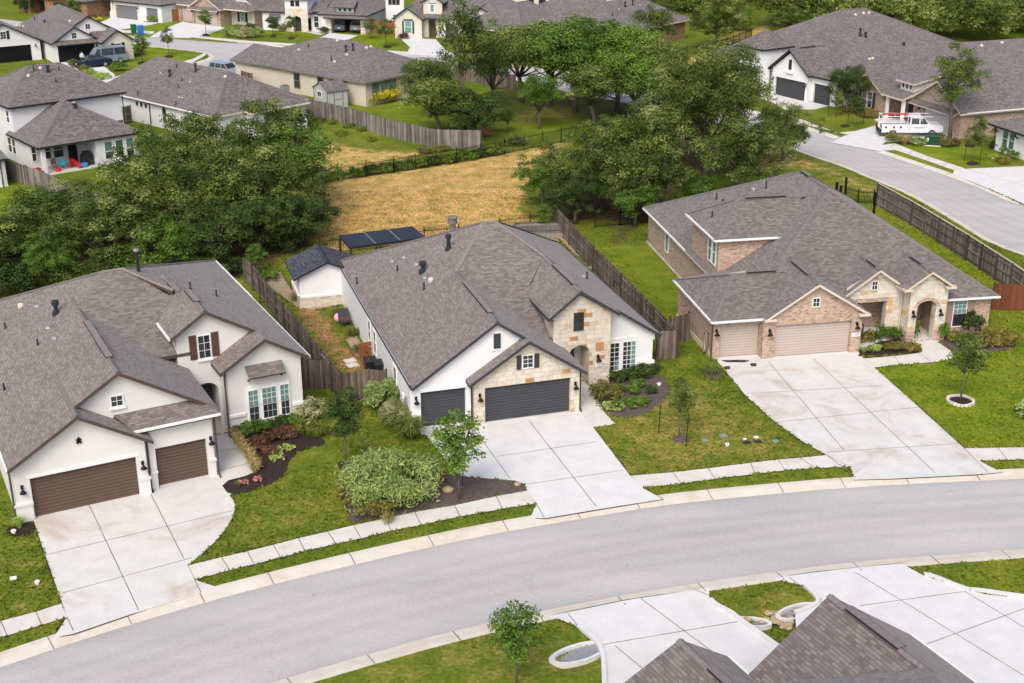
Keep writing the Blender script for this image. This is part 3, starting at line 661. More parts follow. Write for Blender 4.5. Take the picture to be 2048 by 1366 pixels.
    def hip(s, x0, x1, y0, y1, z, r0, r1, zr, caps=True, hz=None):
        """r0, r1: ridge ends (x, y); z: eave height or (front-left, front-right, back-right, back-left)"""
        z = (z,)*4 if not hasattr(z, '__len__') else z
        A, B, Cc, D = (x0,y0,z[0]), (x1,y0,z[1]), (x1,y1,z[2]), (x0,y1,z[3]); R0, R1 = (*r0,zr), (*r1,zr if hz is None else hz)
        if abs(r0[0]-r1[0]) < abs(r0[1]-r1[1]) :
            S = [[A,B,R0],[B,Cc,R1,R0],[Cc,D,R1],[D,A,R0,R1]]; E = [(A,R0),(B,R0),(Cc,R1),(D,R1),(R0,R1)]
        else:
            S = [[A,B,R1,R0],[B,Cc,R1],[Cc,D,R0,R1],[D,A,R0]]; E = [(A,R0),(B,R1),(Cc,R1),(D,R0),(R0,R1)]
        for q in S:
            q = [p for i, p in enumerate(q) if p != q[i-1]]
            if len(q) > 2: s.slope(q)
        if caps:
            for e in E:
                if e[0] != e[1]: s.cap(*e)
    def gable(s, x0, xr, x1, z0, zr, z1, y0, y1, caps=True, left=True, right=True):
        if left: s.slope([(x0,y0,z0),(xr,y0,zr),(xr,y1,zr),(x0,y1,z0)])
        if right: s.slope([(xr,y0,zr),(x1,y0,z1),(x1,y1,z1),(xr,y1,zr)])
        if caps: s.cap((xr,y0,zr),(xr,y1,zr))
    def gablex(s, y0, yr, y1, z0, zr, z1, x0, x1, caps=True):
        s.slope([(x0,y0,z0),(x1,y0,z0),(x1,yr,zr),(x0,yr,zr)]); s.slope([(x0,yr,zr),(x1,yr,zr),(x1,y1,z1),(x0,y1,z1)])
        if caps: s.cap((x0,yr,zr),(x1,yr,zr))
    def ridge_vent(s, a, b, w=.16):
        mb = MB(); a, b = Vector(a), Vector(b); d = (b-a).normalized(); sd = d.cross(Vector((0,0,1))).normalized()
        for sg in (1,-1): mb.bar(a+sd*sg*w*.5+Vector((0,0,.045)), b+sd*sg*w*.5+Vector((0,0,.045)), w, .03)
        o = mb.build('ridge_vent', MATS[s.capm], s.ro())
        m2 = MB()
        for sg in (1,-1): m2.bar(a+sd*sg*(w+.01)+Vector((0,0,.02)), b+sd*sg*(w+.01)+Vector((0,0,.02)), .025, .06)
        m2.build('vent_edge', trim_black, s.ro())
    def ro(s):
        if not hasattr(s, '_ro'): s._ro = s.R.build('roof', s.roofm, s.root); s._pend = True
        return s._ro
    def pipes(s, spec):
        """spec: (px, py of the foot, height, radius, kind)"""
        for px, py, h, r, kind in spec:
            q = s.hit(px, py)
            if q is None: continue
            mb = MB(); x, y, z = q
            if kind == 'pipe': mb.lathe([(r*1.8,z-.15),(r*1.7,z+.04),(r,z+.1),(r,z+h),(0,z+h)], x, y, 8); mb.build('vent_pipe', pvc, s.ro())
            elif kind == 'flue':
                mb.lathe([(r*2.1,z-.3),(r*1.9,z+.1),(r,z+.16),(r,z+h-.3),(r*1.05,z+h-.3),(r*1.7,z+h-.24),(r*1.7,z+h-.05),(r*1.4,z+h),(0,z+h+.02)], x, y, 10); mb.build('flue_pipe', pvc, s.ro())
            elif kind == 'fluew':
                mb.lathe([(r*2,z-.3),(r,z+.1),(r,z+h-.3),(r*1.05,z+h-.3),(r*1.7,z+h-.26),(r*1.7,z+h-.06),(r*1.75,z+h-.05)], x, y, 10)
                o = mb.build('flue_pipe', pvc, s.ro()); c = MB(); c.lathe([(r*1.8,z+h-.1),(r*1.6,z+h),(0,z+h+.03)], x, y, 10); c.build('flue_cap', metal_grey, s.ro())
            else:
                mb.lathe([(.17,z-.1),(.19,z+.07),(.15,z+.16),(.06,z+.2),(0,z+.2)], x, y, 9); mb.build('roof_vent', metal_grey if kind == 'cap' else MATS['trim_tan'], s.ro())
    def spout(s, p, z0, z1, mat, n=(0,-1), r=.05):
        mb = MB(); x, y = p; nx, ny = n; mb.tube([(x,y,z1),(x,y,z1-.25),(x,y,z0+.15),(x+nx*.3,y+ny*.3,z0+.06)], r, 6); mb.build('downspout', mat, s.root)
    def gutter(s, *segs, mat=None):
        for a, b in segs: MB().bar((a[0],a[1],a[2]-.06), (b[0],b[1],b[2]-.06), .09, .12).build('gutter', mat or trim_white, s.root)
    def slab(s, *b, mat=None): s.box('foundation', mat or conc, *b)
    def done(s):
        for k, mb in s.W.items():
            nm = {'brick':'brick_wall','limes':'stone_wall'}.get(k[:5], 'wall'); mb.build(nm, MATS[k], s.root)
        r = s.ro(); s.Fa.build('fascia', s.fm, r)
        for c in s.caps: c.build('ridge_cap', MATS[s.capm], r)
        return s
def pane_text(h, fr, u, z, txt, size, mat, o=.03):
    c = bpy.data.curves.new('house_number', 'FONT'); c.body = txt; c.size = size; c.extrude = .004; c.align_x = 'CENTER'; c.align_y = 'CENTER'
    ob = bpy.data.objects.new('house_number', c); COL.objects.link(ob); a, d, n = fr; p = a+d*u+n*o
    ob.location = (*p, z); ob.rotation_euler = (math.pi/2, 0, math.atan2(d[1], d[0])); 
    bpy.context.view_layer.update(); me = bpy.data.meshes.new_from_object(ob); o2 = bpy.data.objects.new('house_number', me); COL.objects.link(o2)
    o2.location = ob.location; o2.rotation_euler = ob.rotation_euler; o2.parent = h.root; me.materials.clear(); me.materials.append(mat); bpy.data.objects.remove(ob); return o2
# ================================================================ left house
h = HL = House((-22.338,54.307,27.6), 'house', 'white stucco house with brown garage doors and brown shutters', shingle, 'cap_warm', trim_brown)
W = stucco_warm
FR = h.frame_of((-.75,0),(5.35,0))
h.wall((-.75,0),(5.35,0), 0, 2.75, W, [(.75,5.63,0,2.13)], [(0,2.75),(6.1,2.75),(6.1,2.98),(3.12,4.8),(0,2.98)])
h.garage(FR, .75, 5.63, 0, 2.13, door_brown)
h.band(FR, .62, 5.8, 2.16, 2.32, trim_white, .04); 
for u0, u1 in ((-.06,.70),(5.68,6.16)):
    mb = MB(); h.pbox(mb, FR, u0, u1, 0, .85, -.02, .07); h.pbox(mb, FR, u0-.05, u1+.05, .85, .98, -.02, .13); mb.build('pilaster', stucco_warm, h.root)
h.lamp(FR, .36, 1.55); h.lamp(FR, 5.9, 1.5)
mb = MB()   # star shaped gable ornament
for k in range(4): a = math.pi/4+k*math.pi/2; mb.bar((2.38,-.04,3.55), (2.38+.14*math.cos(a),-.04,3.55+.14*math.sin(a)), .09, .09, up=(0,1,0))
mb.bar((2.38,-.04,3.5),(2.38,-.04,3.74),.08,.06,up=(0,1,0)); mb.build('gable_ornament', metal_black, h.root)
h.wall((5.35,0),(5.35,.42), 0, 3.0, W)
F2 = h.frame_of((5.35,.42),(8.75,.42))
h.wall((5.35,.42),(8.75,.42), 0, 3.3, W, [(.54,3.05,0,2.13)]); h.garage(F2, .54, 3.05, 0, 2.13, door_brown); h.lamp(F2, 3.27, 1.85)
for u0, u1 in ((.02,.5),(3.1,3.42)):
    mb = MB(); h.pbox(mb, F2, u0, u1, 0, .85, -.02, .06); h.pbox(mb, F2, u0-.02, u1+.05, .85, .98, -.02, .12); mb.build('pilaster', stucco_warm, h.root)
h.wall((8.75,.42),(8.75,5.9), 0, 3.5, W); h.wall((-.75,21),(-.75,0), 0, 2.9, W)
F3 = h.frame_of((0,.9),(9,.9))      # upper gable over the small garage
h.W[W.name].poly([(1.6,.9,4.0),(8.3,.9,3.9),(8.3,.9,4.05),(4.61,.9,6.2),(1.6,.9,4.35)])
h.window(F3, 4.2, 4.72, 4.55, 5.05, trim_white, glass, 2, 2, .07, False, sill=True)
# entry, dormer front and bay
h.wall((8.75,5.9),(10.75,5.9), 0, 3.4, W, [(.55,1.85,0,2.65,.5,1.0)]); h.W[W.name].poly([(8.6,5.9,3.4),(12.9,5.9,3.4),(12.9,5.9,5.2),(10.15,5.9,6.68),(8.6,5.9,5.6)])
F4 = h.frame_of((8.6,5.9),(12.9,5.9))
h.window(F4, 1.15, 1.75, 4.1, 5.35, trim_white, glass, 2, 3, .06, False, sill=True); h.shutters(F4, 1.15, 1.75, 4.1, 5.45, shutter_brown, .38, .1)
mb = MB(); mb.poly([(8.8,7.4,0),(11,7.4,0),(11,7.4,3.3),(8.8,7.4,3.3)]); mb.build('entry_wall', stucco_beige, h.root)
mb = MB(); mb.box(9.75,10.6,7.3,7.38,.05,2.1); d_ = mb.build('door', wood_dark, h.root)
mb = MB(); mb.box(9.86,10.5,7.27,7.3,1.05,1.95); mb.build('pane', glass, d_)
h.wall((8.6,14),(8.6,5.9), 3, 5.65, W)
FB = h.frame_of((10.75,4.55),(14.8,4.55))
h.wall((10.75,5.9),(10.75,4.55), 0, 3.7, W); h.wall((10.75,4.55),(14.8,4.55), 0, 3.75, W, (), [(0,3.75),(4.05,3.75),(4.05,3.9),(2.05,5.1),(0,3.85)]); h.wall((14.8,4.55),(14.8,22), 0, 3.7, W)
mb = MB(); h.pbox(mb, FB, .9, 3.35, .42, 2.55, -.02, .06); mb.build('window_surround', trim_white, h.root)
for u0, u1, pm in ((1.05,1.55,glass_teal),(1.8,2.55,glass_teal),(2.8,3.25,glass_teal)):
    h.window(FB, u0, u1, 1.45, 2.35, trim_white, pm, 2 if u1-u0 < .6 else 3, 3, .05, False, .06); h.window(FB, u0, u1, .62, 1.4, trim_white, glass, 2 if u1-u0 < .6 else 3, 2, .05, False, .06, mun=.01)
for u0, u1 in ((1.3,1.78),(2.1,2.58)): h.window(FB, u0, u1, 2.95, 3.22, trim_white, glass, 2, 1, .05, False)
h.slope([(11.75,3.9,3.32),(13.75,3.9,3.32),(13.75,4.53,3.78),(11.75,4.53,3.78)], .1)
for xx in (11.85,13.65):
    mb = MB(); mb.tube([(xx,4.5,2.95),(xx,4.35,3.0),(xx,4.1,3.2),(xx,4.0,3.26)], .05, 6); mb.build('bracket', trim_brown, h.root)
for u0, u1 in ((-.06,.85),(3.4,4.15)): h.band(FB, u0, u1, 1.0, 1.15, trim_white, .1)
h.box('porch_slab', conc_walk, 8.8,10.8,.4,7.5,-.2,.02); h.box('garage_floor', conc, -.1,8.7,-.25,.9,-.2,.015)
# roofs
hL = .61
h.gable(-.94,2.39,5.69, 3.0,5.03,3.02, -.5,5)
h.gable(-.94,4.61,9.1, 3.0,6.41,3.67, .5,12, left=False); h.slope([(-.94,.5,3.0),(4.61,.5,6.41),(4.61,12,6.41),(-.94,12.01,3.0)])
h.slope([(4.9,-.05,3.5),(9.1,-.05,3.55),(8.15,.95,4.15),(4.2,.95,4.12)]); h.slope([(9.1,-.05,3.55),(9.1,.6,3.67),(8.5,.6,4.0),(8.15,.95,4.15)])
zf = lambda y: 7.54-.465*(12.3-y)
h.slope([(4.4,9.8,zf(9.8)),(3.0,5.9,zf(5.9)),(9.3,5.9,zf(5.9)),(9.5,9.7,zf(9.7)),(7.5,12.3,7.54),(6.45,12.3,7.54)])
h.slope([(7.5,12.3,7.54),(9.5,9.7,6.71),(15.15,13.5,3.9),(15.15,22.3,3.9)]); h.slope([(6.45,12.3,7.54),(-.94,22.3,3.0),(-.94,12,3.0),(4.4,9.8,6.28)]); h.slope([(7.5,12.3,7.54),(15.15,22.3,3.9),(-.94,22.3,3.0),(6.45,12.3,7.54)])
h.cap((4.65,9.9,6.42),(6.45,12.3,7.54)); h.cap((6.45,12.3,7.54),(7.5,12.3,7.54)); h.cap((7.5,12.3,7.54),(9.6,9.7,6.75)); h.cap((6.45,12.3,7.54),(-.94,22.3,3.0)); h.cap((7.5,12.3,7.54),(15.15,22.3,3.9))
h.slope([(8.2,5.5,5.58),(10.15,5.5,6.84),(10.15,9.2,6.84),(8.2,11.5,5.58)]); h.slope([(8.2,9,5.58),(9.8,9,6.6),(9.8,13,6.6),(8.2,13,5.58)])
h.slope([(10.15,5.5,6.84),(15.25,5.5,3.82),(15.25,14.4,3.82),(10.15,9.2,6.84)]); h.slope([(10.15,9.2,6.84),(15.25,14.4,3.82),(10.15,14.4,3.82)]); h.cap((10.15,5.5,6.84),(10.15,9.2,6.84)); h.cap((9.8,9,6.62),(9.8,12.5,6.62))
h.slope([(10.3,4.1,3.8),(12.8,4.1,5.3),(12.8,6.5,5.3),(10.3,6.5,3.8)]); h.slope([(12.8,4.1,5.3),(15.25,4.1,3.82),(15.25,6.5,3.82),(12.8,6.5,5.3)])
h.ridge_vent((4.61,2.4,6.45),(4.61,7.8,6.45)); h.ridge_vent((10.15,7.0,6.88),(10.15,8.9,6.88)); h.ridge_vent((9.8,9.6,6.64),(9.8,11.3,6.64))
h.pipes([(277,543,1.3,.09,'fluew'),(165,548,1.0,.11,'fluew'),(113,627,.75,.11,'flue'),(42,613,.1,.2,'tan'),(75,615,.1,.2,'cap'),(97,658,.1,.2,'cap'),(110,679,.1,.2,'cap'),(11,657,.35,.045,'pipe'),(76,690,.35,.045,'pipe'),(9,780,.38,.045,'pipe'),(381,578,.42,.045,'pipe'),(433,592,.35,.045,'pipe')])
h.gutter(((15.2,4.1,3.85),(15.2,14.4,3.85)), ((8.2,5.5,5.62),(8.2,11.3,5.62)), ((4.9,-.1,3.52),(9.1,-.1,3.57)), ((-.98,-.4,3.02),(-.98,21,3.02)), ((15.2,14.5,3.9),(15.2,22.2,3.9)))
h.spout((5.5,.3), 0, 3.2, trim_brown); h.spout((8.85,.3), 0, 3.2, trim_brown); h.spout((10.6,4.45), 0, 3.7, trim_brown); h.spout((-.85,-.05), 0, 2.9, trim_brown)
h.done()
# ================================================================ middle house
h = HM = House((-1.48,64.74,17.14), 'house', 'white house with limestone garage gable and dark grey garage doors', shingle, 'cap_warm', trim_char)
W = stucco_white; S = limestone
FR = h.frame_of((-.62,-.1),(5.4,-.1))
h.wall((-.62,-.1),(5.4,-.1), 0, 2.55, S, [(.62,5.50,.0,2.13)], [(0,2.55),(6.02,2.55),(6.02,2.62),(2.99,4.55),(0,2.6)])
h.garage(FR, .62, 5.5, .06, 2.13, door_char)
h.band(FR, .6, 5.52, 0, .06, conc, .02, 'threshold')
h.lamp(FR, .33, 1.5); h.lamp(FR, 5.76, 1.5); h.window(FR, 2.75, 3.3, 3.05, 3.75, trim_white, glass, 2, 3, .05, False); h.shutters(FR, 2.75, 3.3, 2.98, 3.8, trim_char, .26, .1)
h.wall((5.4,-.1),(5.4,4.5), 0, 2.6, S); h.wall((-.62,.33),(-.62,-.1), 0, 2.6, S)
FS = h.frame_of((-4.0,.33),(-.62,.33))
h.wall((-4.0,.33),(-.62,.33), 0, 2.5, W, [(.56,3.05,0,2.13)]); h.garage(FS, .56, 3.05, 0, 2.13, door_char); h.lamp(FS, .3, 1.6)
h.W[W.name].poly([(-4.0,.33,2.5),(2,.33,2.5),(2.6,.33,4.5),(.75,.33,5.72),(-3.6,.33,2.75),(-4.0,.33,2.55)])
h.band(FS, .5, 3.3, 2.15, 2.3, trim_white, .04)
for u0, u1 in ((-.04,.5),(3.1,3.36)):
    mb = MB(); h.pbox(mb, FS, u0, u1, 0, .8, -.02, .06); mb.build('stone_base', limestone_pale, h.root); h.band(FS, u0-.05, u1+.04, .8, .95, trim_white, .12)
FG = h.frame_of((0,.33),(3,.33)); h.band(FG, .5, 1.1, 4.05, 5.2, trim_white, .05, 'window_surround'); h.window(FG, .65, .95, 4.25, 5.0, trim_char, glass, 1, 1, .04, False, .05)
h.wall((-4.0,21.8),(-4.0,.33), 0, 2.7, W)
FL = h.frame_of((-4.0,21.8),(-4.0,.33))
for u0, u1, z0, z1 in ((10.2,10.9,1.0,2.3),(11.8,12.5,.8,2.2),(17.4,18.1,.6,2.2)): h.window(FL, u0, u1, z0, z1, trim_white, glass, 1, 2, .08, True)
mb = MB(); h.pbox(mb, FL, 20.5, 20.8, 1.1, 1.6, 0, .12); mb.build('meter_box', metal_grey, h.root); mb = MB(); h.pbox(mb, FL, 19.7, 19.95, 1.2, 1.5, 0, .1); mb.build('meter_box', trim_white, h.root)
# stone entry tower
h.wall((4.9,2.98),(8.35,2.98), 0, 4.2, S, [(1.0,2.2,0,2.62,.45,1.5)], [(0,4.2),(3.45,4.2),(3.45,4.5),(1.48,5.75),(0,4.75)])
h.wall((4.9,9),(4.9,2.98), 2.4, 4.6, S); h.wall((8.35,2.98),(8.35,3.9), 0, 4.5, S)
FT = h.frame_of((4.9,2.98),(8.35,2.98)); h.window(FT, 1.25, 1.75, 3.6, 4.6, trim_char, glass, 2, 3, .05, False); h.lamp(FT, 2.72, 1.6)
mb = MB(); h.pbox(mb, FT, 2.55, 2.98, 1.2, 1.42, 0, .03); mb.build('number_plaque', trim_white, h.root)
mb = MB(); mb.poly([(5.4,4.5,0),(8.3,4.5,0),(8.3,4.5,3),(5.4,4.5,3)]); mb.build('entry_wall', stucco_cream, h.root)
mb = MB(); mb.box(5.7,6.7,4.42,4.48,.05,2.3); mb.build('door', wood_dark, h.root)
h.box('porch_slab', conc_walk, 5.42,8.3,-.2,4.5,-.2,.024); h.box('garage_floor', conc_new, -3.6,5.35,-.35,.75,-.2,.02)
# right wing
h.wall((8.35,3.9),(11.4,3.9), 0, 2.6, W, (), [(0,2.6),(3.05,2.6),(3.05,2.7),(0,4.6)]); h.wall((11.4,3.9),(11.4,22), 0, 2.6, W)
FW = h.frame_of((8.35,3.9),(11.4,3.9))
for u0, u1 in ((.12,.92),(1.18,1.95)): h.window(FW, u0, u1, .42, 2.12, trim_white, glass if u0 < .5 else glass, 3, 6, .09, False, 0, mun=.03); h.band(FW, u0-.1, u1+.1, .38, .4, trim_white, .08)
for u0, u1, z0, z1 in ((.72,.9,.45,1.1),(1.62,1.93,.45,2.1),(.14,.3,.45,1.1)):
    mb = MB(); h.pbox(mb, FW, u0, u1, z0, z1, .012, .016); mb.build('curtain', glass_teal, h.root)
mb = MB(); h.pbox(mb, FW, 0, 3.1, 0, .34, -.02, .06); h.pbox(mb, FW, 2.1, 3.1, .34, .6, -.02, .06); mb.build('stone_base', limestone_pale, h.root); h.band(FW, 2.1, 3.15, .6, .8, trim_white, .14); h.band(FW, .02, 2.0, 2.3, 2.42, trim_white, .05); h.band(FW, 2.86, 3.12, 2.1, 2.55, trim_white, .08)
# roofs
h.slope([(-3.95,0,2.6),(.75,0,5.82),(.75,9,5.82),(-3.95,9,2.6)]); h.slope([(.75,0,5.82),(5.69,0,2.5),(5.69,10,2.5),(.75,10,5.82)]); h.cap((.75,0,5.82),(.75,8.7,5.82))
h.slope([(-.95,-.5,2.6),(2.38,-.5,4.74),(2.38,1.6,4.74),(-.95,1.6,2.6)]); h.slope([(2.38,-.5,4.74),(5.69,-.5,2.52),(5.69,1.6,2.52),(2.38,1.6,4.74)])
h.gable(4.5,6.38,11.75, 4.6,6.07,2.5, 2.6,11, right=False); h.slope([(6.38,2.6,6.07),(8.75,2.6,4.49),(8.75,5,4.49),(6.38,5,6.07)]); h.slope([(6.38,3.5,6.07),(11.75,3.5,2.5),(11.75,8,2.5),(6.38,8,6.07)])
FRNT = 7.5-.39*(12.2-3.2)
LF, RT, PK0, PK1 = (-3.95,22.2,2.6), (11.75,22.0,2.5), (3.45,12.2,7.55), (4.25,12.2,7.55)
h.slope([(-3.95,0.5,2.6),(-3.95,22.2,2.6),PK0,(.75,8.7,5.80)][::-1]); zf = lambda y: 7.55-.5*(12.2-y)
h.slope([PK0,PK1,(6.38,9.2,zf(9.2)),(4.86,7.2,zf(7.2)),(4.86,3.02,zf(3.02)),(.3,3.02,zf(3.02)),(.75,8.7,zf(8.7))]); h.slope([PK1,RT,(11.75,3.6,2.5),(6.38,9.2,6.05)]); h.slope([LF,RT,PK1,PK0])
for e in ((PK0,(.75,8.7,5.82)),(PK1,(6.38,9.1,6.09)),(PK0,LF),(PK1,RT),(PK0,PK1)): h.cap(*e)
h.cap((6.38,2.6,6.07),(6.38,9,6.07))
h.ridge_vent((.75,1.3,5.87),(.75,6.4,5.87)); h.ridge_vent((6.38,3.6,6.12),(6.38,7.2,6.12))
h.pipes([(897,498,.95,.11,'flue'),(846,543,.65,.13,'flue'),(785,525,.1,.2,'cap'),(808,517,.1,.2,'cap'),(833,531,.1,.2,'cap'),(850,558,.1,.2,'cap'),(862,561,.1,.2,'tan'),(795,541,.35,.045,'pipe'),(714,566,.4,.045,'pipe'),(848,578,.42,.045,'pipe'),(1174,557,.42,.05,'pipe'),(1167,555,.1,.2,'cap')])
h.gutter(((-4.0,0,2.62),(-4.0,22.2,2.62)), ((11.8,3.6,2.5),(11.8,22,2.5)), mat=trim_char)
h.spout((-.75,-.15), 0, 2.5, trim_black); h.spout((5.5,.1), 0, 2.5, trim_black); h.spout((8.45,3.8), 0, 4.4, trim_char)
tx, ty, tz = h.L(905, 433, y=15.5)
mb = MB(); mb.lathe([(.2,tz-2.5),(.2,tz-.5),(.3,tz-.45),(.3,tz-.1),(.36,tz-.08),(.34,tz),(0,tz+.02)], tx, ty, 12); mb.build('flue_pipe', MATS['cap_grey'], h.root)
h.done()
# ================================================================ right house
h = HR = House((15.85,73.9,10.5), 'house', 'pink brick house with beige garage doors and arched stone entry', shingle_grey, 'cap_grey', trim_tan, th=.17)
W = brick_pink; S = limestone_pale
FR = h.frame_of((-.75,0),(5.55,0))
h.wall((-.75,0),(5.55,0), 0, 2.5, W, [(.75,5.63,.0,2.13)], [(0,2.5),(6.3,2.5),(6.3,2.62),(3.2,4.55),(0,2.62)]); h.garage(FR, .75, 5.63, .05, 2.13, door_tan, .22)
h.band(FR, .74, 5.64, 0, .05, conc, .02, 'threshold'); h.lamp(FR, .38, 1.6); h.lamp(FR, 5.96, 1.65); h.window(FR, 3.0, 3.4, 3.2, 3.72, trim_white, glass, 2, 2, .05, False)
mb = MB(); h.pbox(mb, FR, 5.72, 6.22, 1.05, 1.3, 0, .03); mb.build('number_plaque', trim_white, h.root); pane_text(h, FR, 5.97, 1.175, '1302', .17, metal_black, .032)
FS = h.frame_of((-3.72,.55),(-.75,.55))
h.wall((-3.72,.55),(-.75,.55), 0, 2.5, W, [(.45,2.95,0,2.13)]); h.garage(FS, .45, 2.95, .05, 2.13, door_tan, .22); h.lamp(FS, .2, 1.6); h.band(FS, .44, 2.96, 0, .05, conc, .02, 'threshold')
h.wall((-.75,.55),(-.75,0), 0, 2.6, W); h.wall((5.55,0),(5.55,2.0), 0, 2.6, W); h.wall((-3.72,7.6),(-3.72,.55), 0, 2.5, W); h.wall((-1.15,7.6),(-3.72,7.6), 0, 2.5, W)
h.box('foundation', conc_kerb, -3.76,-3.6,.6,7.65,0,.32); h.box('foundation', conc_kerb, -1.2,-1.0,7.6,23.8,-.6,.15)
h.wall((-1.15,23.6),(-1.15,7.6), 0, 2.75, W)
# second storey box
FU = h.frame_of((-1.15,13.1),(-1.15,7.6)); h.wall((-1.15,13.1),(-1.15,7.6), 2.7, 5.3, W); h.wall((-1.15,7.6),(4.8,7.6), 2.5, 5.3, W)
for u0, u1 in ((3.55,4.15),(4.4,5.0)): h.window(FU, u0, u1, 3.35, 4.95, trim_white, glass_green, 1, 2, .07, True)
FK = h.frame_of((-1.15,23.6),(-1.15,13)); h.window(FK, 4.6, 5.3, .95, 2.35, trim_white, glass_green, 1, 1, .07, False)
mb = MB(); h.pbox(mb, FK, .35, .7, .5, 1.3, 0, .15); mb.build('meter_box', metal_grey, h.root)
h.box('porch_slab', conc_walk, 5.6,11.4,.5,3.9,-.2,.022); h.box('garage_floor', conc, -3.4,5.5,-.3,.9,-.2,.02)
# porch, stone gables, arch
FA = h.frame_of((5.3,2.0),(9.1,2.0))
h.wall((5.3,2.0),(9.1,2.0), 0, 3.5, S, [(.3,2.75,0,2.45,0,.5)], [(0,3.5),(3.8,3.5),(1.9,4.5)]); h.band(FA, .3, 2.85, 2.45, 2.72, brick_pink, .03, 'brick_lintel')
h.window(FA, 1.65, 1.98, 3.28, 3.8, trim_white, glass, 2, 2, .05, False); h.band(FA, 1.6, 2.03, 3.9, 4.15, brick_pink, .025, 'brick_lintel'); h.band(FA, 1.6, 2.03, 3.1, 3.2, brick_pink, .025, 'brick_lintel')
mb = MB(); mb.poly([(5.5,3.9,0),(9.2,3.9,0),(9.2,3.9,3),(5.5,3.9,3)]); mb.build('porch_wall', brick_pink, h.root)
FP = h.frame_of((5.5,3.9),(9.2,3.9)); h.window(FP, .7, 1.7, .5, 2.3, trim_white, glass, 1, 2, .08)
h.wall((9.1,2.0),(9.1,.95), 0, 3.6, S)
FB = h.frame_of((9.05,.95),(11.55,.95))
h.wall((9.05,.95),(11.55,.95), 0, 3.5, S, [(.55,1.8,0,2.7,.4,.55)], [(0,3.5),(2.5,3.5),(1.1,4.5)]); h.wall((11.55,.95),(11.55,1.55), 0, 3.6, S)
mb = MB()
for k in range(14):
    t0, t1 = math.pi*k/14, math.pi*(k+1)/14
    for ra, rb in ((0,.22),):
        q = [(1.175-(.625+rr)*math.cos(t), 2.3+(.4+rr)*math.sin(t)) for t, rr in ((t0,.0),(t1,.0),(t1,.22),(t0,.22))]
        a, d, n = FB; mb.poly([(*(a+d*u+n*.03), z) for u, z in q][::-1])
mb.build('brick_arch', brick_pink, h.root)
for u0, u1 in ((-.05,.5),(1.85,2.55)): mb = MB(); h.pbox(mb, FB, u0, u1, 0, .75, -.5, .07); mb.build('brick_pier', brick_pink, h.root)
mb = MB(); h.pbox(mb, FA, 2.8, 3.75, 0, .75, -.4, .06); mb.build('brick_pier', brick_pink, h.root)
h.lamp(FB, .28, 1.75); h.lamp(FB, 2.1, 1.75)
mb = MB(); mb.poly([(9.1,3.6,0),(11.6,3.6,0),(11.6,3.6,3),(9.1,3.6,3)]); mb.poly([(11.3,.98,0),(11.3,3.6,0),(11.3,3.6,3),(11.3,.98,3)][::-1]); mb.build('porch_wall', brick_pink, h.root)
mb = MB(); mb.box(9.5,10.5,3.5,3.58,.05,2.3); mb.build('door', wood_dark, h.root)
FW = h.frame_of((11.55,1.55),(14.9,1.55)); h.wall((11.55,1.55),(14.9,1.55), 0, 2.5, W); h.wall((14.9,1.55),(14.9,23.6), 0, 2.5, W)
mb = MB(); h.pbox(mb, FW, .8, 1.7, .55, 2.35, -.02, .03); h.window(FW, .85, 1.68, 1.5, 2.3, trim_white, glass_teal, 3, 3, .06, False); h.window(FW, .85, 1.68, .62, 1.44, trim_white, glass, 1, 1, .06, False); h.shutters(FW, .85, 1.68, .55, 2.35, shutter_tan, .5, .08)
# roofs
zf = lambda y: 2.62+.612*(y-1.2)
R0, R1 = (6.85,9.5,7.7), (6.85,14.2,7.7)
h.slope([(1.2,3.9,zf(3.9)),(3.2,1.7,zf(1.7)),(5.25,1.7,zf(1.7)),(5.25,2.3,zf(2.3)),(8.9,2.3,zf(2.3)),(8.9,3.3,zf(3.3)),(11.4,3.3,zf(3.3)),(11.4,1.2,2.62),(15.2,1.2,2.6),R0])
h.slope([(15.2,1.2,2.6),(15.2,24,2.7),R1,R0]); h.slope([(15.2,24,2.7),(-1.5,24,2.75),R1]); h.slope([(-1.5,24,2.75),(-1.5,1.2,2.62),R0,R1])
for e in (((15.2,1.2,2.6),R0),((1.9,4.7,4.7),R0),((15.2,24,2.7),R1),((-1.5,24,2.75),R1),(R0,R1)): h.cap(*e)
h.slope([(-3.95,.16,2.6),(.6,.16,2.6),(2.3,3.2,4.45),(-1.75,3.2,4.45)]); h.slope([(-3.95,7.95,2.6),(-3.95,.16,2.6),(-1.75,3.2,4.45)]); h.slope([(-3.95,7.95,2.6),(-1.75,3.2,4.45),(2.3,3.2,4.45),(2.3,7.95,3.4)])
h.cap((-3.95,.16,2.6),(-1.75,3.2,4.45),(1.7,3.2,4.45)); h.cap((-3.95,7.95,2.6),(-1.75,3.2,4.45))
h.gable(-.8,2.42,5.85, 2.66,4.74,2.62, -.35,6); h.gable(5.0,7.22,9.2, 3.1,4.68,3.3, 1.6,6); h.gable(8.45,10.12,11.8, 3.6,4.74,3.65, .55,7)
h.slope([(-1.55,7.2,5.35),(5.2,7.2,5.35),(5.2,10.3,7.1),(.9,10.3,7.1)]); h.slope([(-1.55,13.4,5.35),(-1.55,7.2,5.35),(.9,10.3,7.1)]); h.slope([(-1.55,13.4,5.35),(.9,10.3,7.1),(5.4,10.3,7.1),(5.4,13.4,5.35)])
h.cap((-1.55,7.2,5.35),(.9,10.3,7.1),(5.9,10.3,7.1)); h.cap((-1.55,13.4,5.35),(.9,10.3,7.1))
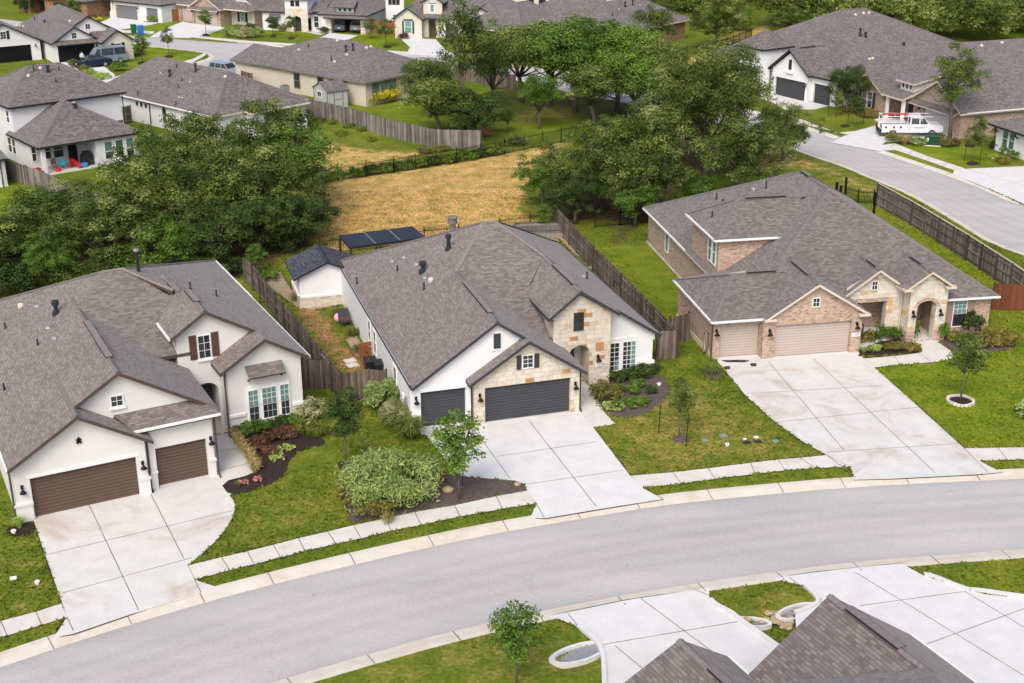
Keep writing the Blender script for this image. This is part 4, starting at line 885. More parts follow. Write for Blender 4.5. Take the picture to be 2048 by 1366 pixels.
h.ridge_vent((-.9,3.2,4.5),(1.0,3.2,4.5), .15); h.ridge_vent((2.42,1.2,4.79),(2.42,3.8,4.79), .15); h.ridge_vent((7.22,2.2,4.73),(7.22,3.4,4.73), .15); h.ridge_vent((10.12,2,4.79),(10.12,3.4,4.79), .15); h.ridge_vent((1.4,10.3,7.15),(4.2,10.3,7.15), .15); h.ridge_vent((6.85,12.6,7.75),(6.85,14,7.75), .15)
h.pipes([(1507,380,.1,.2,'cap'),(1532,376,.5,.05,'pipe'),(1433,398,.45,.05,'pipe'),(1446,402,.15,.06,'pipe'),(1424,434,.4,.045,'pipe')])
h.gutter(((-4.0,.1,2.6),(-.8,.1,2.6)), ((-4.0,.1,2.6),(-4.0,7.95,2.6)), ((11.8,1.15,2.62),(15.25,1.15,2.6)), ((-1.6,7.15,5.36),(2.6,7.15,5.36)), ((-1.6,7.15,5.36),(-1.6,13.4,5.36)), ((-1.52,13.4,2.75),(-1.52,24,2.75)), mat=trim_white)
for xa, xb, yy, zz in ((-.85,-.1,-.35,2.6),(5.2,5.9,-.35,2.55),(8.4,9.0,.55,3.58),(11.2,11.85,.55,3.6)):
    mb = MB(); mb.box(xa,xb,yy-.02,yy+.4,zz-.08,zz+.06); mb.build('eave_return', trim_tan, h.root)
h.spout((-3.8,.5), 0, 2.5, trim_brown); h.spout((8.98,1.9), 0, 3.4, trim_tan)
h.done()
# ================================================================ houses further back
def eaveset(h, x0, x1, y0, y1, z, mat): h.gutter(((x0,y0-.05,z),(x1,y0-.05,z)), mat=mat)
# ---- two-storey house with the toy-strewn patio
h = House((-42.65,116.52,40.36), 'house', 'white two-storey house with toys on its covered back patio', shingle_far, 'cap_far', trim_black); W = stucco_far
h.wall((.4,17),(.4,6.4), 0, 5.4, W); h.wall((.4,6.4),(11.2,6.4), 2.6, 5.4, W); h.wall((11.2,6.4),(11.2,16.5), 0, 5.4, W); h.wall((.4,6.4),(.4,3.1), 0, 2.6, W)
h.wall((.4,3.1),(5.6,3.1), 0, 2.6, W); h.wall((5.6,3.1),(5.6,.45), 0, 2.6, W); h.wall((5.6,.45),(9.8,.45), 0, 2.6, W); h.wall((9.8,.45),(9.8,7), 0, 2.6, W)
h.box('patio_slab', conc_walk, .2,5.7,.1,3.1,0,.08); h.box('column', trim_white, .45,.8,.4,.75,0,2.55)
fr = h.frame_of((.4,3.1),(5.6,3.1))
for u0, u1 in ((.15,.5),(1.0,1.9),(2.2,3.1)): h.window(fr, u0, u1, .8, 2.2, trim_white, glass, 1, 2, .09)
h.box('door', trim_black, 3.95,4.8,3.0,3.06,.1,2.25); h.box('door_glass', glass, 4.1,4.65,2.97,3.0,.3,2.1)
fr = h.frame_of((5.6,.45),(9.8,.45))
for u0, u1 in ((.85,1.55),(1.95,2.65),(3.0,3.7)): h.window(fr, u0, u1, 1.3, 2.15, trim_white, glass_green, 1, 1, .09, False); h.window(fr, u0, u1, .55, 1.2, trim_white, glass, 1, 1, .09, False)
fr = h.frame_of((.4,17),(.4,6.4))
for u0, u1, z0, z1 in ((9.2,9.8,3.7,4.8),(8.6,9.4,.8,2.2),(9.7,10.4,.8,2.2)): h.window(fr, u0, u1, z0, z1, trim_white, glass, 1, 2, .09)
h.slope([(-.0,0,2.7),(10.15,0,2.7),(5.1,5.6,5.5)]); h.slope([(0,7.6,2.7),(0,0,2.7),(5.1,5.6,5.5),(5.1,7.6,5.5)]); h.slope([(10.15,0,2.7),(10.15,7.6,2.7),(5.1,7.6,5.5),(5.1,5.6,5.5)]); h.cap((0,0,2.7),(5.1,5.6,5.5),w=.2); h.cap((10.15,0,2.7),(5.1,5.6,5.5),w=.2)
h.hip(-.05,11.6,5.9,16.6, 5.4, (4.2,11.2), (7.4,11.2), 8.0); h.spout((11.3,6.3), 0, 5.3, trim_black)
h.pipes([(150,216,.6,.13,'fluew'),(96,143,.6,.1,'flue'),(68,142,.6,.06,'pipe'),(57,152,.1,.2,'tan'),(81,137,.1,.2,'tan'),(118,140,.4,.05,'pipe'),(112,164,.4,.05,'pipe')]); h.done(); H5 = h
# ---- long white house behind the oak
h = House((-42.74,141.4,-41.75), 'house', 'long low white house with brown hip roof behind the oak clump', shingle_far, 'cap_far', trim_tan); W = stucco_far
h.wall((-3,.4),(17.4,.4), 0, 2.75, W); h.wall((17.4,.4),(17.4,4), 0, 2.75, W); h.wall((17.4,4),(18.9,4), 0, 2.75, W); h.wall((18.9,4),(18.9,10.8), 0, 2.75, W, [(1.2,5.6,0,2.3,0,1.5)]); h.wall((-3,11.5),(-3,.4), 0, 2.75, W)
h.box('column', trim_white, 18.6,18.95,10.4,10.75,0,2.7); h.wall((17.4,10.8),(17.4,4), 0, 2.6, W)
fr = h.frame_of((-3,.4),(17.4,.4))
for u0 in (6.4,7.2,8.0): h.window(fr, u0, u0+.5, 1.75, 2.25, trim_white, glass, 1, 1, .07, False)
h.window(fr, 11.2, 11.9, .6, 2.2, trim_white, glass, 1, 2, .07); h.spout((6.0,.3), 0, 2.7, trim_black); h.spout((8.6,.3), 0, 2.7, trim_black)
h.hip(-3.5,17.8,0,12, 2.7, (-.4,6), (12.3,6), 5.75); h.slope([(10,3.6,2.75),(19.3,3.6,2.7),(15.9,7.2,4.6),(10,7.2,4.6)]); h.slope([(19.3,3.6,2.7),(19.3,11,2.7),(15.9,7.2,4.6)]); h.slope([(19.3,11,2.7),(10,11,2.7),(10,7.2,4.6),(15.9,7.2,4.6)]); h.cap((19.3,3.6,2.7),(15.9,7.2,4.6),w=.2); h.cap((19.3,11,2.7),(15.9,7.2,4.6),(12.8,7.2,4.6),w=.2)
h.slope([(-4.6,2.2,2.7),(-1,2.2,2.9),(-1,4.6,4.0),(-4.2,4.6,4.0)]); h.slope([(-4.2,4.6,4.0),(-1,4.6,4.0),(-1,7,2.9),(-4.6,7,2.7)])
h.gutter(((-3.5,-.05,2.68),(17.8,-.05,2.68)), ((19.35,3.6,2.68),(19.35,11,2.68)))
h.pipes([(340,152,.7,.11,'flue'),(392,143,.9,.09,'flue'),(353,135,.35,.05,'pipe'),(364,162,.35,.05,'pipe'),(357,176,.4,.05,'pipe'),(276,190,.4,.05,'pipe'),(322,148,.1,.2,'cap'),(381,165,.1,.2,'cap'),(359,196,.1,.2,'cap'),(365,197,.1,.2,'cap'),(451,154,.1,.2,'tan'),(352,210,.35,.05,'pipe')]); h.done(); H6 = h
# ---- beige house
h = House((-34.13,161.19,-39.15), 'house', 'beige stucco house with olive window trim beside a yellow shrub', shingle_far, 'cap_far', trim_olive); W = stucco_beige
h.wall((.3,.4),(22.6,.4), 0, 2.8, W); h.wall((22.6,.4),(22.6,7.4), 0, 2.8, W); h.wall((22.6,7.4),(19.5,7.4), 0, 2.8, W); h.wall((19.5,7.4),(19.5,12), 0, 2.8, W); h.wall((.3,12),(.3,.4), 0, 2.8, W)
h.box('column', trim_tan, 21.6,21.95,11.6,11.95,0,2.75); fr = h.frame_of((.3,.4),(22.6,.4))
for u0 in (10.6,14.6): h.window(fr, u0, u0+.85, .75, 2.35, trim_olive, glass, 1, 2, .12)
for u0 in (16.6,17.8): h.window(fr, u0, u0+.95, 1.75, 2.3, trim_olive, glass, 1, 1, .12, False)
fr = h.frame_of((22.6,.4),(22.6,7.4))
for u0 in (1.1,2.5,3.8): h.window(fr, u0, u0+.95, .6, 2.4, trim_olive, glass_green, 1, 2, .1)
h.band(h.frame_of((.3,.4),(22.6,.4)), 8, 22.3, .38, .46, trim_tan, .03)
h.hip(-.1,23.1,0,12.4, 2.8, (9.8,6.4), (15.6,6.4), 5.7, caps=False); h.slope([(-.2,0,2.8),(9,0,2.8),(9,4,4.25),(-.2,4,4.25)]); h.slope([(-.2,4,4.25),(9,4,4.25),(9,8,2.8),(-.2,8,2.8)])
h.W[W.name].poly([(.3,.4,2.8),(.3,7.6,2.8),(.3,4,4.1)][::-1])
h.pipes([(692,103,.75,.09,'flue'),(706,101,.85,.09,'flue'),(663,121,.45,.06,'pipe'),(617,94,.4,.06,'pipe'),(675,82,.1,.2,'tan'),(733,96,.1,.2,'tan'),(742,94,.1,.2,'tan'),(670,124,.1,.2,'tan'),(694,110,.1,.2,'tan'),(598,100,.1,.2,'tan')]); h.done(); H7 = h
# ---- sheds
h = House((*G(628.7,208.2),-55), 'shed', 'pale grey garden shed with olive trim and double door', shingle_far, 'cap_far', trim_olive, 'shed', .1); W = simple('shed_grey', (.42,.44,.46), .8, .95, 1.03, 2)
h.wall((0,0),(3.3,0), 0, 2.0, W, (), [(0,2.0),(3.3,2.0),(1.65,2.75)]); h.wall((3.3,0),(3.3,2.6), 0, 2.0, W); h.wall((0,2.6),(0,0), 0, 2.0, W); h.wall((3.3,2.6),(0,2.6), 0, 2.0, W)
h.window(h.frame_of((0,0),(3.3,0)), 1.0, 1.9, 1.1, 1.65, trim_white, glass, 2, 1, .1, False); fr = h.frame_of((3.3,0),(3.3,2.6))
mb = MB(); h.pbox(mb, fr, .85, 1.9, .1, 1.85, .0, .03); d_ = mb.build('door', W, h.root)
for u0, u1, z0, z1 in ((.78,.86,.05,1.92),(1.86,1.94,.05,1.92),(.86,1.86,1.85,1.92),(.86,1.86,.9,.98)): mb = MB(); h.pbox(mb, fr, u0, u1, z0, z1, .0, .05); mb.build('door_trim', trim_olive, d_)
for u in (.0,3.22): mb = MB(); h.pbox(mb, h.frame_of((0,0),(3.3,0)), u, u+.1, 0, 2.0, 0, .03); mb.build('corner_trim', trim_olive, h.root)
mb = MB(); h.pbox(mb, fr, 2.5, 2.6, 0, 2.0, 0, .03); mb.build('corner_trim', trim_olive, h.root)
h.gable(-.15,1.65,3.45, 1.95,2.8,1.95, -.12,2.72, caps=False); h.done()
h = House((*G(600,617),17), 'shed', 'small white outbuilding with black roof and stone base', shingle_black, 'cap_black', trim_black, 'outbuilding', .14); W = stucco_white
h.wall((.05,0),(3.9,0), .75, 2.3, W, (), [(0,2.3),(3.85,2.3),(1.93,3.1)]); h.wall((.05,3.4),(.05,0), .75, 2.3, W); h.wall((3.9,0),(3.9,3.4), 0, 2.3, W); h.wall((3.9,3.4),(.05,3.4), 0, 2.3, W)
h.wall((0,-.06),(3.95,-.06), 0, .72, limestone); h.wall((0,3.4),(0,-.06), 0, .72, limestone); h.band(h.frame_of((.05,0),(3.9,0)), -.1, 3.9, .7, .85, trim_white, .1); h.band(h.frame_of((.05,3.4),(.05,0)), 0, 3.5, .7, .85, trim_white, .1)
h.window(h.frame_of((.05,3.4),(.05,0)), .5, .9, 1.2, 2.0, trim_black, glass, 1, 1, .06, False)
h.gable(-.35,1.95,4.25, 2.2,3.2,2.2, -.35,3.7); h.done(); HS_ = h
# ---- black garage house, upper left
h = House((-59.57,174.84,33), 'house', 'white house with black double garage door and cream gable wing', shingle_far, 'cap_far', trim_black); W = stucco_far
h.wall((-.6,0),(5.3,0), 0, 2.4, W, [(.6,5.48,0,2.13)], [(0,2.4),(5.9,2.4),(5.9,2.7),(2.9,4.5),(0,2.7)]); h.garage(h.frame_of((0,0),(5,0)), 0, 4.88, 0, 2.13, metal_black); h.window(h.frame_of((0,0),(5,0)), 2.0, 2.6, 3.0, 3.7, trim_white, glass, 2, 2, .08, False); h.lamp(h.frame_of((0,0),(5,0)), 5.1, 1.7)
h.slope([(-.3,-.9,2.4),(5.1,-.9,2.4),(5.1,.02,2.85),(-.3,.02,2.85)], .12)
h.wall((-.6,16),(-.6,0), 0, 2.7, W); h.wall((5.3,0),(5.3,-2.2), 0, 2.6, stucco_cream); h.wall((5.3,-2.2),(9.3,-2.2), 0, 2.6, stucco_cream, (), [(0,2.6),(4,2.6),(2,3.9)]); h.wall((9.3,-2.2),(9.3,16), 0, 2.6, W)
fr = h.frame_of((5.3,-2.2),(9.3,-2.2)); h.window(fr, 1.6, 2.4, .5, 2.2, trim_white, glass, 1, 2, .07); h.shutters(fr, 1.6, 2.4, .45, 2.3, trim_black, .4, .08)
h.W[W.name].poly([(1.5,.6,3.6),(7.4,.6,3.5),(7.4,.6,3.9),(4.4,.6,5.5),(1.5,.6,4.0)]); h.window(h.frame_of((0,.6),(8,.6)), 4.1, 4.7, 4.0, 4.6, trim_white, glass, 2, 2, .08, False)
h.gable(-.9,2.35,5.6, 2.6,4.6,2.6, -.45,5); h.gable(-.9,4.4,9.7, 2.6,5.75,2.6, .2,9, right=False); h.slope([(4.4,.2,5.75),(7.7,.2,3.8),(9.7,4,2.6),(9.7,14,2.6),(4.4,14,5.75)]); h.slope([(-.9,9,2.6),(4.4,9,5.75),(4.4,14,5.75),(-.9,18,2.6)]); h.slope([(-.9,18,2.6),(4.4,14,5.75),(9.7,18,2.6)])
h.slope([(5.0,-.5,2.7),(8,-.5,2.7),(8,.6,3.6),(4.6,.6,3.6)]); h.gable(4.95,7.3,9.65, 2.5,4.05,2.5, -2.6,4)
h.pipes([(32,45,.8,.1,'fluew'),(70,40,.5,.06,'pipe'),(89,46,.6,.1,'fluew'),(34,52,.1,.2,'tan'),(40,52,.1,.2,'tan'),(47,53,.1,.2,'tan'),(140,43,.1,.2,'tan')]); h.done(); H9 = h
h = House((*G(-12,128),33), 'house', 'white gabled house with black shutters at the upper left edge', shingle_far, 'cap_far', trim_black); W = stucco_far
h.wall((-3,0),(6.2,0), 0, 2.6, W, [(2.2,8.0,0,2.1)], [(0,2.6),(9.2,2.6),(4.6,5.0)]); h.garage(h.frame_of((-3,0),(6.2,0)), 2.2, 8.0, 0, 2.1, metal_black); fr = h.frame_of((-3,0),(6.2,0)); h.window(fr, 4.3, 5.0, 3.1, 4.0, trim_white, glass, 2, 3, .07, False); h.shutters(fr, 4.3, 5.0, 3.05, 4.1, trim_black, .35, .08); h.lamp(fr, 8.6, 1.8)
h.wall((6.2,0),(6.2,14), 0, 2.6, W); h.wall((-3,14),(-3,0), 0, 2.6, W); h.gable(-3.4,1.6,6.6, 2.5,5.15,2.5, -.4,14); h.done()
# ---- row along the far street
h = House((-63.35,215.48,-32.72), 'house', 'white house with two grey garage doors on the far street', shingle_far, 'cap_far', trim_black); W = stucco_cream
h.wall((-.5,0),(5.6,0), 0, 2.8, W, [(.5,5.4,0,2.13)]); h.garage(h.frame_of((0,0),(5,0)), 0, 4.9, 0, 2.13, door_grey); h.lamp(h.frame_of((0,0),(5,0)), 5.2, 1.8); h.wall((5.6,0),(10.4,0), 0, 2.8, stucco_far, [(1.4,3.9,0,2.13)]); h.garage(h.frame_of((5.6,0),(10.4,0)), 1.4, 3.9, 0, 2.13, door_grey)
h.wall((10.4,0),(10.4,14), 0, 2.8, stucco_far); h.wall((-10,0),(-4.6,0), 0, 2.8, stucco_far); h.wall((-4.6,1.6),(-.5,1.6), 0, 2.8, W); h.wall((-4.6,0),(-4.6,1.6), 0, 2.8, W); h.wall((-10,14),(-10,0), 0, 2.8, W)
for x in (-1.0,-4.2): mb = MB(); mb.lathe([(.45,0),(.42,1.0),(.22,1.05),(.2,2.6),(.3,2.65),(.3,2.75)], x, .2, 8); mb.build('column', trim_white, h.root)
h.window(h.frame_of((-10,0),(-4.6,0)), 2.2, 3.2, .6, 2.3, trim_white, glass_teal, 1, 2, .08); h.box('door', wood_dark, -2.2,-1.4,1.52,1.58,0,2.1); h.slope([(-4.8,-.4,2.75),(-.4,-.4,2.75),(-.4,1.7,3.4),(-4.8,1.7,3.4)])
h.hip(-10.4,10.8,-.4,14.4, 2.8, (-3.5,7), (3.9,7), 6.3); h.done()
h = House((-49.5,209.44,-32.37), 'house', 'brown brick house with wide grey garage and clipped gable', shingle_far, 'cap_far', trim_tan); W = brick_tan
h.wall((-.4,0),(5.6,0), 0, 2.6, W, [(.4,5.3,0,2.13)], [(0,2.6),(6,2.6),(3,4.3)]); h.garage(h.frame_of((0,0),(5,0)), 0, 4.9, 0, 2.13, door_tan); h.slope([(-.5,-.8,2.35),(5.7,-.8,2.35),(5.7,.02,2.75),(-.5,.02,2.75)], .12)
h.wall((-4.2,.8),(-.4,.8), 0, 2.6, W, [(.7,3.2,0,2.13)]); h.garage(h.frame_of((-4.2,.8),(-.4,.8)), .7, 3.2, 0, 2.13, door_tan); h.wall((-4.2,12),(-4.2,.8), 0, 2.6, W); h.lamp(h.frame_of((0,0),(5,0)), -.25, 1.8); h.lamp(h.frame_of((0,0),(5,0)), 5.2, 1.8)
h.wall((5.6,2.4),(10.4,2.4), 0, 2.7, stucco_cream, (), [(0,2.7),(4.8,2.7),(3.4,3.9),(1.4,3.9)]); fr = h.frame_of((5.6,2.4),(10.4,2.4)); h.window(fr, 1.9, 2.8, .6, 2.3, trim_white, glass_teal, 1, 2, .08); h.shutters(fr, 1.9, 2.8, .55, 2.3, trim_black, .5, .08); h.wall((10.4,2.4),(10.4,16), 0, 2.7, W); h.wall((5.6,0),(5.6,2.4), 0, 2.7, W)
fr = h.frame_of((10.4,2.4),(10.4,16)); h.window(fr, 5, 5.9, 1.2, 2.2, trim_white, glass, 1, 1, .07, False)
h.gable(-.8,2.6,6.0, 2.6,4.5,2.6, -.4,6); h.hip(-4.6,10.8,.4,16, 2.7, (2.4,7.5), (3.5,8), 6.2); h.hip(5.2,10.8,2.0,12, 2.75, (8,4.2), (8,9), 4.5); h.done()
h = House((-26.99,199.93,-14), 'house', 'white house whose open garage shows two parked cars', shingle_far, 'cap_far', trim_black); W = stucco_far
h.wall((-.6,0),(5.4,0), 0, 2.7, limestone_pale, [(.6,5.3,0,2.13,0,5.5)]); h.wall((5.4,0),(5.4,13), 0, 2.7, W); h.wall((-1.5,0),(-.6,0), 0, 2.7, W); h.wall((-.6,5.6),(5.4,5.6), 0, 2.7, trim_char)
h.wall((-3.6,1.2),(-1.5,1.2), 0, 2.9, W); h.window(h.frame_of((-3.6,1.2),(-1.5,1.2)), .5, 1.2, .6, 2.2, trim_white, glass, 1, 2, .08); h.window(h.frame_of((-3.6,1.2),(-1.5,1.2)), .4, 1.4, 2.45, 2.75, trim_white, glass, 2, 1, .06, False)
h.wall((-7.2,0),(-3.6,0), 0, 3.4, limestone_pale, [(1.2,2.5,0,2.3,.5,1)]); h.wall((-7.2,0),(-3.6,0), 3.4, 4.9, W); h.box('door', trim_char, -6,-4.7,.9,.95,0,2.2); h.wall((-3.6,0),(-3.6,6), 2, 4.9, W); h.wall((-7.2,6),(-7.2,0), 2, 4.9, W)
fr = h.frame_of((-7.2,0),(-3.6,0))
for u in (1.0,1.8): h.window(fr, u, u+.5, 3.8, 4.5, trim_black, glass, 1, 1, .06, False)
h.wall((-11.2,.6),(-7.2,.6), 0, 2.8, W); h.window(h.frame_of((-11.2,.6),(-7.2,.6)), 1.6, 2.5, .7, 1.8, trim_white, glass_green, 1, 2, .08); h.slope([(-10,.0,2.05),(-8.2,.0,2.05),(-8.2,.6,2.4),(-10,.6,2.4)], .1); h.wall((-11.2,13),(-11.2,.6), 0, 2.8, W)
h.slope([(-.9,-.9,2.35),(5.7,-.9,2.35),(5.7,.1,2.8),(-.9,.1,2.8)], .12)
h.hip(-2.0,5.9,-.3,13.5, 2.8, (1.95,3.9), (1.95,9), 5.3); h.W[W.name].poly([(.9,.35,2.9),(3.6,.35,2.9),(3.6,.35,3.9),(.9,.35,3.9)]); h.slope([(.6,-.2,3.85),(3.9,-.2,3.85),(3.6,2.2,4.8),(.9,2.2,4.8)], .14)
for u in (1.2,2.0,2.8): h.window(h.frame_of((0,.34),(5,.34)), u, u+.45, 3.2, 3.7, trim_white, glass, 1, 1, .06, False)
h.hip(-7.6,-3.2,-.4,6, 4.95, (-5.4,2.5), (-5.4,3.5), 6.6); h.hip(-11.6,-3,.2,13, 2.85, (-7.5,5), (-7.0,8), 5.6); h.slope([(-4,.6,3.0),(-1.2,.6,3.0),(-1.2,3,4.0),(-4,3,4.0)]); h.done(); H12 = h
h = House((-16.47,195.22,-9), 'house', 'cream house with arched black-trimmed window and tall entry gable', shingle_far, 'cap_far', trim_black); W = stucco_cream
h.wall((-.6,0),(3.4,0), 0, 2.9, W, (), [(0,2.9),(4,2.9),(2,4.3)]); fr = h.frame_of((-.6,0),(3.4,0)); h.window(fr, 1.5, 2.5, .8, 2.5, trim_white, glass_teal, 1, 2, .1); h.band(fr, 1.3, 2.7, 2.55, 2.75, trim_black, .08); h.shutters(fr, 1.5, 2.5, .7, 2.5, trim_black, .25, .12)
h.wall((3.4,0),(3.4,1.4), 0, 2.9, W); h.wall((3.4,1.4),(6.2,1.4), 0, 5.0, W, [(.7,1.8,0,2.9,0,1)], [(0,5.0),(2.8,5.0),(1.4,6.0)]); h.box('door', wood_dark, 4.1,5.2,2.2,2.25,0,2.3); fr = h.frame_of((3.4,1.4),(6.2,1.4)); h.window(fr, 1.05, 1.6, 3.7, 4.7, trim_white, glass_teal, 1, 2, .14, False); h.band(fr, .85, 1.8, 4.85, 4.95, trim_black, .08)
h.wall((6.2,.8),(9.2,.8), 0, 2.9, W, [(.6,2.4,0,2.13)]); h.garage(h.frame_of((6.2,.8),(9.2,.8)), .6, 2.4, 0, 2.13, door_char); h.wall((9.2,.2),(15,.2), 0, 2.9, W, [(.6,5.3,0,2.13)], [(0,2.9),(5.8,2.9),(2.9,4.4)]); h.garage(h.frame_of((9.2,.2),(15,.2)), .6, 5.3, 0, 2.13, door_char); h.lamp(h.frame_of((9.2,.2),(15,.2)), .3, 1.7); h.wall((15,.2),(15,16), 0, 2.9, W)
h.wall((-.6,16),(-.6,0), 0, 2.9, W); h.wall((-3.4,6),(-.6,6), 0, 5.6, stucco_far); h.wall((-3.4,16),(-3.4,6), 0, 5.6, stucco_far)
for u in (.5,1.1,1.7): h.window(h.frame_of((-3.4,6),(-.6,6)), u, u+.4, 4.0, 4.8, trim_black, glass, 1, 1, .06, False)
h.window(h.frame_of((-3.4,6),(-.6,6)), 1.2, 1.8, .5, 2.4, trim_black, glass, 1, 1, .08, False)
h.gable(-1,1.4,3.8, 2.8,4.5,2.8, -.4,6); h.gable(3.0,4.8,6.6, 5.0,6.25,5.0, 1.0,7); h.gable(8.8,12.1,15.4, 2.9,4.7,2.9, -.2,6); h.hip(-1,15.4,.6,17, 2.9, (5.5,8.5), (8.5,8.5), 7.6); h.hip(-3.8,4,5.6,16.4, 5.6, (.1,9.6), (.1,12), 7.4); h.done()
h = House((14.47,181.76,51), 'house', 'brown brick house with a very large grey hip roof', shingle_far, 'cap_far', trim_tan); W = brick_brown
h.wall((-.5,0),(17,0), 0, 2.8, W); h.wall((-.5,14),(-.5,0), 0, 2.8, W); h.wall((17,0),(17,14), 0, 2.8, W); fr = h.frame_of((-.5,0),(17,0))
for u in (4.6,9.8): h.window(fr, u, u+.8, .7, 2.3, trim_white, glass, 1, 2, .07)
h.band(fr, 4.0, 8.5, .0, .35, conc_kerb, .05, 'foundation'); h.wall((-6.5,10),(-2.5,10), 0, 3, W, (), [(0,3),(4,3),(2.8,4.2),(1.2,4.2)]); h.gable(-6.9,-4.5,-2.1, 3,4.5,3, 9.6,14)
h.hip(-1.2,17.5,-.6,20, 2.8, (7,9.2), (9.4,9.8), 8.2); h.hip(-9,4,9.5,22, 2.9, (-3.5,15), (-1,15), 6.0); h.spout((8.2,-.1), 0, 2.7, trim_tan)
h.pipes([(1250,13,.7,.1,'flue'),(1265,10,.7,.08,'flue'),(1225,32,.5,.06,'pipe'),(1238,20,.1,.2,'cap'),(1280,11,.1,.2,'cap')]); h.done()
h = House((*G(950,14),-10), 'house', 'cream house with long grey roof between the far oaks', shingle_far, 'cap_far', trim_black); W = stucco_cream
h.wall((-6,0),(22,0), 0, 2.9, W); fr = h.frame_of((-6,0),(22,0))
for u in (15,17,21): h.window(fr, u, u+1, .8, 2.3, trim_black, glass, 1, 1, .08)
h.hip(-6.5,22.5,-.5,16, 2.9, (3,7.7), (14,7.7), 7.0); h.done()
h = House((*G(75,28),-30), 'house', 'dark brown brick house at the far left with grey garage', shingle_far, 'cap_far', trim_brown); W = brick_brown
h.wall((-4,0),(11.5,0), 0, 2.8, W, [(8.0,10.8,0,2.13),(2.5,6.0,0,2.3,0,2)]); h.garage(h.frame_of((-4,0),(11.5,0)), 8.0, 10.8, 0, 2.13, trim_char); h.wall((-1.5,2),(2,2), 0, 2.6, trim_char); h.wall((11.5,0),(11.5,12), 0, 2.8, W); h.hip(-4.5,12,-.5,13, 2.8, (2.5,6.2), (5,6.2), 6.4); h.done()
# ---- right-hand street
h = House((30.67,154.08,-56.1), 'house', 'white house with square tower and two dark garage doors', shingle_far, 'cap_far', trim_black); W = stucco_white
h.wall((-.5,0),(5.15,0), 0, 3.0, W, [(.5,5.32,0,2.13)], [(0,3.0),(5.65,3.0),(5.65,3.1),(2.8,5.2),(0,3.1)]); fr = h.frame_of((0,0),(5,0)); h.garage(fr, 0, 4.82, 0, 2.13, door_char); h.lamp(fr, -.25, 1.7); h.lamp(fr, 4.98, 1.7)
h.band(fr, 1.75, 2.9, 2.85, 3.05, trim_white, .25, 'window_ledge'); h.band(fr, 1.9, 2.75, 3.05, 4.6, trim_white, .08); h.window(fr, 2.15, 2.5, 3.3, 4.35, trim_black, glass, 1, 3, .05, False, .08)
h.wall((5.15,0),(5.15,.66), 0, 3, W); h.wall((5.15,.66),(8.9,.66), 0, 2.95, W, [(.35,2.95,0,2.13)]); h.garage(h.frame_of((5.15,.66),(8.9,.66)), .35, 2.95, 0, 2.13, door_char); h.lamp(h.frame_of((5.15,.66),(8.9,.66)), 3.25, 1.7); h.wall((8.9,.66),(8.9,27), 0, 2.95, W)
h.wall((-4.8,-1.2),(-.9,-1.2), 0, 5.2, W, [(1.0,2.7,0,2.7,.45,.7)]); h.wall((-.9,-1.2),(-.9,3), 0, 5.2, W); h.wall((-4.8,3),(-4.8,-1.2), 0, 5.2, W); h.wall((-11.6,2.4),(-4.8,2.4), 0, 2.8, W)
fr = h.frame_of((-11.6,2.4),(-4.8,2.4)); h.window(fr, 4.2, 4.9, .8, 2.3, trim_white, glass_green, 1, 2, .08, arch=.2)
h.gable(-.9,2.3,5.55, 3.05,5.6,3.05, -.45,6); h.hip(-12.3,9.3,.25,28, 3.0, (-1.5,11.5), (-1.5,15.5), 8.6); h.hip(-5.2,-.55,-1.6,3.4, 5.25, (-2.9,.9), (-2.9,.9), 7.1); h.hip(-12.3,-4,2.0,12, 2.8, (-8.2,6), (-8.2,8), 5); h.spout((-.75,-.1), 0, 3, trim_black)
h.ridge_vent((2.3,1.2,5.64),(2.3,3.6,5.64))
h.pipes([(1720,72,.9,.1,'flue'),(1731,74,.6,.1,'flue'),(1807,90,.35,.1,'flue'),(1711,30,.1,.2,'tan'),(1727,27,.1,.2,'tan'),(1738,26,.1,.2,'tan'),(1739,119,.1,.2,'tan'),(1745,117,.1,.2,'tan')]); h.done()
h = House((40.07,141.61,-70), 'house', 'tan brick house with cream dormer beside the white work truck', shingle_far, 'cap_far', trim_tan); W = brick_tan
h.wall((-6,0),(-.2,0), 0, 2.7, W, (), [(0,2.7),(5.8,2.7),(2.9,4.0)]); fr = h.frame_of((-6,0),(-.2,0))
for u in (2.0,3.1): h.window(fr, u, u+.8, .6, 2.3, trim_white, glass, 1, 2, .07)
h.shutters(fr, 2.0, 3.9, .6, 2.35, trim_char, .5, .08); h.wall((-.2,0),(-.2,2.4), 0, 2.7, W); h.wall((-.2,2.4),(3.6,2.4), 0, 2.7, W); h.box('column', trim_white, .2,.5,.1,.4,0,2.6); h.box('column', trim_white, 3.0,3.3,.1,.4,0,2.6); h.box('door', trim_char, 1.3,2.4,2.3,2.36,0,2.3)
h.wall((3.6,1.2),(11.4,1.2), 0, 2.6, W, [(1.7,6.6,0,2.13)], [(0,2.6),(7.8,2.6),(7.8,2.9),(3.9,5.0),(0,2.9)]); h.garage(h.frame_of((3.6,1.2),(11.4,1.2)), 1.7, 6.6, 0, 2.13, door_white); h.lamp(h.frame_of((3.6,1.2),(11.4,1.2)), 1.2, 1.8); h.wall((3.6,2.4),(3.6,1.2), 0, 2.6, W); h.wall((11.4,1.2),(11.4,28), 0, 2.75, W)
h.slope([(3.7,.4,2.4),(11.2,.4,2.4),(11.2,1.25,2.85),(3.7,1.25,2.85)], .12); h.slope([(-.4,-.3,2.65),(3.6,-.3,2.65),(3.6,2.6,3.7),(-.4,2.6,3.7)])
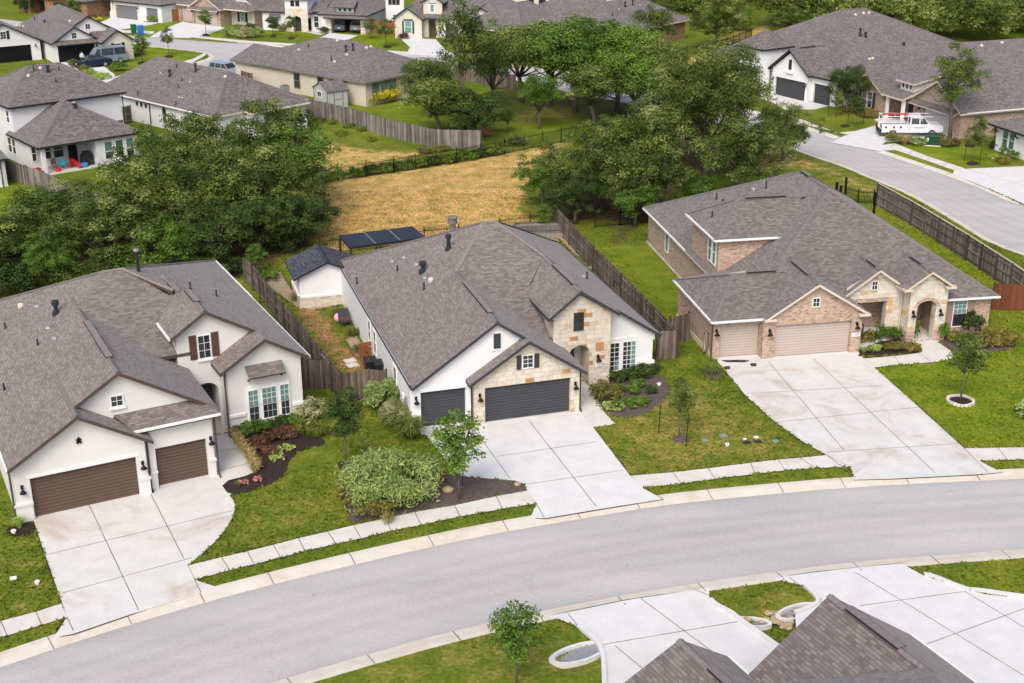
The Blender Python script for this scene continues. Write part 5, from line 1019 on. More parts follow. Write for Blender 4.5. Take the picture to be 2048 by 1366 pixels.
h.gable(-6.4,-3.1,.1, 2.6,4.25,2.6, -.4,8); h.gable(3.2,7.5,11.8, 2.7,5.3,2.7, .8,9); h.hip(-13,11.8,1.5,30, 2.75, (-2,10.5), (-2,22), 7.1)
h.wall((1.0,1.2),(3.4,1.2), 3.2, 4.3, stucco_cream); h.wall((3.4,1.2),(3.4,6), 3.2, 4.4, stucco_cream); h.wall((1.0,6),(1.0,1.2), 3.2, 4.3, stucco_cream); h.slope([(.6,.8,4.25),(3.8,.8,4.25),(3.8,7,5.5),(.6,7,5.5)])
for u in (.35,1.0,1.65): h.window(h.frame_of((1.0,1.2),(3.4,1.2)), u, u+.35, 3.45, 4.05, trim_white, glass, 1, 1, .07, False)
h.gutter(((11.85,1.5,2.75),(11.85,30,2.75)), mat=trim_white); h.pipes([(1963,92,.1,.2,'tan'),(2004,86,.1,.2,'tan')]); h.done(); H16 = h
h = House((47.3,126.87,-72), 'house', 'white house with two blind-covered windows at the right edge', shingle_far, 'cap_far', trim_black); W = stucco_white
h.wall((-.1,0),(7,0), 0, 2.6, W); fr = h.frame_of((-.1,0),(7,0)); h.wall((-.1,9),(-.1,0), 0, 2.6, W)
for u in (1.0,2.0): h.window(fr, u, u+.75, .6, 2.2, trim_white, glass_green, 1, 2, .1)
for u in (.15,3.2):
    mb = MB(); a_, d_, n_ = fr; q = [a_+d_*u+n_*o for o in (.04,.5,.6)]; mb.tube([(*q[0],1.8),(*(q[0]*.4+q[1]*.6),2.0),(*q[1],2.45)], .07, 6); mb.build('bracket', trim_black, h.root)
h.hip(-.7,14,-.7,12, 2.6, (6,5.6), (8,5.6), 5.3); h.spout((-.2,-.1), 0, 2.5, trim_black); h.done()
# ---- left edge sliver
h = House((*G(-40,380),30), 'house', 'corner of a pale blue-white house with a dark downspout', shingle_far, 'cap_far', trim_black); W = stucco_far
xr = h.L(17, 377, z=0)[0]; h.wall((xr-8,0),(xr,0), 0, 2.6, W); h.wall((xr,0),(xr,9), 0, 2.6, W); h.hip(xr-8.4,xr+.4,-.4,9.4, 2.6, (xr-4,4), (xr-4,5), 4.8); h.spout((xr-.3,-.1), 0, 2.6, trim_black); h.spout((xr+.08,.1), 0, 2.6, trim_white); h.done()
# ---- roof in the foreground
h = House((11.06,39.34,-63.4), 'house', 'foreground house seen from above, only grey shingle gables showing', shingle_grey, 'cap_grey', trim_tan); W = brick_pink
h.slope([(0,-4.2,2.6),(0,0,5.5),(9,0,5.5),(9,-4.2,2.6)]); h.slope([(0,0,5.5),(0,4.1,2.6),(9,4.1,2.6),(9,0,5.5)]); h.cap((0,0,5.5),(5,0,5.5))
h.slope([(-1.7,-7.8,2.8),(-1.3,-5.3,4.5),(7,-5.3,4.5),(7,-7.8,2.8)]); h.slope([(-1.3,-5.3,4.5),(-1.7,-2.9,2.8),(7,-2.9,2.8),(7,-5.3,4.5)]); h.cap((-1.3,-5.3,4.5),(3,-5.3,4.5))
h.slope([(-.3,-9.5,2.75),(-.3,-2.8,2.75),(4.7,0,5.5),(9.5,-3,8.1),(9.5,-9.5,8.1)]); h.slope([(-.3,-9.5,2.75),(9.5,-9.5,8.1),(16,-9.5,2.7)]); h.slope([(4.7,0,5.5),(9,4.1,2.6),(18,4.1,2.6),(9.5,-3,8.1)])
h.ridge_vent((1.0,0,5.55),(3.6,0,5.55)); h.ridge_vent((.6,-5.3,4.55),(2.2,-5.3,4.55))
h.gutter(((0,4.15,2.6),(9,4.15,2.6)), ((-1.7,-2.85,2.8),(2,-2.85,2.8)))
h.wall((.4,3.7),(.4,-3.8), 0, 2.6, W, (), [(0,2.6),(7.5,2.6),(3.7,5.1)][::1]); h.wall((16,3.7),(0,3.7), 0, 2.6, W); h.wall((-.8,-3.2),(-.8,-7.4), 0, 2.8, W); h.done()
# ---------------------------------------------------------------- foliage
def leaf_mesh(name, P, N, S, T, mat, asp=.55, rng=None, droop=0):
    n = len(P); N = N/np.linalg.norm(N, axis=1)[:,None]
    r = rng.normal(size=(n,3)); A = r-(r*N).sum(1)[:,None]*N; A /= np.linalg.norm(A, axis=1)[:,None]+1e-9; B = np.cross(N, A)
    s = S[:,None]
    V = np.empty((n,4,3)); V[:,0] = P-A*s*.5; V[:,1] = P+B*s*asp*.5-N*s*.08; V[:,2] = P+A*s*.5; V[:,3] = P-B*s*asp*.5-N*s*.08
    return quads(name, V, T, mat)
def quads(name, V, T, mat):
    n = len(V); me = bpy.data.meshes.new(name); me.vertices.add(n*4); me.vertices.foreach_set('co', V.astype(np.float32).ravel())
    me.loops.add(n*4); me.loops.foreach_set('vertex_index', np.arange(n*4, dtype=np.int32)); me.polygons.add(n)
    me.polygons.foreach_set('loop_start', np.arange(0, n*4, 4, dtype=np.int32)); me.polygons.foreach_set('loop_total', np.full(n, 4, np.int32))
    a = me.attributes.new('tint', 'FLOAT', 'POINT'); a.data.foreach_set('value', np.repeat(np.clip(T,0,1), 4).astype(np.float32))
    me.materials.append(mat); me.update(calc_edges=True); return me
def clumps(rng, cen, rad, per, size, flat=.75, spread=.55, sdir=.36, tv=.2, tl=.11, base=.5):
    P=[];N=[];S=[];T=[]
    for c, r in zip(cen, rad):
        k = max(6, int(per*r*r)); d = rng.normal(size=(k,3)); d /= np.linalg.norm(d, axis=1)[:,None]; d[:,2] = np.where(d[:,2] < -.45, -d[:,2], d[:,2])
        q = r*(spread+(1-spread)*rng.random(k)**.6)*(1+.22*rng.normal(size=k))
        P.append(np.array(c)+d*q[:,None]*np.array([1,1,flat])); N.append(d+rng.normal(size=(k,3))*sdir+np.array([0,0,.35]))
        S.append(size*(.6+.8*rng.random(k))); T.append(base+tv*rng.normal()+tl*rng.normal(size=k)+.10*d[:,2]*0)
    return np.concatenate(P), np.concatenate(N), np.concatenate(S), np.concatenate(T)
def tree_parts(seed, R, Hh, mat, nc=46, per=150, size=.27, trunk_h=.28, bk=None, top=.5, zs=1.0, gap=.0, dead=0, crown_bot=.30, rc=(.2,.33), lean=0, tr=.045, mid=.6, vol=False):
    rng = np.random.default_rng(seed); cen=[]; rad=[]
    zc = Hh*(crown_bot+1)/2; hz = Hh*(1-crown_bot)/2
    for i in range(nc):
        d = rng.normal(size=3); d /= np.linalg.norm(d); d[2] = d[2]*.9+.12
        q = (rng.random()**.33)*.8 if i < nc*.8 else rng.random()*.5
        r = R*rng.uniform(*rc); wob = 1+.18*math.sin(3*math.atan2(d[1],d[0])+seed)+.1*math.sin(5*math.atan2(d[1],d[0])+2*seed)
        c = np.array([d[0]*(R-r*.75)*wob*max(q,.2)/.8, d[1]*(R-r*.75)*wob*max(q,.2)/.8, zc+d[2]*(hz-r*.55)*max(q,.3)/.8]); 
        if vol:
            d = rng.normal(size=3); d /= np.linalg.norm(d); q = rng.random()**.36; c = np.array([d[0]*R*.72*q, d[1]*R*.72*q, zc+d[2]*hz*.8*q])
        # flatter underside, rounded top
        rr = math.hypot(c[0], c[1])/R; c[2] = min(c[2], Hh*(1-top*.38*rr*rr)-r*.6); c[2] = max(c[2], Hh*crown_bot*(.7+.3*rr)+r*.3)
        if rng.random() < gap: continue
        cen.append(c); rad.append(r)
    P,N,S,T = clumps(rng, cen, rad, per, size)
    cm = leaf_mesh('crown', P, N, S, T, mat, .55, rng)
    mb = MB(); f = Hh*trunk_h; r0 = max(.035, Hh*tr*.6); ln = lean*rng.normal(size=2)
    mb.tube([(0,0,-.2),(ln[0]*.3,ln[1]*.3,f*.5),(ln[0],ln[1],f)], [r0*1.25,r0,r0*.85], 8)
    idx = rng.permutation(len(cen))[:max(4, min(12, len(cen)//3))]
    for i in idx:
        c = cen[i]; m = (np.array([ln[0],ln[1],f])+c)/2+rng.normal(size=3)*R*.06; m[2] += R*.05
        mb.tube([(ln[0],ln[1],f*.92), tuple(m), tuple(c+np.array([0,0,rad[i]*.3]))], [r0*.62, r0*.36, r0*.1], 6)
    for i in range(dead):
        a = rng.random()*6.28; e = np.array([math.cos(a)*R*1.02, math.sin(a)*R*1.02, Hh*rng.uniform(.35,.8)]); m = e*.6+rng.normal(size=3)*.4
        mb.tube([(0,0,f), tuple(m), tuple(e), tuple(e+rng.normal(size=3)*.5)], [r0*.4, r0*.22, r0*.12, .015], 5)
    return cm, mb, bk or bark
LIB = {}
def proto(key, **k): LIB[key] = (k, None)
def tree(key, base, top=None, R=None, label='', cat='tree', group=None, rz=None, name='tree', hh=None):
    """plant library tree `key` at a surveyed ground pixel, scaled to the height seen in the photograph"""
    k, src = LIB[key]; g = G(*base); Hh = hh or height_at(base, top)*1.05; seed = int(abs(base[0])*7+abs(base[1])*13)
    if src is None:
        cm, mb, bk = tree_parts(**k); o = thing(name, label, cat, (g[0], g[1], 0), 0, group)
        c = bpy.data.objects.new('crown', cm); COL.objects.link(c); c.parent = o; mb.build('trunk', bk, o, smooth=True); LIB[key] = (k, o)
    else: o = dup(src, (g[0], g[1], 0), 0, 1, label, cat, group); o.name = name
    s = (R or k['R'])/k['R']; o.scale = (s, s, Hh/k['Hh']); o.rotation_euler = (0,0,(seed*1.7)%6.28 if rz is None else rz)
    return o
for i, sd in enumerate((3, 8, 15)): proto('oak%d' % i, seed=sd, R=5, Hh=8, mat=leaf_oak, nc=125, per=310, size=.20, dead=4, rc=(.10,.2), gap=.05, crown_bot=.1)
for i, sd in enumerate((21, 33)): proto('green%d' % i, seed=sd, R=4, Hh=7, mat=leaf_bright, nc=92, per=330, size=.19, rc=(.11,.22), crown_bot=.08)
proto('dark0', seed=41, R=4, Hh=7, mat=leaf_dark, nc=92, per=330, size=.19, dead=1, rc=(.11,.22), crown_bot=.06)
proto('yard0', seed=91, R=4.6, Hh=8, mat=leaf_oak, nc=96, per=250, size=.21, dead=2, rc=(.14,.26), gap=.06, crown_bot=.34, trunk_h=.34, lean=.4); proto('yard1', seed=97, R=4.6, Hh=8, mat=leaf_bright, nc=100, per=250, size=.21, dead=1, rc=(.14,.26), gap=.05, crown_bot=.32, trunk_h=.32); proto('open0', seed=52, R=3.5, Hh=11, mat=leaf_oak, nc=62, per=240, size=.21, gap=.12, trunk_h=.42, crown_bot=.3, rc=(.16,.28), dead=1, lean=.4, tr=.03)
proto('young0', seed=61, R=1.1, Hh=4.2, mat=leaf_dark, nc=44, per=1100, size=.12, trunk_h=.42, crown_bot=.28, rc=(.22,.36), tr=.016, top=.4, vol=True)
proto('young1', seed=62, R=1.1, Hh=4.0, mat=leaf_bright, nc=44, per=800, size=.13, trunk_h=.40, crown_bot=.24, rc=(.2,.34), tr=.015, top=.4, gap=.06, vol=True)
proto('young2', seed=63, R=1.0, Hh=3.6, mat=leaf_oak, nc=44, per=900, size=.11, trunk_h=.42, crown_bot=.28, rc=(.2,.34), tr=.014, gap=.03, top=.4, vol=True)
proto('big0', seed=71, R=7.5, Hh=12, mat=leaf_oak, nc=190, per=250, size=.21, dead=3, rc=(.09,.17), gap=.08, trunk_h=.3)
cl = 'clump of oaks behind the left house'
for key, b, t, R, l in [('oak0',(400,398),228,5.2,'broad oak at the far rim of the left clump beneath the white house'),('oak1',(545,400),205,4.3,'oak with a raised sprig touching the long white house roof'),('green0',(600,418),255,4.4,'rounded green oak at the right tip of the left clump'),
  ('oak2',(318,432),272,4.2,'olive oak in front of the toy-strewn patio'),('oak0',(450,462),290,5.4,'large oak at the centre of the left clump'),('oak1',(150,502),368,4.6,'oak at the left of the clump beside the bright back lawn'),('oak2',(325,500),318,5.4,'olive oak with bare grey twigs in the middle of the left clump'),
  ('oak1',(560,462),300,4.6,'dark oak leaning over the tan field from the left clump'),('dark0',(600,492),385,3.2,'glossy green cedar at the right foot of the left clump by the tan field'),('oak0',(40,545),420,4.6,'oak at the left border above the left house roof'),
  ('oak1',(215,545),400,4.4,'oak rising behind the left house ridge, darkest of the front row'),('green1',(330,545),430,3.2,'bright green young oak behind the flue of the left house'),('dark0',(440,530),400,3.8,'dark leaning oak above the iron fence in the left clump'),
  ('oak2',(-50,555),430,5,'oak cut by the left border of the photo'),('green0',(100,572),470,2.3,'yellow-green sapling right above the left house roof edge'),('dark0',(520,505),395,3.5,'shaded oak behind the pale sapling and wooden fence')]: tree(key, b, t, R, l, group=cl)
cr = 'grove of oaks behind the right house'
for key, b, t, R, l in [('big0',(1412,365),98,6.6,'tallest oak of the right grove, reaching the white tower house'),('oak0',(1190,425),262,4.6,'olive oak facing the tan field at the left of the right grove'),('green1',(1085,412),305,2.7,'small bright oak at the left tip of the right grove'),
  ('oak1',(1300,432),225,5.0,'wide oak in the middle of the right grove'),('oak2',(1355,330),150,5.0,'oak at the back of the right grove near the far street'),('oak1',(1565,322),212,3.4,'oak overhanging the side street with drooping twigs'),('green0',(1270,452),352,2.6,'leafy young oak in front of the right grove, above the mulch'),
  ('green1',(1395,432),345,2.6,'yellow-green sapling behind the pink brick roof'),('dark0',(1150,448),345,2.8,'dark cedar left front of the right grove beside the tan field'),('oak0',(1480,398),230,4.4,'dense oak just behind the pink brick roof'),('oak2',(1235,330),235,4.2,'rounded oak at the left rear of the right grove')]: tree(key, b, t, R, l, group=cr)
cc = 'oaks in the yard of the beige house'
for key, b, t, R, l in [('yard0',(880,268),160,4.6,'low spreading oak over the wooden fence by the beige house'),('open0',(930,262),-8,3.4,'tall thin oak in the middle of the back yards, its top cut by the frame'),('yard1',(1150,225),42,6.6,'broad light-topped oak filling the middle of the far yards'),('yard1',(1235,222),50,6.0,'bright green topped oak right of the broadest far oak'),
  ('yard0',(1045,205),55,5.4,'oak left of the broad far oak, before the cream house'),('yard1',(1078,258),152,2.6,'small tree with a dirt ring on the shaded lawn'),('yard0',(1290,240),88,5.2,'oak by the far trees with bare branches toward the brick house'),('dark0',(950,275),180,4.2,'dark multi-stem oak over the garden chair'),('yard0',(1190,250),130,5.0,'low oak with hanging bare branches over the lawn'),('yard0',(1100,212),52,5.4,'oak at the back of the far yard grove, nearest the cream house drive'),('yard1',(1270,250),105,5.0,'green oak at the right of the far yard grove by the pale drive'),('yard0',(860,235),120,3.6,'oak between the beige house patio and the brown fence'),('yard0',(985,235),70,3.4,'narrow oak just right of the tall cut-off oak'),('yard1',(1015,265),218,1.0,'thin young tree standing next to the garden chair')]: tree(key, b, t, R, l, group=cc)
tree('open0', (1312,128), 2, 3.6, 'crooked oak with one bent limb before the brown brick house')
tree('open0', (1899,284), 92, 3.2, 'thin-leaved oak with forked trunk next to the white truck', rz=2.2)
tree('dark0', (1692,226), 126, 2.6, 'dark tree between the tower house and tan brick house')
tree('oak1', (1432,98), -8, 4.2, 'oak behind the far iron fence near the dirt path'); tree('oak2', (1575,72), 14, 3.6, 'olive round tree behind the tower roof'); tree('green1', (1480,62), 10, 2.8, 'leafy green tree next to the dirt path')
tree('green1', (155,36), -6, 2.2, 'wispy willow-like tree before the brown brick garage'); tree('dark0', (52,26), -10, 2.0, 'dark small tree in front of the far left brick house')
for key, b, t, R, l in [('young0',(692,934),770,1.15,'young dark oak in a round mulch ring between left and middle house'),('young1',(918,1000),822,1.45,'young bright oak in the mulch point beside the middle driveway'),('young2',(1358,874),752,.85,'slender staked sapling on the lawn left of the right driveway'),('young2',(1921,803),664,1.3,'airy young oak inside a stone ring on the right lawn'),('young1',(1033,1372),1206,1.15,'young tree at the bottom edge across the street'),
  ('young1',(515,552),487,1.0,'pale sapling behind the wooden fence near the black-roofed outbuilding'),('young1',(1088,462),408,.9,'pale sapling beside the timber planter behind the middle house'),('young2',(1671,234),178,1.0,'staked sapling nearest the dark tree on the side street'),('young0',(1712,254),190,1.0,'staked sapling before the tan brick house wing'),('young2',(1943,326),250,1.25,'staked sapling near the green utility box'),
  ('young2',(338,112),52,1.1,'sparse tree with dark leaves on the corner lawn'),('young1',(285,126),70,1.5,'yellow-green tree right of the grey van'),('young1',(412,68),18,1.3,'light sapling before the brown clipped gable house'),('young0',(455,46),14,1.3,'leafy young tree beside the grey garage of brown house'),('young0',(546,72),32,1.2,'staked tree on the far lawn left of the stone entry'),('young2',(583,76),30,1.1,'staked sapling before the far stone entry'),('young2',(772,94),36,1.8,'willowy tree beside the blue mailbox toys on far lawn'),('young2',(742,78),34,1.5,'drooping sapling by the brown fence and open garage'),('young2',(1955,288),228,.9,'small leafy sapling by the tan brick side wall')]: tree(key, b, t, R, l, cat='young tree', name='young_tree')
# far wood, one mass
rngW = np.random.default_rng(9); cen = []; rad = []; 
for i in range(250):
    px = rngW.uniform(1225, 2250); py = rngW.choice([88, 72, 58, 40, 25, 12, 2, -8] if 1 else [0])+rngW.normal()*3
    if px < 1400: py = min(py, 25)
    if px < 1640: py = min(py, 56)
    g = G(px, py); hh = rngW.uniform(6.5, 9.5); R = rngW.uniform(3, 5)
    if 1440 < px < 1560 and py > 20: continue
    for k in range(9): a = rngW.random()*6.28; q = rngW.random()**.5*R; cen.append((g[0]+q*math.cos(a), g[1]+q*math.sin(a), hh*rngW.uniform(.25,.8)*(1-.25*q/R)+.5)); rad.append(R*rngW.uniform(.25,.42))
for i in range(40):
    g = G(rngW.uniform(-120, 1300), rngW.uniform(-26, -12)); R = rngW.uniform(3,5)
    for k in range(8): a = rngW.random()*6.28; q = rngW.random()**.5*R; cen.append((g[0]+q*math.cos(a), g[1]+q*math.sin(a), rngW.uniform(1.5,6))); rad.append(R*rngW.uniform(.25,.42))
P,N,S,T = clumps(rngW, cen, rad, 60, .4); wm = leaf_mesh('woodland', P, N, S, T, leaf_oak, .6, rngW)
wo = bpy.data.objects.new('woodland', wm); COL.objects.link(wo); tag(wo, kind='stuff')
# ---------------------------------------------------------------- shrubs and grasses
SH = {}
def shrub(base, R, hh, mat, label, name='shrub', cat='shrub', group=None, style='round', dens=1.0):
    g = G(*base); key = (mat.name, style, round(math.log(R*1.0)*3))
    rz = (base[0]*.37+base[1]*.11) % 6.28
    if key not in SH:
        rng = np.random.default_rng(abs(hash(mat.name)) % 1000 if 0 else len(SH)*7+5); R0 = R; h0 = hh
        if style == 'tuft':
            n = int(260*dens*min(2, R)); V = []; T = []
            for i in range(n):
                a = rng.random()*6.28; r0 = R*.25*rng.random()**.5; L = h0*rng.uniform(.7,1.15); out = R*rng.uniform(.35,1.0); w = .016+.02*R
                b0 = np.array([r0*math.cos(a), r0*math.sin(a), 0]); d = np.array([math.cos(a), math.sin(a), 0]); sd = np.array([-d[1], d[0], 0])*w; p1 = b0+d*out*.4+np.array([0,0,L*.75]); p2 = b0+d*out+np.array([0,0,L*rng.uniform(.55,.95)])
                V.append([b0-sd, b0+sd, p1+sd*.8, p1-sd*.8]); V.append([p1-sd*.8, p1+sd*.8, p2+sd*.2, p2-sd*.2]); t = .5+.2*rng.normal(); T += [t, t+.15]
            me = quads('blades', np.array(V), np.array(T), mat)
        else:
            nc = int(14+10*R); cen = []; rad = []
            for i in range(nc):
                a = rng.random()*6.28; q = R*.78*rng.random()**.5; z = h0*(.3+.5*rng.random())*(1-.55*(q/R)**2); cen.append((q*math.cos(a), q*math.sin(a), max(z, h0*.15))); rad.append(min(R, h0)*rng.uniform(.22,.38))
            lf = (.11+.035*R) if style != 'fine' else .075
            if style == 'spiky':
                P,N,S,T = clumps(rng, cen, rad, 620*dens/max(.5, R), .26, .8, .6, .8); N = N+rng.normal(size=N.shape)*.9; me = leaf_mesh('foliage', P, N, S, T, mat, .22, rng)
            else: P,N,S,T = clumps(rng, cen, rad, 700*dens/max(.35, R), lf, .8, .5, .6); me = leaf_mesh('foliage', P, N, S, T, mat, .55, rng)
        o = bpy.data.objects.new(name, me); COL.objects.link(o); SH[key] = (o, R, h0)
    else:
        s_, R0, h0 = SH[key]; o = s_.copy(); COL.objects.link(o); o.name = name
        for k_ in list(o.keys()): del o[k_]
    R0, h0 = SH[key][1:]
    o.location = (g[0], g[1], 0); o.rotation_euler = (0,0,rz); o.scale = (R/R0, R/R0, hh/h0); tag(o, label, cat, group); return o
LS = 'planting in front of the left house'
shrub((626,848),1.0,1.9,leaf_cream,'pale variegated shrub at the right corner of the left house',style='round')
for b,R,hh,m,l in [((497,868),.55,.9,leaf_bright,'leafy green shrub left of the triple window'),((528,862),.5,.8,leaf_bright,'green shrub below the middle pane of the triple window'),((556,856),.5,.8,leaf_dark,'dark shrub below the right end of the triple window'),((588,850),.6,.8,leaf_bright,'bright shrub by the bay corner of the left house'),((520,893),.6,.55,leaf_rust,'rust coloured shrub in the dark bed, nearest the straw grasses'),((553,880),.6,.6,leaf_rust,'rust coloured shrub in the middle of the dark bed'),((578,872),.55,.6,leaf_rust,'rust coloured shrub at the back right of the dark bed'),((540,908),.45,.4,leaf_rust,'low rust shrub behind the lime patch'),
  ((545,914),.35,.25,leaf_lime,'small lime groundcover, left patch in the dark bed'),((560,906),.4,.28,leaf_lime,'lime groundcover, middle patch in the dark bed'),((574,900),.4,.25,leaf_lime,'lime groundcover, right patch in the dark bed'),((556,920),.35,.22,leaf_lime,'lime groundcover, front patch in the dark bed')]: shrub(b,R*1.22,hh*1.15,m,l,group=LS)
for i,b in enumerate([(474,886),(482,896),(490,907),(497,917),(503,927),(508,937),(511,945),(466,874)]): shrub(b,.42,.6,leaf_straw,'%s straw coloured ornamental grass along the left house path'%['first','second','third','fourth','fifth','sixth','nearest','farthest'][i],'ornamental_grass','grass',LS,'tuft')
for b,R,hh,m,l in [((615,868),.8,.8,leaf_grassy,'green fountain grass beneath the bay corner'),((640,872),.7,.7,leaf_grassy,'green fountain grass at the right end of the dark bed'),((478,972),.25,.3,leaf_grassy,'small grass tuft by the pink mounded plants'),((40,1056),.35,.6,leaf_lime,'spiky tuft in the small bed left of the garage'),((820,876),1.05,1.15,leaf_grassy,'large fountain grass left of the middle house garage'),((1424,748),.6,.65,leaf_grassy,'strap-leaved tuft at the left corner of the right garage'),((1727,706),.4,.4,leaf_silver,'silvery tuft at the left end of the porch bed'),((1809,288),1.1,.9,leaf_straw,'tan fountain grass in front of the truck'),((600,600),.8,.5,leaf_grassy,'grass clump against the outbuilding stone base'),((680,634),.8,.6,leaf_grassy,'grass clump beside the patio chair'),((705,672),.6,.6,leaf_grassy,'upright grass at the gravel strip by the middle house'),((725,705),.8,.5,leaf_grassy,'green tuft beside the stepping stones')]: shrub(b,R,hh,m,l,'ornamental_grass','grass',None,'tuft')
for b,l in (((488,969),'pink mounded plant, left of the pair by the path'),((515,963),'pink mounded plant, right of the pair by the path')): shrub(b,.24,.34,flower_pink,l,'flowering_plant','plant','pink mounded plants',dens=.8)
shrub((786,985),2.6,2.25,leaf_silver,'huge silver-green shrub on the lawn before the middle house',style='spiky',dens=2.6); shrub((757,1018),1.9,1.2,leaf_olive,'yellowing olive shrub in front of the huge silver one',style='round',dens=1.6); shrub((700,1000),.8,.5,leaf_rust,'low brown shrub at the left edge of the silver shrub')
shrub((764,815),1.15,2.0,leaf_silver,'silvery shrub beside the bin enclosure of the middle house',style='spiky',dens=2); shrub((793,852),1.05,1.7,leaf_cream,'pale green shrub at the middle house front corner',style='spiky',dens=2); shrub((700,815),.5,.5,leaf_olive,'low scrub under the wooden gate')
for b,R,hh,m,l in [((1209,797),.85,.95,leaf_olive,'red-tipped shrub beside the middle house entry'),((1225,818),.7,.4,leaf_lime,'bright spreading groundcover, left part of middle bed'),((1250,814),.75,.42,leaf_bright,'bright spreading groundcover in the centre of middle bed'),((1277,808),.6,.38,leaf_bright,'bright spreading groundcover, right part of middle bed'),((1237,785),.38,.6,leaf_bright,'clipped ball shrub next to the red-tipped shrub'),((1276,775),.4,.62,leaf_bright,'clipped ball shrub in the centre of middle bed, higher one'),((1268,788),.4,.6,leaf_bright,'clipped ball shrub in front of the other ball shrubs'),((1301,787),.38,.6,leaf_dark,'darker clipped ball shrub at the right of middle bed'),
  ((1232,767),.6,.85,leaf_dark,'dark hedge shrub under the left window of white wing'),((1252,764),.6,.8,leaf_dark,'dark hedge shrub between the two white wing windows'),((1272,759),.6,.85,leaf_dark,'dark hedge shrub under the right window of white wing'),((1292,754),.6,.9,leaf_dark,'dark hedge shrub near the white wing corner'),((1308,747),.5,.8,leaf_dark,'last dark hedge shrub at the white wing corner'),
  ((1732,682),.5,.7,leaf_olive,'olive shrub beside the porch bench'),((1750,681),.4,.6,leaf_dark,'small dark shrub between bench and bright bush'),((1770,678),.6,1.1,leaf_bright,'bright bush under the stone porch opening'),((1790,679),.5,.9,leaf_bright,'green bush at the foot of the brick pier'),((1824,679),.42,1.5,leaf_bright,'upright bright shrub left of the arch'),((1884,681),.45,1.4,leaf_bright,'upright bright shrub right of the arch'),((1748,703),.45,.5,leaf_lime,'low yellow-green shrub in the porch bed'),((1784,700),.6,.5,leaf_olive,'low olive shrub in the front of porch bed'),((1810,697),.6,.45,leaf_olive,'low olive shrub near the path curve'),((1828,700),.4,.4,leaf_olive,'small olive shrub at the path bend'),
  ((1912,684),.7,.7,leaf_olive,'olive shrub below the teal window'),((1945,672),.8,1.9,leaf_dark,'tall dark shrub right of the teal window'),((1932,694),.7,.6,leaf_lime,'yellow-green low shrub behind the stone ring tree'),((1962,694),.8,.8,leaf_olive,'olive shrub in the right corner bed'),((1985,688),.95,1.0,leaf_olive,'large bronze shrub in the right corner bed'),((2013,690),.95,.9,leaf_olive,'spreading bronze shrub at the right end of the corner bed'),((2058,835),.8,1.0,leaf_silver,'silvery shrub cut by the right border'),
  ((1787,282),.9,.8,leaf_olive,'olive shrub behind the truck tail'),((1835,290),1.0,.9,leaf_silver,'silvery shrub left of the green utility box'),((1875,281),.9,.8,leaf_olive,'olive shrub behind the green utility box'),((1890,293),1.0,.9,leaf_olive,'olive shrub right of the green utility box'),((1905,291),.8,.8,leaf_rust,'brownish shrub at the forked oak foot'),((1740,234),1.2,.9,leaf_olive,'olive shrub below the tan brick wing windows'),((1700,225),.9,.6,leaf_olive,'low shrub left of the tan brick wing'),((1985,270),1.2,1.4,leaf_dark,'dark shrub by the tan brick side wall'),
  ((1994,298),.9,.9,leaf_dark,'dark shrub at the white house corner on the right'),((2010,308),.9,.8,leaf_bright,'green shrub under the right-edge windows'),((2024,318),.9,.8,leaf_bright,'green shrub at the right border bed'),((2006,326),.9,.6,leaf_olive,'reddish low shrub in the right border bed'),((1988,318),.6,.4,leaf_lime,'yellow-green low shrub in the right border bed'),
  ((742,209),1.1,1.7,leaf_yellow,'yellow shrub nearest the beige house corner'),((758,208),1.1,1.7,leaf_yellow,'yellow shrub, second from the beige house corner'),((774,205),1.1,1.75,leaf_yellow,'yellow shrub, third from the beige house corner'),((788,201),1.0,1.7,leaf_yellow,'yellow shrub farthest from the beige house corner'),
  ((150,135),1.0,1.0,leaf_olive,'olive hedge shrub by the black garage drive'),((168,146),1.1,1.0,leaf_olive,'feathery hedge shrub before the dark sedan'),((184,152),1.1,.9,leaf_lime,'yellow-green hedge shrub before the dark sedan'),((205,157),1.4,.8,leaf_lime,'low lime shrub at the drive edge, right one'),((190,160),1.3,.7,leaf_lime,'low lime shrub at the drive edge, left one'),((238,142),1.2,1.1,leaf_bright,'green shrub behind the grey van'),((262,112),1.3,.9,leaf_dark,'dark shrub under the cream gable window'),((278,110),1.0,.9,leaf_olive,'olive shrub at the cream gable corner'),
  ((308,44),1.4,1.2,leaf_silver,'silver shrub beside the grey single garage'),((178,36),1.3,.8,leaf_bright,'green shrub by the far white columns'),((192,42),1.3,.6,leaf_yellow,'yellow flower bed shrub on the far white drive'),((466,73),1.6,1.4,leaf_silver,'silver hedge ball, left of three on the far lawn'),((492,76),1.6,1.5,leaf_cream,'silver hedge ball, middle of three on the far lawn'),((514,74),1.6,1.5,leaf_silver,'silver hedge ball, right of three on the far lawn'),((480,62),1.4,1.0,leaf_olive,'olive shrub behind the silver hedge balls'),((500,60),1.2,1.0,leaf_dark,'dark shrub below the clipped gable window'),((560,62),1.5,1.1,leaf_olive,'olive shrub mass beside the far brown fence'),
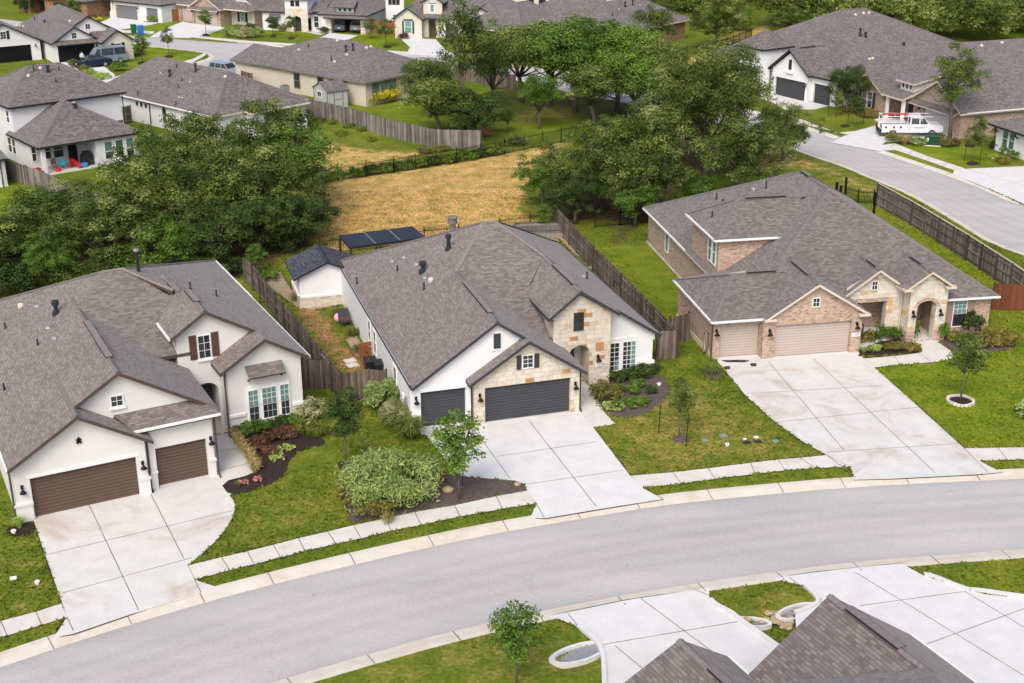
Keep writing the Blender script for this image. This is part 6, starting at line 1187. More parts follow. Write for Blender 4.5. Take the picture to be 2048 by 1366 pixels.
  ((625,58),1.4,.9,leaf_silver,'silver shrub by the far stone entry'),((648,66),1.3,.9,leaf_dark,'dark shrub at the open garage corner'),((806,78),.9,.9,leaf_rust,'red shrub under the arched window'),((600,560),.5,.4,leaf_olive,'scrub in front of the pale sapling'),((540,560),.8,.8,leaf_bright,'leafy shrub by the outbuilding corner'),((1030,290),1.2,1.0,leaf_oak,'airy shrub by the black field fence'),((1340,195),1.3,1.2,leaf_dark,'dark shrub on the far street verge'),((1145,480),.5,.45,leaf_bright,'shrub on the gravel beside the tall wooden fence'),((1190,540),.5,.45,leaf_lime,'lime shrub on the gravel beside the tall wooden fence'),((640,500),.6,.7,leaf_grassy,'weed clump behind the black-roofed outbuilding')]: shrub(b,R*(1.2 if 1180 < b[0] < 1320 or 1710 < b[0] < 1850 else 1),hh*1.1,m,l)
US = 'undergrowth at the foot of the left oak clump'
for b,R,hh,m,l in [((20,585),2.0,2.2,leaf_dark,'dark undergrowth bush left of the lit green sapling'),((150,572),1.8,2.0,leaf_oak,'olive undergrowth bush right of the green sapling'),((200,566),1.8,2.0,leaf_dark,'dark undergrowth bush near the first flue'),((255,560),1.8,2.2,leaf_bright,'bright undergrowth bush left of the tall flue'),((305,556),1.6,2.0,leaf_bright,'bright undergrowth bush right of the tall flue'),((350,554),1.7,1.8,leaf_dark,'dark undergrowth bush behind the left house ridge'),((395,552),1.6,1.6,leaf_dark,'dark undergrowth bush behind the right roof slope'),((435,550),1.5,1.5,leaf_oak,'olive undergrowth bush before the iron fence corner'),((465,545),1.3,1.3,leaf_dark,'dark undergrowth bush next to the fence end'),((630,470),1.6,2.2,leaf_bright,'bright bush at the right foot of the left clump'),((580,500),1.8,1.8,leaf_dark,'dark bush behind the black-roofed outbuilding')]: shrub(b,R,hh,m,l,group=US)
EN = ['first','second','third','fourth','fifth','sixth','seventh','eighth','ninth','tenth','eleventh','twelfth','thirteenth','fourteenth','fifteenth','sixteenth','seventeenth','eighteenth']
A = np.array([(622,370),(790,345),(915,326),(1000,310)], float)
for i in range(18):
    t = i/17*3; k = min(2, int(t)); p = A[k]+(A[k+1]-A[k])*(t-k); shrub((p[0], p[1]-2), .75+.2*((i*37)%5)/5, 1.05+.3*((i*53)%7)/7, [leaf_oak, leaf_bright, leaf_dark][(i*3)%5%3], '%s shrub from the left along the black field fence' % EN[i], group='shrubs along the field fence')
for i,(b,R) in enumerate([((640,243),.9),((668,248),.8),((700,255),.9),((722,262),.7),((683,270),1.0),((745,282),.7),((880,300),1.2),((850,305),1.0)]): shrub(b,R,.5,leaf_grassy if i<6 else leaf_olive,'%s weed patch from the left along the weathered back fence' % EN[i],'weeds','weeds','weeds by the back fence')
# ---------------------------------------------------------------- fences
rngF = np.random.default_rng(5); fence_post = planks('fence_post', (.025,.018,.014), (.07,.055,.045), (.14,.12,.10))
def tint(o, per=8):
    n = len(o.data.vertices); k = (n+per-1)//per; a = o.data.attributes.new('tint', 'FLOAT', 'POINT'); a.data.foreach_set('value', np.repeat(rngF.random(k), per)[:n].astype(np.float32)); return o
def wood_fence(px, label, hh=1.83, mat=None, post=True, side=1, world=None, pitch=.145, step=2.4, cat='wooden fence', rails=(.25,.95,1.6)):
    mat = mat or fence_wood; P = [np.array(p) for p in (world or GP(px))]; o = P[0]; root = thing('wooden_fence', label, cat, (o[0], o[1], 0))
    for a, b in zip(P[:-1], P[1:]):
        L = np.hypot(*(b-a)); d = (b-a)/L; n = np.array([-d[1], d[0]])*side; k = max(1, round(L/step)); w = L/k
        for i in range(k):
            p = a+d*w*i-o; mb = MB(); m = int(w/pitch)
            for j in range(m):
                q0 = p+d*(j*w/m+.004); q1 = p+d*((j+1)*w/m-.004); hz = hh+rngF.normal()*.012; of = n*rngF.uniform(-.006,.006)
                mb.hexa([(*(q0+of),-.1),(*(q1+of),-.1),(*(q1+of+n*.02),-.1),(*(q0+of+n*.02),-.1),(*(q0+of),hz),(*(q1+of),hz),(*(q1+of+n*.02),hz),(*(q0+of+n*.02),hz)])
            tint(mb.build('panel', mat, root))
            for r in rails:
                m2 = MB(); m2.bar((*(p-n*.03),r), (*(p+d*w-n*.03),r), .04, .09); tint(m2.build('rail', mat, root))
            if post: m3 = MB(); c = p-n*.06; m3.box(c[0]-.06,c[0]+.06,c[1]-.06,c[1]+.06,-.1,hh+.05); tint(m3.build('post', fence_post, root))
        if post: m3 = MB(); c = b-o-n*.06; m3.box(c[0]-.06,c[0]+.06,c[1]-.06,c[1]+.06,-.1,hh+.05); tint(m3.build('post', fence_post, root))
    return root
def iron_fence(px, label, hh=1.3, step=2.4, pk=.12, mesh=None):
    P = [np.array(p) for p in GP(px)]; o = P[0]; root = thing('iron_fence', label, 'iron fence', (o[0], o[1], 0))
    for a, b in zip(P[:-1], P[1:]):
        L = np.hypot(*(b-a)); d = (b-a)/L; k = max(1, round(L/step)); w = L/k
        for i in range(k):
            p = a+d*w*i-o; mb = MB(); m = int(w/pk)
            for j in range(1, m): q = p+d*(j*w/m); mb.box(q[0]-.011,q[0]+.011,q[1]-.011,q[1]+.011,.08,hh)
            for z in (.15, hh-.18): mb.bar((*p,z), (*(p+d*w),z), .03, .035)
            mb.build('picket_panel', metal_black, root); m3 = MB(); m3.box(p[0]-.04,p[0]+.04,p[1]-.04,p[1]+.04,-.1,hh+.1); m3.build('post', metal_black, root)
        m3 = MB(); c = b-o; m3.box(c[0]-.04,c[0]+.04,c[1]-.04,c[1]+.04,-.1,hh+.1); m3.build('post', metal_black, root)
    return root
wood_fence([(492,566),(509,580),(536,615),(571,660),(606,704),(646,758),(687,808)], 'long weathered fence between the left and middle houses', side=1)
wood_fence([(607,776),(640,780),(662,776)], 'dark plank gate fence at the right corner of the left house', side=-1, mat=fence_wood)
wood_fence([(687,808),(738,798),(774,800)], 'short dark fence in front of the bin enclosure', side=-1)
wood_fence([(1111,458),(1139.5,490),(1169.5,524),(1206,562),(1243,600),(1286,646),(1331,694)], 'long weathered fence between the middle and right houses', side=1)
wood_fence([(1313,719),(1354.6,717)], 'pale short fence panel at the right corner of the middle house', side=-1)
wood_fence([(1354.6,717),(1331,694)], 'short side fence beside the dark panel gate', side=-1)
wood_fence([(1340,690),(1377,680)], 'dark fence panel joining the pink brick garage wall', side=-1)
wood_fence([(600,228),(654.7,239),(705.5,252),(760,269.5),(873,296),(963,297)], 'grey weathered fence along the beige house yard', mat=fence_grey, side=-1)
wood_fence([(-20,345),(20.5,360),(54.7,371),(90.6,384),(150,412),(200,432)], 'grey fence below the toy-strewn patio', mat=fence_grey, side=-1)
wood_fence([(1753,411),(1823,451),(1933,521),(2020,580),(2090,632)], 'tall streetside fence with a pale top board along the side street', mat=fence_grey, side=1, hh=1.9)
P_ = GP([(1753,411),(1823,451),(1933,521),(2020,580),(2090,632)]); mb = MB()
for a, b in zip(P_[:-1], P_[1:]): mb.bar((a[0]-P_[0][0],a[1]-P_[0][1],1.93), (b[0]-P_[0][0],b[1]-P_[0][1],1.93), .14, .04)
bpy.context.view_layer.update(); cp = mb.build('top_board', simple('board_pale', (.50,.40,.25), .8), [o for o in COL.objects if o.get('label','').startswith('tall streetside')][0])
wood_fence([(1983,619),(2048,622),(2110,626)], 'red-brown stained fence at the right of the pink brick house', mat=fence_red, side=-1)
for (u, v) in ((1992,575),(1988,609)):
    pass
wood_fence([(868,150),(922,160),(985,172),(1030,180)], 'brown fence behind the beige house patio', mat=fence_wood, side=-1)
wood_fence([(228,253),(263,245)], 'dark gate fence between the two back white houses', mat=fence_wood, side=1); wood_fence([(486,172),(507,178)], 'short brown fence at the beige house corner', mat=fence_wood)
wood_fence([(346,43),(365,41)], 'orange plank gate between two far houses', mat=fence_orange, side=-1); wood_fence([(540,54),(566,58)], 'orange-brown gate left of the far stone entry', mat=fence_orange, side=-1); wood_fence([(744,66),(795,68)], 'orange-brown fence beside the open garage house', mat=fence_orange, side=-1)
iron_fence([(-60,600),(60,588),(200,570),(300,560),(420,556),(478,556)], 'black iron fence under the oak clump behind the left house')
iron_fence([(640,512),(760,497),(849,490),(918,483),(1000,470),(1060,461),(1111,456)], 'black iron fence behind the middle house')
iron_fence([(560,382),(618.6,371),(788.5,346),(913.5,326.5),(1009,309),(1122,285.5),(1180,272)], 'black iron fence across the top of the tan field', hh=1.45)
iron_fence([(1300,122),(1373,112),(1440,100),(1503,74)], 'black iron fence past the crooked oak'); iron_fence([(1380,62),(1440,56),(1500,52)], 'farther black iron fence by the dirt path')
iron_fence([(1690,400),(1715,407),(1746,408)], 'short black iron fence beside the streetside fence', hh=1.2); iron_fence([(1190,456),(1240,452),(1300,447)], 'black iron fence left behind the pink brick house', hh=1.3)
mb = MB()   # garden posts near it
for i,(px_, py_, hh, r) in enumerate(((1672,390,1.1,.12),(1680,395,1.0,.12),(1689,400,1.9,.1),(1747,428,1.8,.1))):
    g = G(px_, py_); mb = MB(); mb.tube([(0,0,0),(0,0,hh)], r, 8); mb.lathe([(r*1.3,hh),(r*1.3,hh+.05),(0,hh+.06)], 0, 0, 8); o = mb.build('flue_post', metal_black, None, (g[0], g[1], 0)); tag(o, ['short black post, left of the pair behind the pink brick roof','short black post, right of the pair behind the pink brick roof','tall black post beside the short iron fence','dark post at the start of the streetside fence'][i], 'post')
# ---------------------------------------------------------------- vehicles
def vehicle(name, label, cat, base, heading, body, dims, prof, cabin, winx, wheels, wr=.34, extra=None, dark=glass):
    """prof: side outline (x, z) of the lower body; cabin: (x, z, inset) outline of the glasshouse; winx: side window spans"""
    g = G(*base) if len(base) == 2 and not isinstance(base, np.ndarray) else base
    root = thing(name, label, cat, (g[0], g[1], .02), math.radians(heading)); Wd = dims[1]/2
    def loft(outl, w0, mat, nm, par):
        mb = MB(); n = len(outl); zs = [z for _, z in outl]; zmin, zmax = min(zs), max(zs)
        f = lambda z: w0[0]+(w0[1]-w0[0])*((z-zmin)/(zmax-zmin+1e-6))**1.6
        Lf = [(x, -f(z), z) for x, z in outl]; Rt = [(x, f(z), z) for x, z in outl]
        mb.poly(Lf); mb.poly(Rt[::-1])
        for i in range(n): j = (i+1) % n; mb.poly([Lf[j], Lf[i], Rt[i], Rt[j]])
        o = mb.build(nm, mat, par)
        bv = o.modifiers.new('edge', 'BEVEL'); bv.width = .05; bv.segments = 2; bv.limit_method = 'ANGLE'; return o
    bo = loft(prof, (Wd*.97, Wd*.93), body, 'body', root); ca = loft(cabin, (Wd*.93, Wd*.76), body, 'cabin', root)
    zs = [z for _, z in cabin]; z0, z1 = min(zs)+.07, max(zs)-.09; zmin, zmax = min(zs), max(zs); f = lambda z: Wd*.93+(Wd*.76-Wd*.93)*((z-zmin)/(zmax-zmin))**1.6
    for a, b, c, d in winx:
        for sg in (-1, 1):
            mb = MB(); mb.poly([(a,sg*(f(z0)+.006),z0),(b,sg*(f(z0)+.006),z0),(d,sg*(f(z1)+.006),z1),(c,sg*(f(z1)+.006),z1)][::1 if sg < 0 else -1]); mb.build('window', dark, root)
    # windscreen and rear glass
    xs = sorted(cabin, key=lambda p: p[0]); lo = [p for p in cabin if p[1] < zmin+.05]; hi = [p for p in cabin if p[1] > zmax-.05]
    for nm, pb, pt, s in (('windscreen', max(lo), max(hi), 1), ('rear_window', min(lo), min(hi), -1)):
        t0, t1 = .12, .88; q = lambda t: (pb[0]+(pt[0]-pb[0])*t+s*.012, pb[1]+(pt[1]-pb[1])*t+.01)
        (xa, za), (xb, zb) = q(t0), q(t1); mb = MB(); k = [(xa,-f(za)*.9,za),(xa,f(za)*.9,za),(xb,f(zb)*.9,zb),(xb,-f(zb)*.9,zb)]; mb.poly(k if s > 0 else k[::-1]); mb.build(nm, dark, root)
    for x in wheels:
        for sg in (-1, 1):
            mb = MB(); m2 = MB(); pr = [(wr*.62,0),(wr*.9,.0),(wr,.05),(wr,.17),(wr*.9,.22),(.0,.22)]; n = 16
            for i in range(len(pr)-1):
                for j in range(n):
                    t0, t1 = 2*math.pi*j/n, 2*math.pi*(j+1)/n; (ra, ya), (rb, yb) = pr[i], pr[i+1]; Y = lambda y: sg*(Wd-.0-y)
                    mb.poly([(x+ra*math.cos(t0),Y(ya),wr+ra*math.sin(t0)),(x+rb*math.cos(t0),Y(yb),wr+rb*math.sin(t0)),(x+rb*math.cos(t1),Y(yb),wr+rb*math.sin(t1)),(x+ra*math.cos(t1),Y(ya),wr+ra*math.sin(t1))])
            w = thing('wheel', None, None, (0,0,0)); w.parent = root; mb.build('tyre', pvc, w)
            m2.poly([(x+wr*.62*math.cos(2*math.pi*j/n), sg*(Wd+.003), wr+wr*.62*math.sin(2*math.pi*j/n)) for j in range(n)]); m2.build('rim', metal_grey, w)
    if extra: extra(root, Wd)
    return root
def lights(x0, x1, zf, zr, red, wh, hd=.18):
    def f(root, W):
        for sg in (-1,1):
            MB().box(x1-.06,x1+.015,sg*W*.82-.16,sg*W*.82+.16,zf,zf+.14).build('headlight', wh, root); MB().box(x0-.015,x0+.06,sg*W*.84-.1,sg*W*.84+.1,zr,zr+hd).build('tail_light', red, root)
        MB().box(x1-.02,x1+.03,-W*.9,W*.9,.3,.5).build('bumper', trim_char, root); MB().box(x0-.03,x0+.02,-W*.9,W*.9,.3,.5).build('bumper', trim_char, root); MB().box(x0-.035,x0-.03,-.25,.25,.62,.76).build('number_plate', trim_white, root)
    return f
red_l = simple('lamp_red', (.45,.02,.015), .3); wh_l = simple('lamp_clear', (.6,.6,.6), .2)
def paint(n, c, met=.3): return simple(n, c, .3, .97, 1.03, 1, 0, met)
sed_p = [(-2.3,.28),(2.3,.28),(2.35,.55),(2.2,.74),(1.1,.92),(-1.5,.98),(-2.25,.93),(-2.35,.6)]; sed_c = [(1.15,.9),(.35,1.42),(-.95,1.44),(-1.85,.95)]; sed_w = [(.1,.95,.1,.4),(-1.0,.02,-.85,.02),(-1.5,-1.08,-1.1,-.95)]
vehicle('car', 'dark blue sedan parked beside the grey van', 'car', (186,133.5), 213, paint('paint_navy', (.018,.026,.055)), (4.7,1.85), sed_p, sed_c, sed_w, (-1.4,1.45), .33, lights(-2.36,2.34,.6,.72,red_l,wh_l))
van_p = [(-2.75,.35),(2.75,.35),(2.8,.7),(2.7,1.0),(1.75,1.15),(-2.75,1.15)]; van_c = [(1.8,1.1),(1.05,2.05),(.6,2.14),(-2.6,2.12),(-2.74,1.1)]
vehicle('van', 'grey-blue passenger van on the drive of the black garage house', 'van', (211,127), 213, paint('paint_greyblue', (.22,.28,.33)), (5.6,2.0), van_p, van_c, [(.75,1.6,.75,1.1),(-1.0,.6,-1.0,.6),(-2.55,-1.1,-2.5,-1.1)], (-1.75,1.7), .37, lights(-2.77,2.78,.75,1.0,red_l,wh_l,.45))
suv_p = [(-2.3,.35),(2.3,.35),(2.35,.7),(2.2,.95),(1.2,1.05),(-2.3,1.08)]; suv_c = [(1.2,1.02),(.5,1.68),(-1.9,1.72),(-2.28,1.05)]; suv_w = [(.1,1.0,.1,.5),(-.95,.0,-.9,.0),(-1.95,-1.05,-1.8,-1.0)]
vehicle('car', 'silver-blue hatchback parked on the side road by the beige house', 'car', (452,152), -33, paint('paint_silver', (.33,.40,.44)), (4.6,1.85), suv_p, suv_c, suv_w, (-1.45,1.45), .36, lights(-2.32,2.33,.75,.8,red_l,wh_l))
for x, m, l in ((1.0, paint('paint_slate', (.11,.15,.22)), 'slate blue car, left one inside the open garage'), (3.6, paint('paint_grey', (.25,.26,.28)), 'grey car, right one inside the open garage')):
    w = H12.world(x, 3.0); vehicle('car', l, 'car', np.array(w), math.degrees(H12.a)+90, m, (4.6,1.85), suv_p, suv_c, suv_w, (-1.45,1.45), .36, lights(-2.32,2.33,.75,.8,red_l,wh_l))
def truck_extra(root, W):
    lights(-3.15,3.1,.85,.95,red_l,wh_l)(root, W)
    MB().box(-3.1,-.35,-W,-W+.45,.75,1.3).build('utility_box', metal_white, root); MB().box(-3.1,-.35,W-.45,W,.75,1.3).build('utility_box', metal_white, root)
    MB().box(-2.9,-.45,-W+.47,W-.47,.85,1.12).build('cargo', trim_black, root)
    for i, x in enumerate((-2.7,-1.9,-1.2)):
        for sg in (-1,1): MB().box(x-.1,x+.1,sg*(W+.004)-.004,sg*(W+.004)+.004,.95,1.15).build('box_latch', trim_char, root)
    for sg in (-1,1):
        for x in (-3.0,-.5,.9): MB().bar((x,sg*.85,1.4),(x,sg*.8,2.1),.06,.06,up=(1,0,0)).build('rack_post', metal_white, root)
        MB().bar((-3.1,sg*.8,2.1),(2.0,sg*.8,2.1),.06,.06).build('rack_rail', metal_white, root)
    for x in (-3.0,-1.7,-.5,.9): MB().bar((x,-.8,2.1),(x,.8,2.1),.05,.05).build('rack_bar', metal_white, root)
    MB().box(-3.25,-3.1,-W*.95,W*.95,.45,.75).build('bumper', trim_black, root); MB().box(.1,1.2,-W-.008,-W-.003,1.0,1.08).build('door_stripe', simple('stripe_blue', (.25,.4,.6)), root)
tr_p = [(-3.1,.5),(3.05,.5),(3.1,.9),(3.0,1.2),(1.75,1.32),(-.3,1.32),(-.3,.8),(-3.1,.8)]; tr_c = [(1.75,1.28),(1.15,1.98),(-.2,2.02),(-.32,1.28)]
TR = vehicle('work_truck', 'white crew-cab work truck with ladder rack on the tan brick drive', 'truck', (1818,271), -1, metal_white, (6.3,2.0), tr_p, tr_c, [(.75,1.55,.75,1.15),(-.15,.65,-.12,.65)], (-1.95,2.0), .4, truck_extra)
mb = MB()
for sg in (-.18,.18): mb.bar((-2.8,sg,2.2),(-.3,sg,2.2),.04,.09)
for i in range(7): mb.bar((-2.7+i*.36,-.18,2.2),(-2.7+i*.36,.18,2.2),.03,.03)
ld = mb.build('ladder', simple('ladder_red', (.5,.04,.03), .5), None, TR.location, TR.rotation_euler[2]); tag(ld, 'red ladder lying on the roof rack of the white truck', 'ladder')
# ---------------------------------------------------------------- small things
def put(name, mb, mat, px, label, cat, rz=0, group=None, z=0, smooth=False):
    g = G(*px) if isinstance(px, tuple) and len(px) == 2 else px; o = mb.build(name, mat, None, (g[0], g[1], z), rz, smooth); return tag(o, label, cat, group)
def bin_(px, mat, label, rz=0, s=1):
    g = G(*px); r = thing('wheeled_bin', label, 'bin', (g[0], g[1], 0), rz); a, b, hh = .26*s, .31*s, .95*s
    MB().hexa([(-a,-a,.05),(a,-a,.05),(a,a,.05),(-a,a,.05),(-b,-b,hh),(b,-b,hh),(b,b,hh),(-b,b,hh)]).build('body', mat, r)
    MB().hexa([(-b-.03,-b-.05,hh),(b+.03,-b-.05,hh),(b+.03,b+.03,hh),(-b-.03,b+.03,hh),(-b,-b,hh+.06),(b,-b,hh+.06),(b,b,hh+.1),(-b,b,hh+.1)]).build('lid', mat, r)
    for sg in (-1,1): MB().tube([(sg*.2*s,.28*s,.1),(sg*.26*s,.28*s,.1)], .1, 8).build('wheel', pvc, r)
bin_((268,67),simple('bin_green',(.012,.13,.06),.5),'green wheeled bin on the far kerb',.4,1.3); bin_((282,69),simple('bin_blue',(.03,.17,.55),.5),'blue wheeled bin on the far kerb',.6,1.3)
bin_((742,752),simple('bin_black',(.02,.021,.025),.5),'black wheeled bin in the wooden enclosure, left one',.3,1.1); bin_((760,758),simple('bin_dark',(.018,.019,.022),.5),'black wheeled bin in the wooden enclosure by the wall',.35,1.1)
g = G(1863,290); r = thing('utility_box', 'green electrical utility box on a concrete pad', 'utility box', (g[0], g[1], 0), -.25)
MB().box(-.85,.85,-.6,.6,0,.08).build('pad', conc_walk, r); gm = simple('box_green', (.012,.06,.035), .5); MB().box(-.7,.7,-.45,.45,.08,.95).build('body', gm, r); MB().hexa([(-.74,-.5,.95),(.74,-.5,.95),(.74,.48,.95),(-.74,.48,.95),(-.7,-.4,1.06),(.7,-.4,1.06),(.7,.44,1.12),(-.7,.44,1.12)]).build('lid', gm, r); MB().box(-.55,-.35,-.46,-.45,.4,.8).build('warning_label', trim_white, r)
# pergola
q = [np.array(G(*p, 2.4)) for p in ((701,493.7),(849,474),(824,452.7),(679.5,471))]; o = q[0]; r = thing('pergola', 'black steel pergola with three dark roof panels behind the middle house', 'pergola', (o[0], o[1], 0)); pm = simple('panel_black', (.018,.02,.027), .45, .8, 1.2, 1)
L_ = [p-o for p in q]
def lerp(u, v): return L_[0]*(1-u)*(1-v)+L_[1]*u*(1-v)+L_[2]*u*v+L_[3]*(1-u)*v
for i in range(3):
    u0, u1 = i/3+.006, (i+1)/3-.006; P4 = [lerp(u0,.01), lerp(u1,.01), lerp(u1,.99), lerp(u0,.99)]; MB().hexa([(*p,2.2) for p in P4]+[(*p,2.4) for p in P4]).build('roof_panel', pm, r)
for a, b in ((0,1),(1,2),(2,3),(3,0)): MB().bar((*L_[a],2.32),(*L_[b],2.32),.12,.15).build('beam', trim_black, r)
for u in (1/3,2/3): MB().bar((*lerp(u,0),2.395),(*lerp(u,1),2.395),.06,.03).build('panel_strip', metal_grey, r)
for u, v in ((0,0),(.34,0),(.67,0),(1,0),(0,1),(1,1)): c = lerp(u,v); MB().box(c[0]-.07,c[0]+.07,c[1]-.07,c[1]+.07,-.1,2.3).build('post', trim_black, r)
# bin enclosure, stepping stones, planter timbers
mb = MB()
for a, b in (((719,722),(739,755)),((719,722),(764,713))):
    A_, B_ = G(*a)-G(719,722), G(*b)-G(719,722)
    for z in (.25,.62,.98): mb.bar((*A_,z),(*B_,z),.03,.3)
tint(put('wooden_enclosure', mb, fence_orange, (719,722), 'reddish plank enclosure around the black bins', 'enclosure'))
for p_, l in (((700,722),'rear square stepping stone on the bare soil'),((705,731),'front square stepping stone on the bare soil')): put('stepping_stone', MB().box(-.35,.35,-.28,.28,-.02,.05), conc_walk, p_, l, 'stepping stone', .5, 'stepping stones')
for p_, w_, z_, l in (((1075,466),3.6,.75,'upper long grey timber planter behind the middle house'),((1085,474),3.0,.4,'lower grey timber planter behind the middle house')):
    mb = MB(); mb.box(-w_/2,w_/2,-.5,-.42,0,z_).box(-w_/2,w_/2,.42,.5,0,z_).box(-w_/2,-w_/2+.08,-.42,.42,0,z_).box(w_/2-.08,w_/2,-.42,.42,0,z_).box(-w_/2+.08,w_/2-.08,-.42,.42,0,z_-.1); tint(put('timber_planter', mb, fence_grey, p_, l, 'planter', .1))
# ball and garden chair of the middle house
mb = MB(); mb.lathe([(.3*math.sin(t), .3-.3*math.cos(t)) for t in np.linspace(0.01, 3.13, 12)], 0, 0, 16); put('ball', mb, simple('pink', (.75,.36,.56), .5, .97, 1.03), (677,644), 'pink ball beside the middle house', 'ball', smooth=True)
g = G(690,652); r = thing('patio_chair', 'dark patio chair with red cushion by the white side wall', 'chair', (g[0], g[1], 0), .3); MB().box(-.35,.35,-.35,.35,.38,.44).build('seat', trim_char, r); MB().hexa([(-.35,.3,.44),(.35,.3,.44),(.35,.36,.44),(-.35,.36,.44),(-.35,.5,1.0),(.35,.5,1.0),(.35,.56,1.0),(-.35,.56,1.0)]).build('backrest', trim_char, r); MB().box(-.32,.32,-.32,.3,.44,.54).build('cushion', shutter_brown, r)
for sx in (-.32,.32):
    for sy in (-.32,.32): MB().box(sx-.025,sx+.025,sy-.025,sy+.025,0,.38).build('leg', trim_char, r)
g = G(975,275); r = thing('garden_chair', 'brown wooden garden chair under the yard oaks', 'chair', (g[0], g[1], 0), .8); cw = simple('chair_brown', (.22,.09,.05), .8)
MB().hexa([(-.35,-.4,.42),(.35,-.4,.42),(.35,.3,.28),(-.35,.3,.28),(-.35,-.4,.47),(.35,-.4,.47),(.35,.3,.33),(-.35,.3,.33)]).build('seat', cw, r); MB().hexa([(-.35,.25,.3),(.35,.25,.3),(.35,.3,.3),(-.35,.3,.3),(-.38,.6,1.15),(.38,.6,1.15),(.38,.65,1.15),(-.38,.65,1.15)]).build('backrest', cw, r)
for sx in (-.42,.42): MB().box(sx-.07,sx+.07,-.45,.4,.58,.62).build('arm', cw, r); MB().box(sx-.03,sx+.03,-.42,-.35,0,.58).build('leg', cw, r); MB().box(sx-.03,sx+.03,.25,.32,0,.58).build('leg', cw, r)
# patio toys of the two-storey house
def at5(x, y): return np.array(H5.world(x, y))
tb = simple('toy_blue', (.03,.28,.62), .5); tc = simple('toy_cyan', (.06,.42,.6), .5); tr_ = simple('toy_red', (.62,.03,.03), .5)
def chair5(x, y, mat, label, rz):
    w = at5(x, y); r = thing('patio_chair', label, 'chair', (w[0], w[1], .08), H5.a+rz); MB().box(-.25,.25,-.25,.25,.4,.45).build('seat', mat, r); MB().box(-.25,.25,.22,.27,.45,.95).build('backrest', mat, r)
    for sx in (-.22,.22):
        for sy in (-.22,.22): MB().box(sx-.02,sx+.02,sy-.02,sy+.02,0,.4).build('leg', mat, r)
chair5(2.6,1.4,tc,'turquoise patio chair among the toys',2.9); chair5(1.5,1.9,stucco_cream,'pale patio chair nearest the porch post',2.6); chair5(2.0,2.3,shutter_tan,'tan patio chair behind the turquoise one',3.3)
w = at5(3.7,.9); mb = MB(); mb.hexa([(-.2,-.6,.1),(.2,-.6,.1),(.2,.5,.75),(-.2,.5,.75),(-.25,-.6,.2),(.25,-.6,.2),(.25,.5,.85),(-.25,.5,.85)]).box(-.22,.22,.45,.55,0,.8); put('toy_slide', mb, tr_, w, 'red toy slide on the covered patio', 'toy', H5.a+.5, None, .08)
w = at5(4.4,.75); mb = MB(); mb.lathe([(.1,0),(.34,.05),(.38,.32),(.3,.36),(.2,.3),(0,.3)], 0, 0, 10); put('toy_tub', mb, tb, w, 'blue toy tub beside the red slide', 'toy', 0, None, .08)
w = at5(1.9,.75); mb = MB(); mb.lathe([(.08,0),(.26,.04),(.3,.24),(.24,.28),(0,.26)], 0, 0, 10); put('toy_tub', mb, tr_, w, 'small red toy tub near the porch post', 'toy', 0, None, .08)
w = at5(.25,1.5); mb = MB(); mb.box(-.3,.3,-.22,.22,0,.35).box(-.32,.32,-.24,.24,.35,.42).box(-.2,.2,-.02,.02,.42,.52); put('cooler', mb, simple('cooler_red', (.5,.03,.03), .5), w, 'red cooler box at the left of the patio', 'cooler', H5.a, None, .05)
w = at5(5.0,1.4); mb = MB(); mb.hexa([(-.55,-.35,0),(.55,-.35,0),(.55,.35,0),(-.55,.35,0),(-.5,-.3,.95),(.5,-.3,.95),(.5,.3,1.0),(-.5,.3,1.0)]).hexa([(-.4,-.3,.95),(.4,-.3,.95),(.4,.3,1.0),(-.4,.3,1.0),(-.3,-.12,1.3),(.3,-.12,1.3),(.3,.2,1.3),(-.3,.2,1.3)]); put('covered_grill', mb, trim_black, w, 'black covered grill on the patio', 'grill', H5.a, None, .08)
w = at5(7.3,-.9); r = thing('patio_table', 'white garden table in front of the green windows', 'table', (w[0], w[1], 0), .3); MB().lathe([(0,.72),(.75,.72),(.75,.68),(0,.68)], 0, 0, 16).build('table_top', trim_white, r)
for k in range(4): t = k*1.57+.7; MB().tube([(.3*math.cos(t),.3*math.sin(t),.7),(.5*math.cos(t),.5*math.sin(t),0)], .03, 6).build('leg', trim_white, r)
# air conditioners
for p_, l, rz in (((283,240),'grey air conditioner beside the gate of the white houses',-.7),((571,185),'grey air conditioner by the beige wall',-.68)):
    g = G(*p_); r = thing('air_conditioner', l, 'air conditioner', (g[0], g[1], 0), rz); MB().box(-.45,.45,-.45,.45,.05,.85).build('case', metal_grey, r); MB().box(-.5,.5,-.5,.5,0,.05).build('pad', conc, r); MB().lathe([(.0,.87),(.38,.87),(.4,.85)], 0, 0, 14).build('fan_grille', trim_char, r)
# hose on the brick wall
FRg = HR.frame_of((-3.72,7.6),(-3.72,.55)); r = thing('garden_hose', 'coiled tan hose hanging on the pink brick side wall', 'hose', (*HR.world(-3.8,1.35), 0), HR.a)
for k in range(4): MB().tube([(-.04-.03*k, (.22+.03*k)*math.cos(t), .85+(.55+.04*k)*math.sin(t)) for t in np.linspace(0, 6.28, 20)], .035, 6).build('coil', [shutter_tan, trim_tan, wood_dark, shutter_tan][k], r)
MB().box(0,.08,-.12,.12,1.25,1.45).build('holder', wood_dark, r)
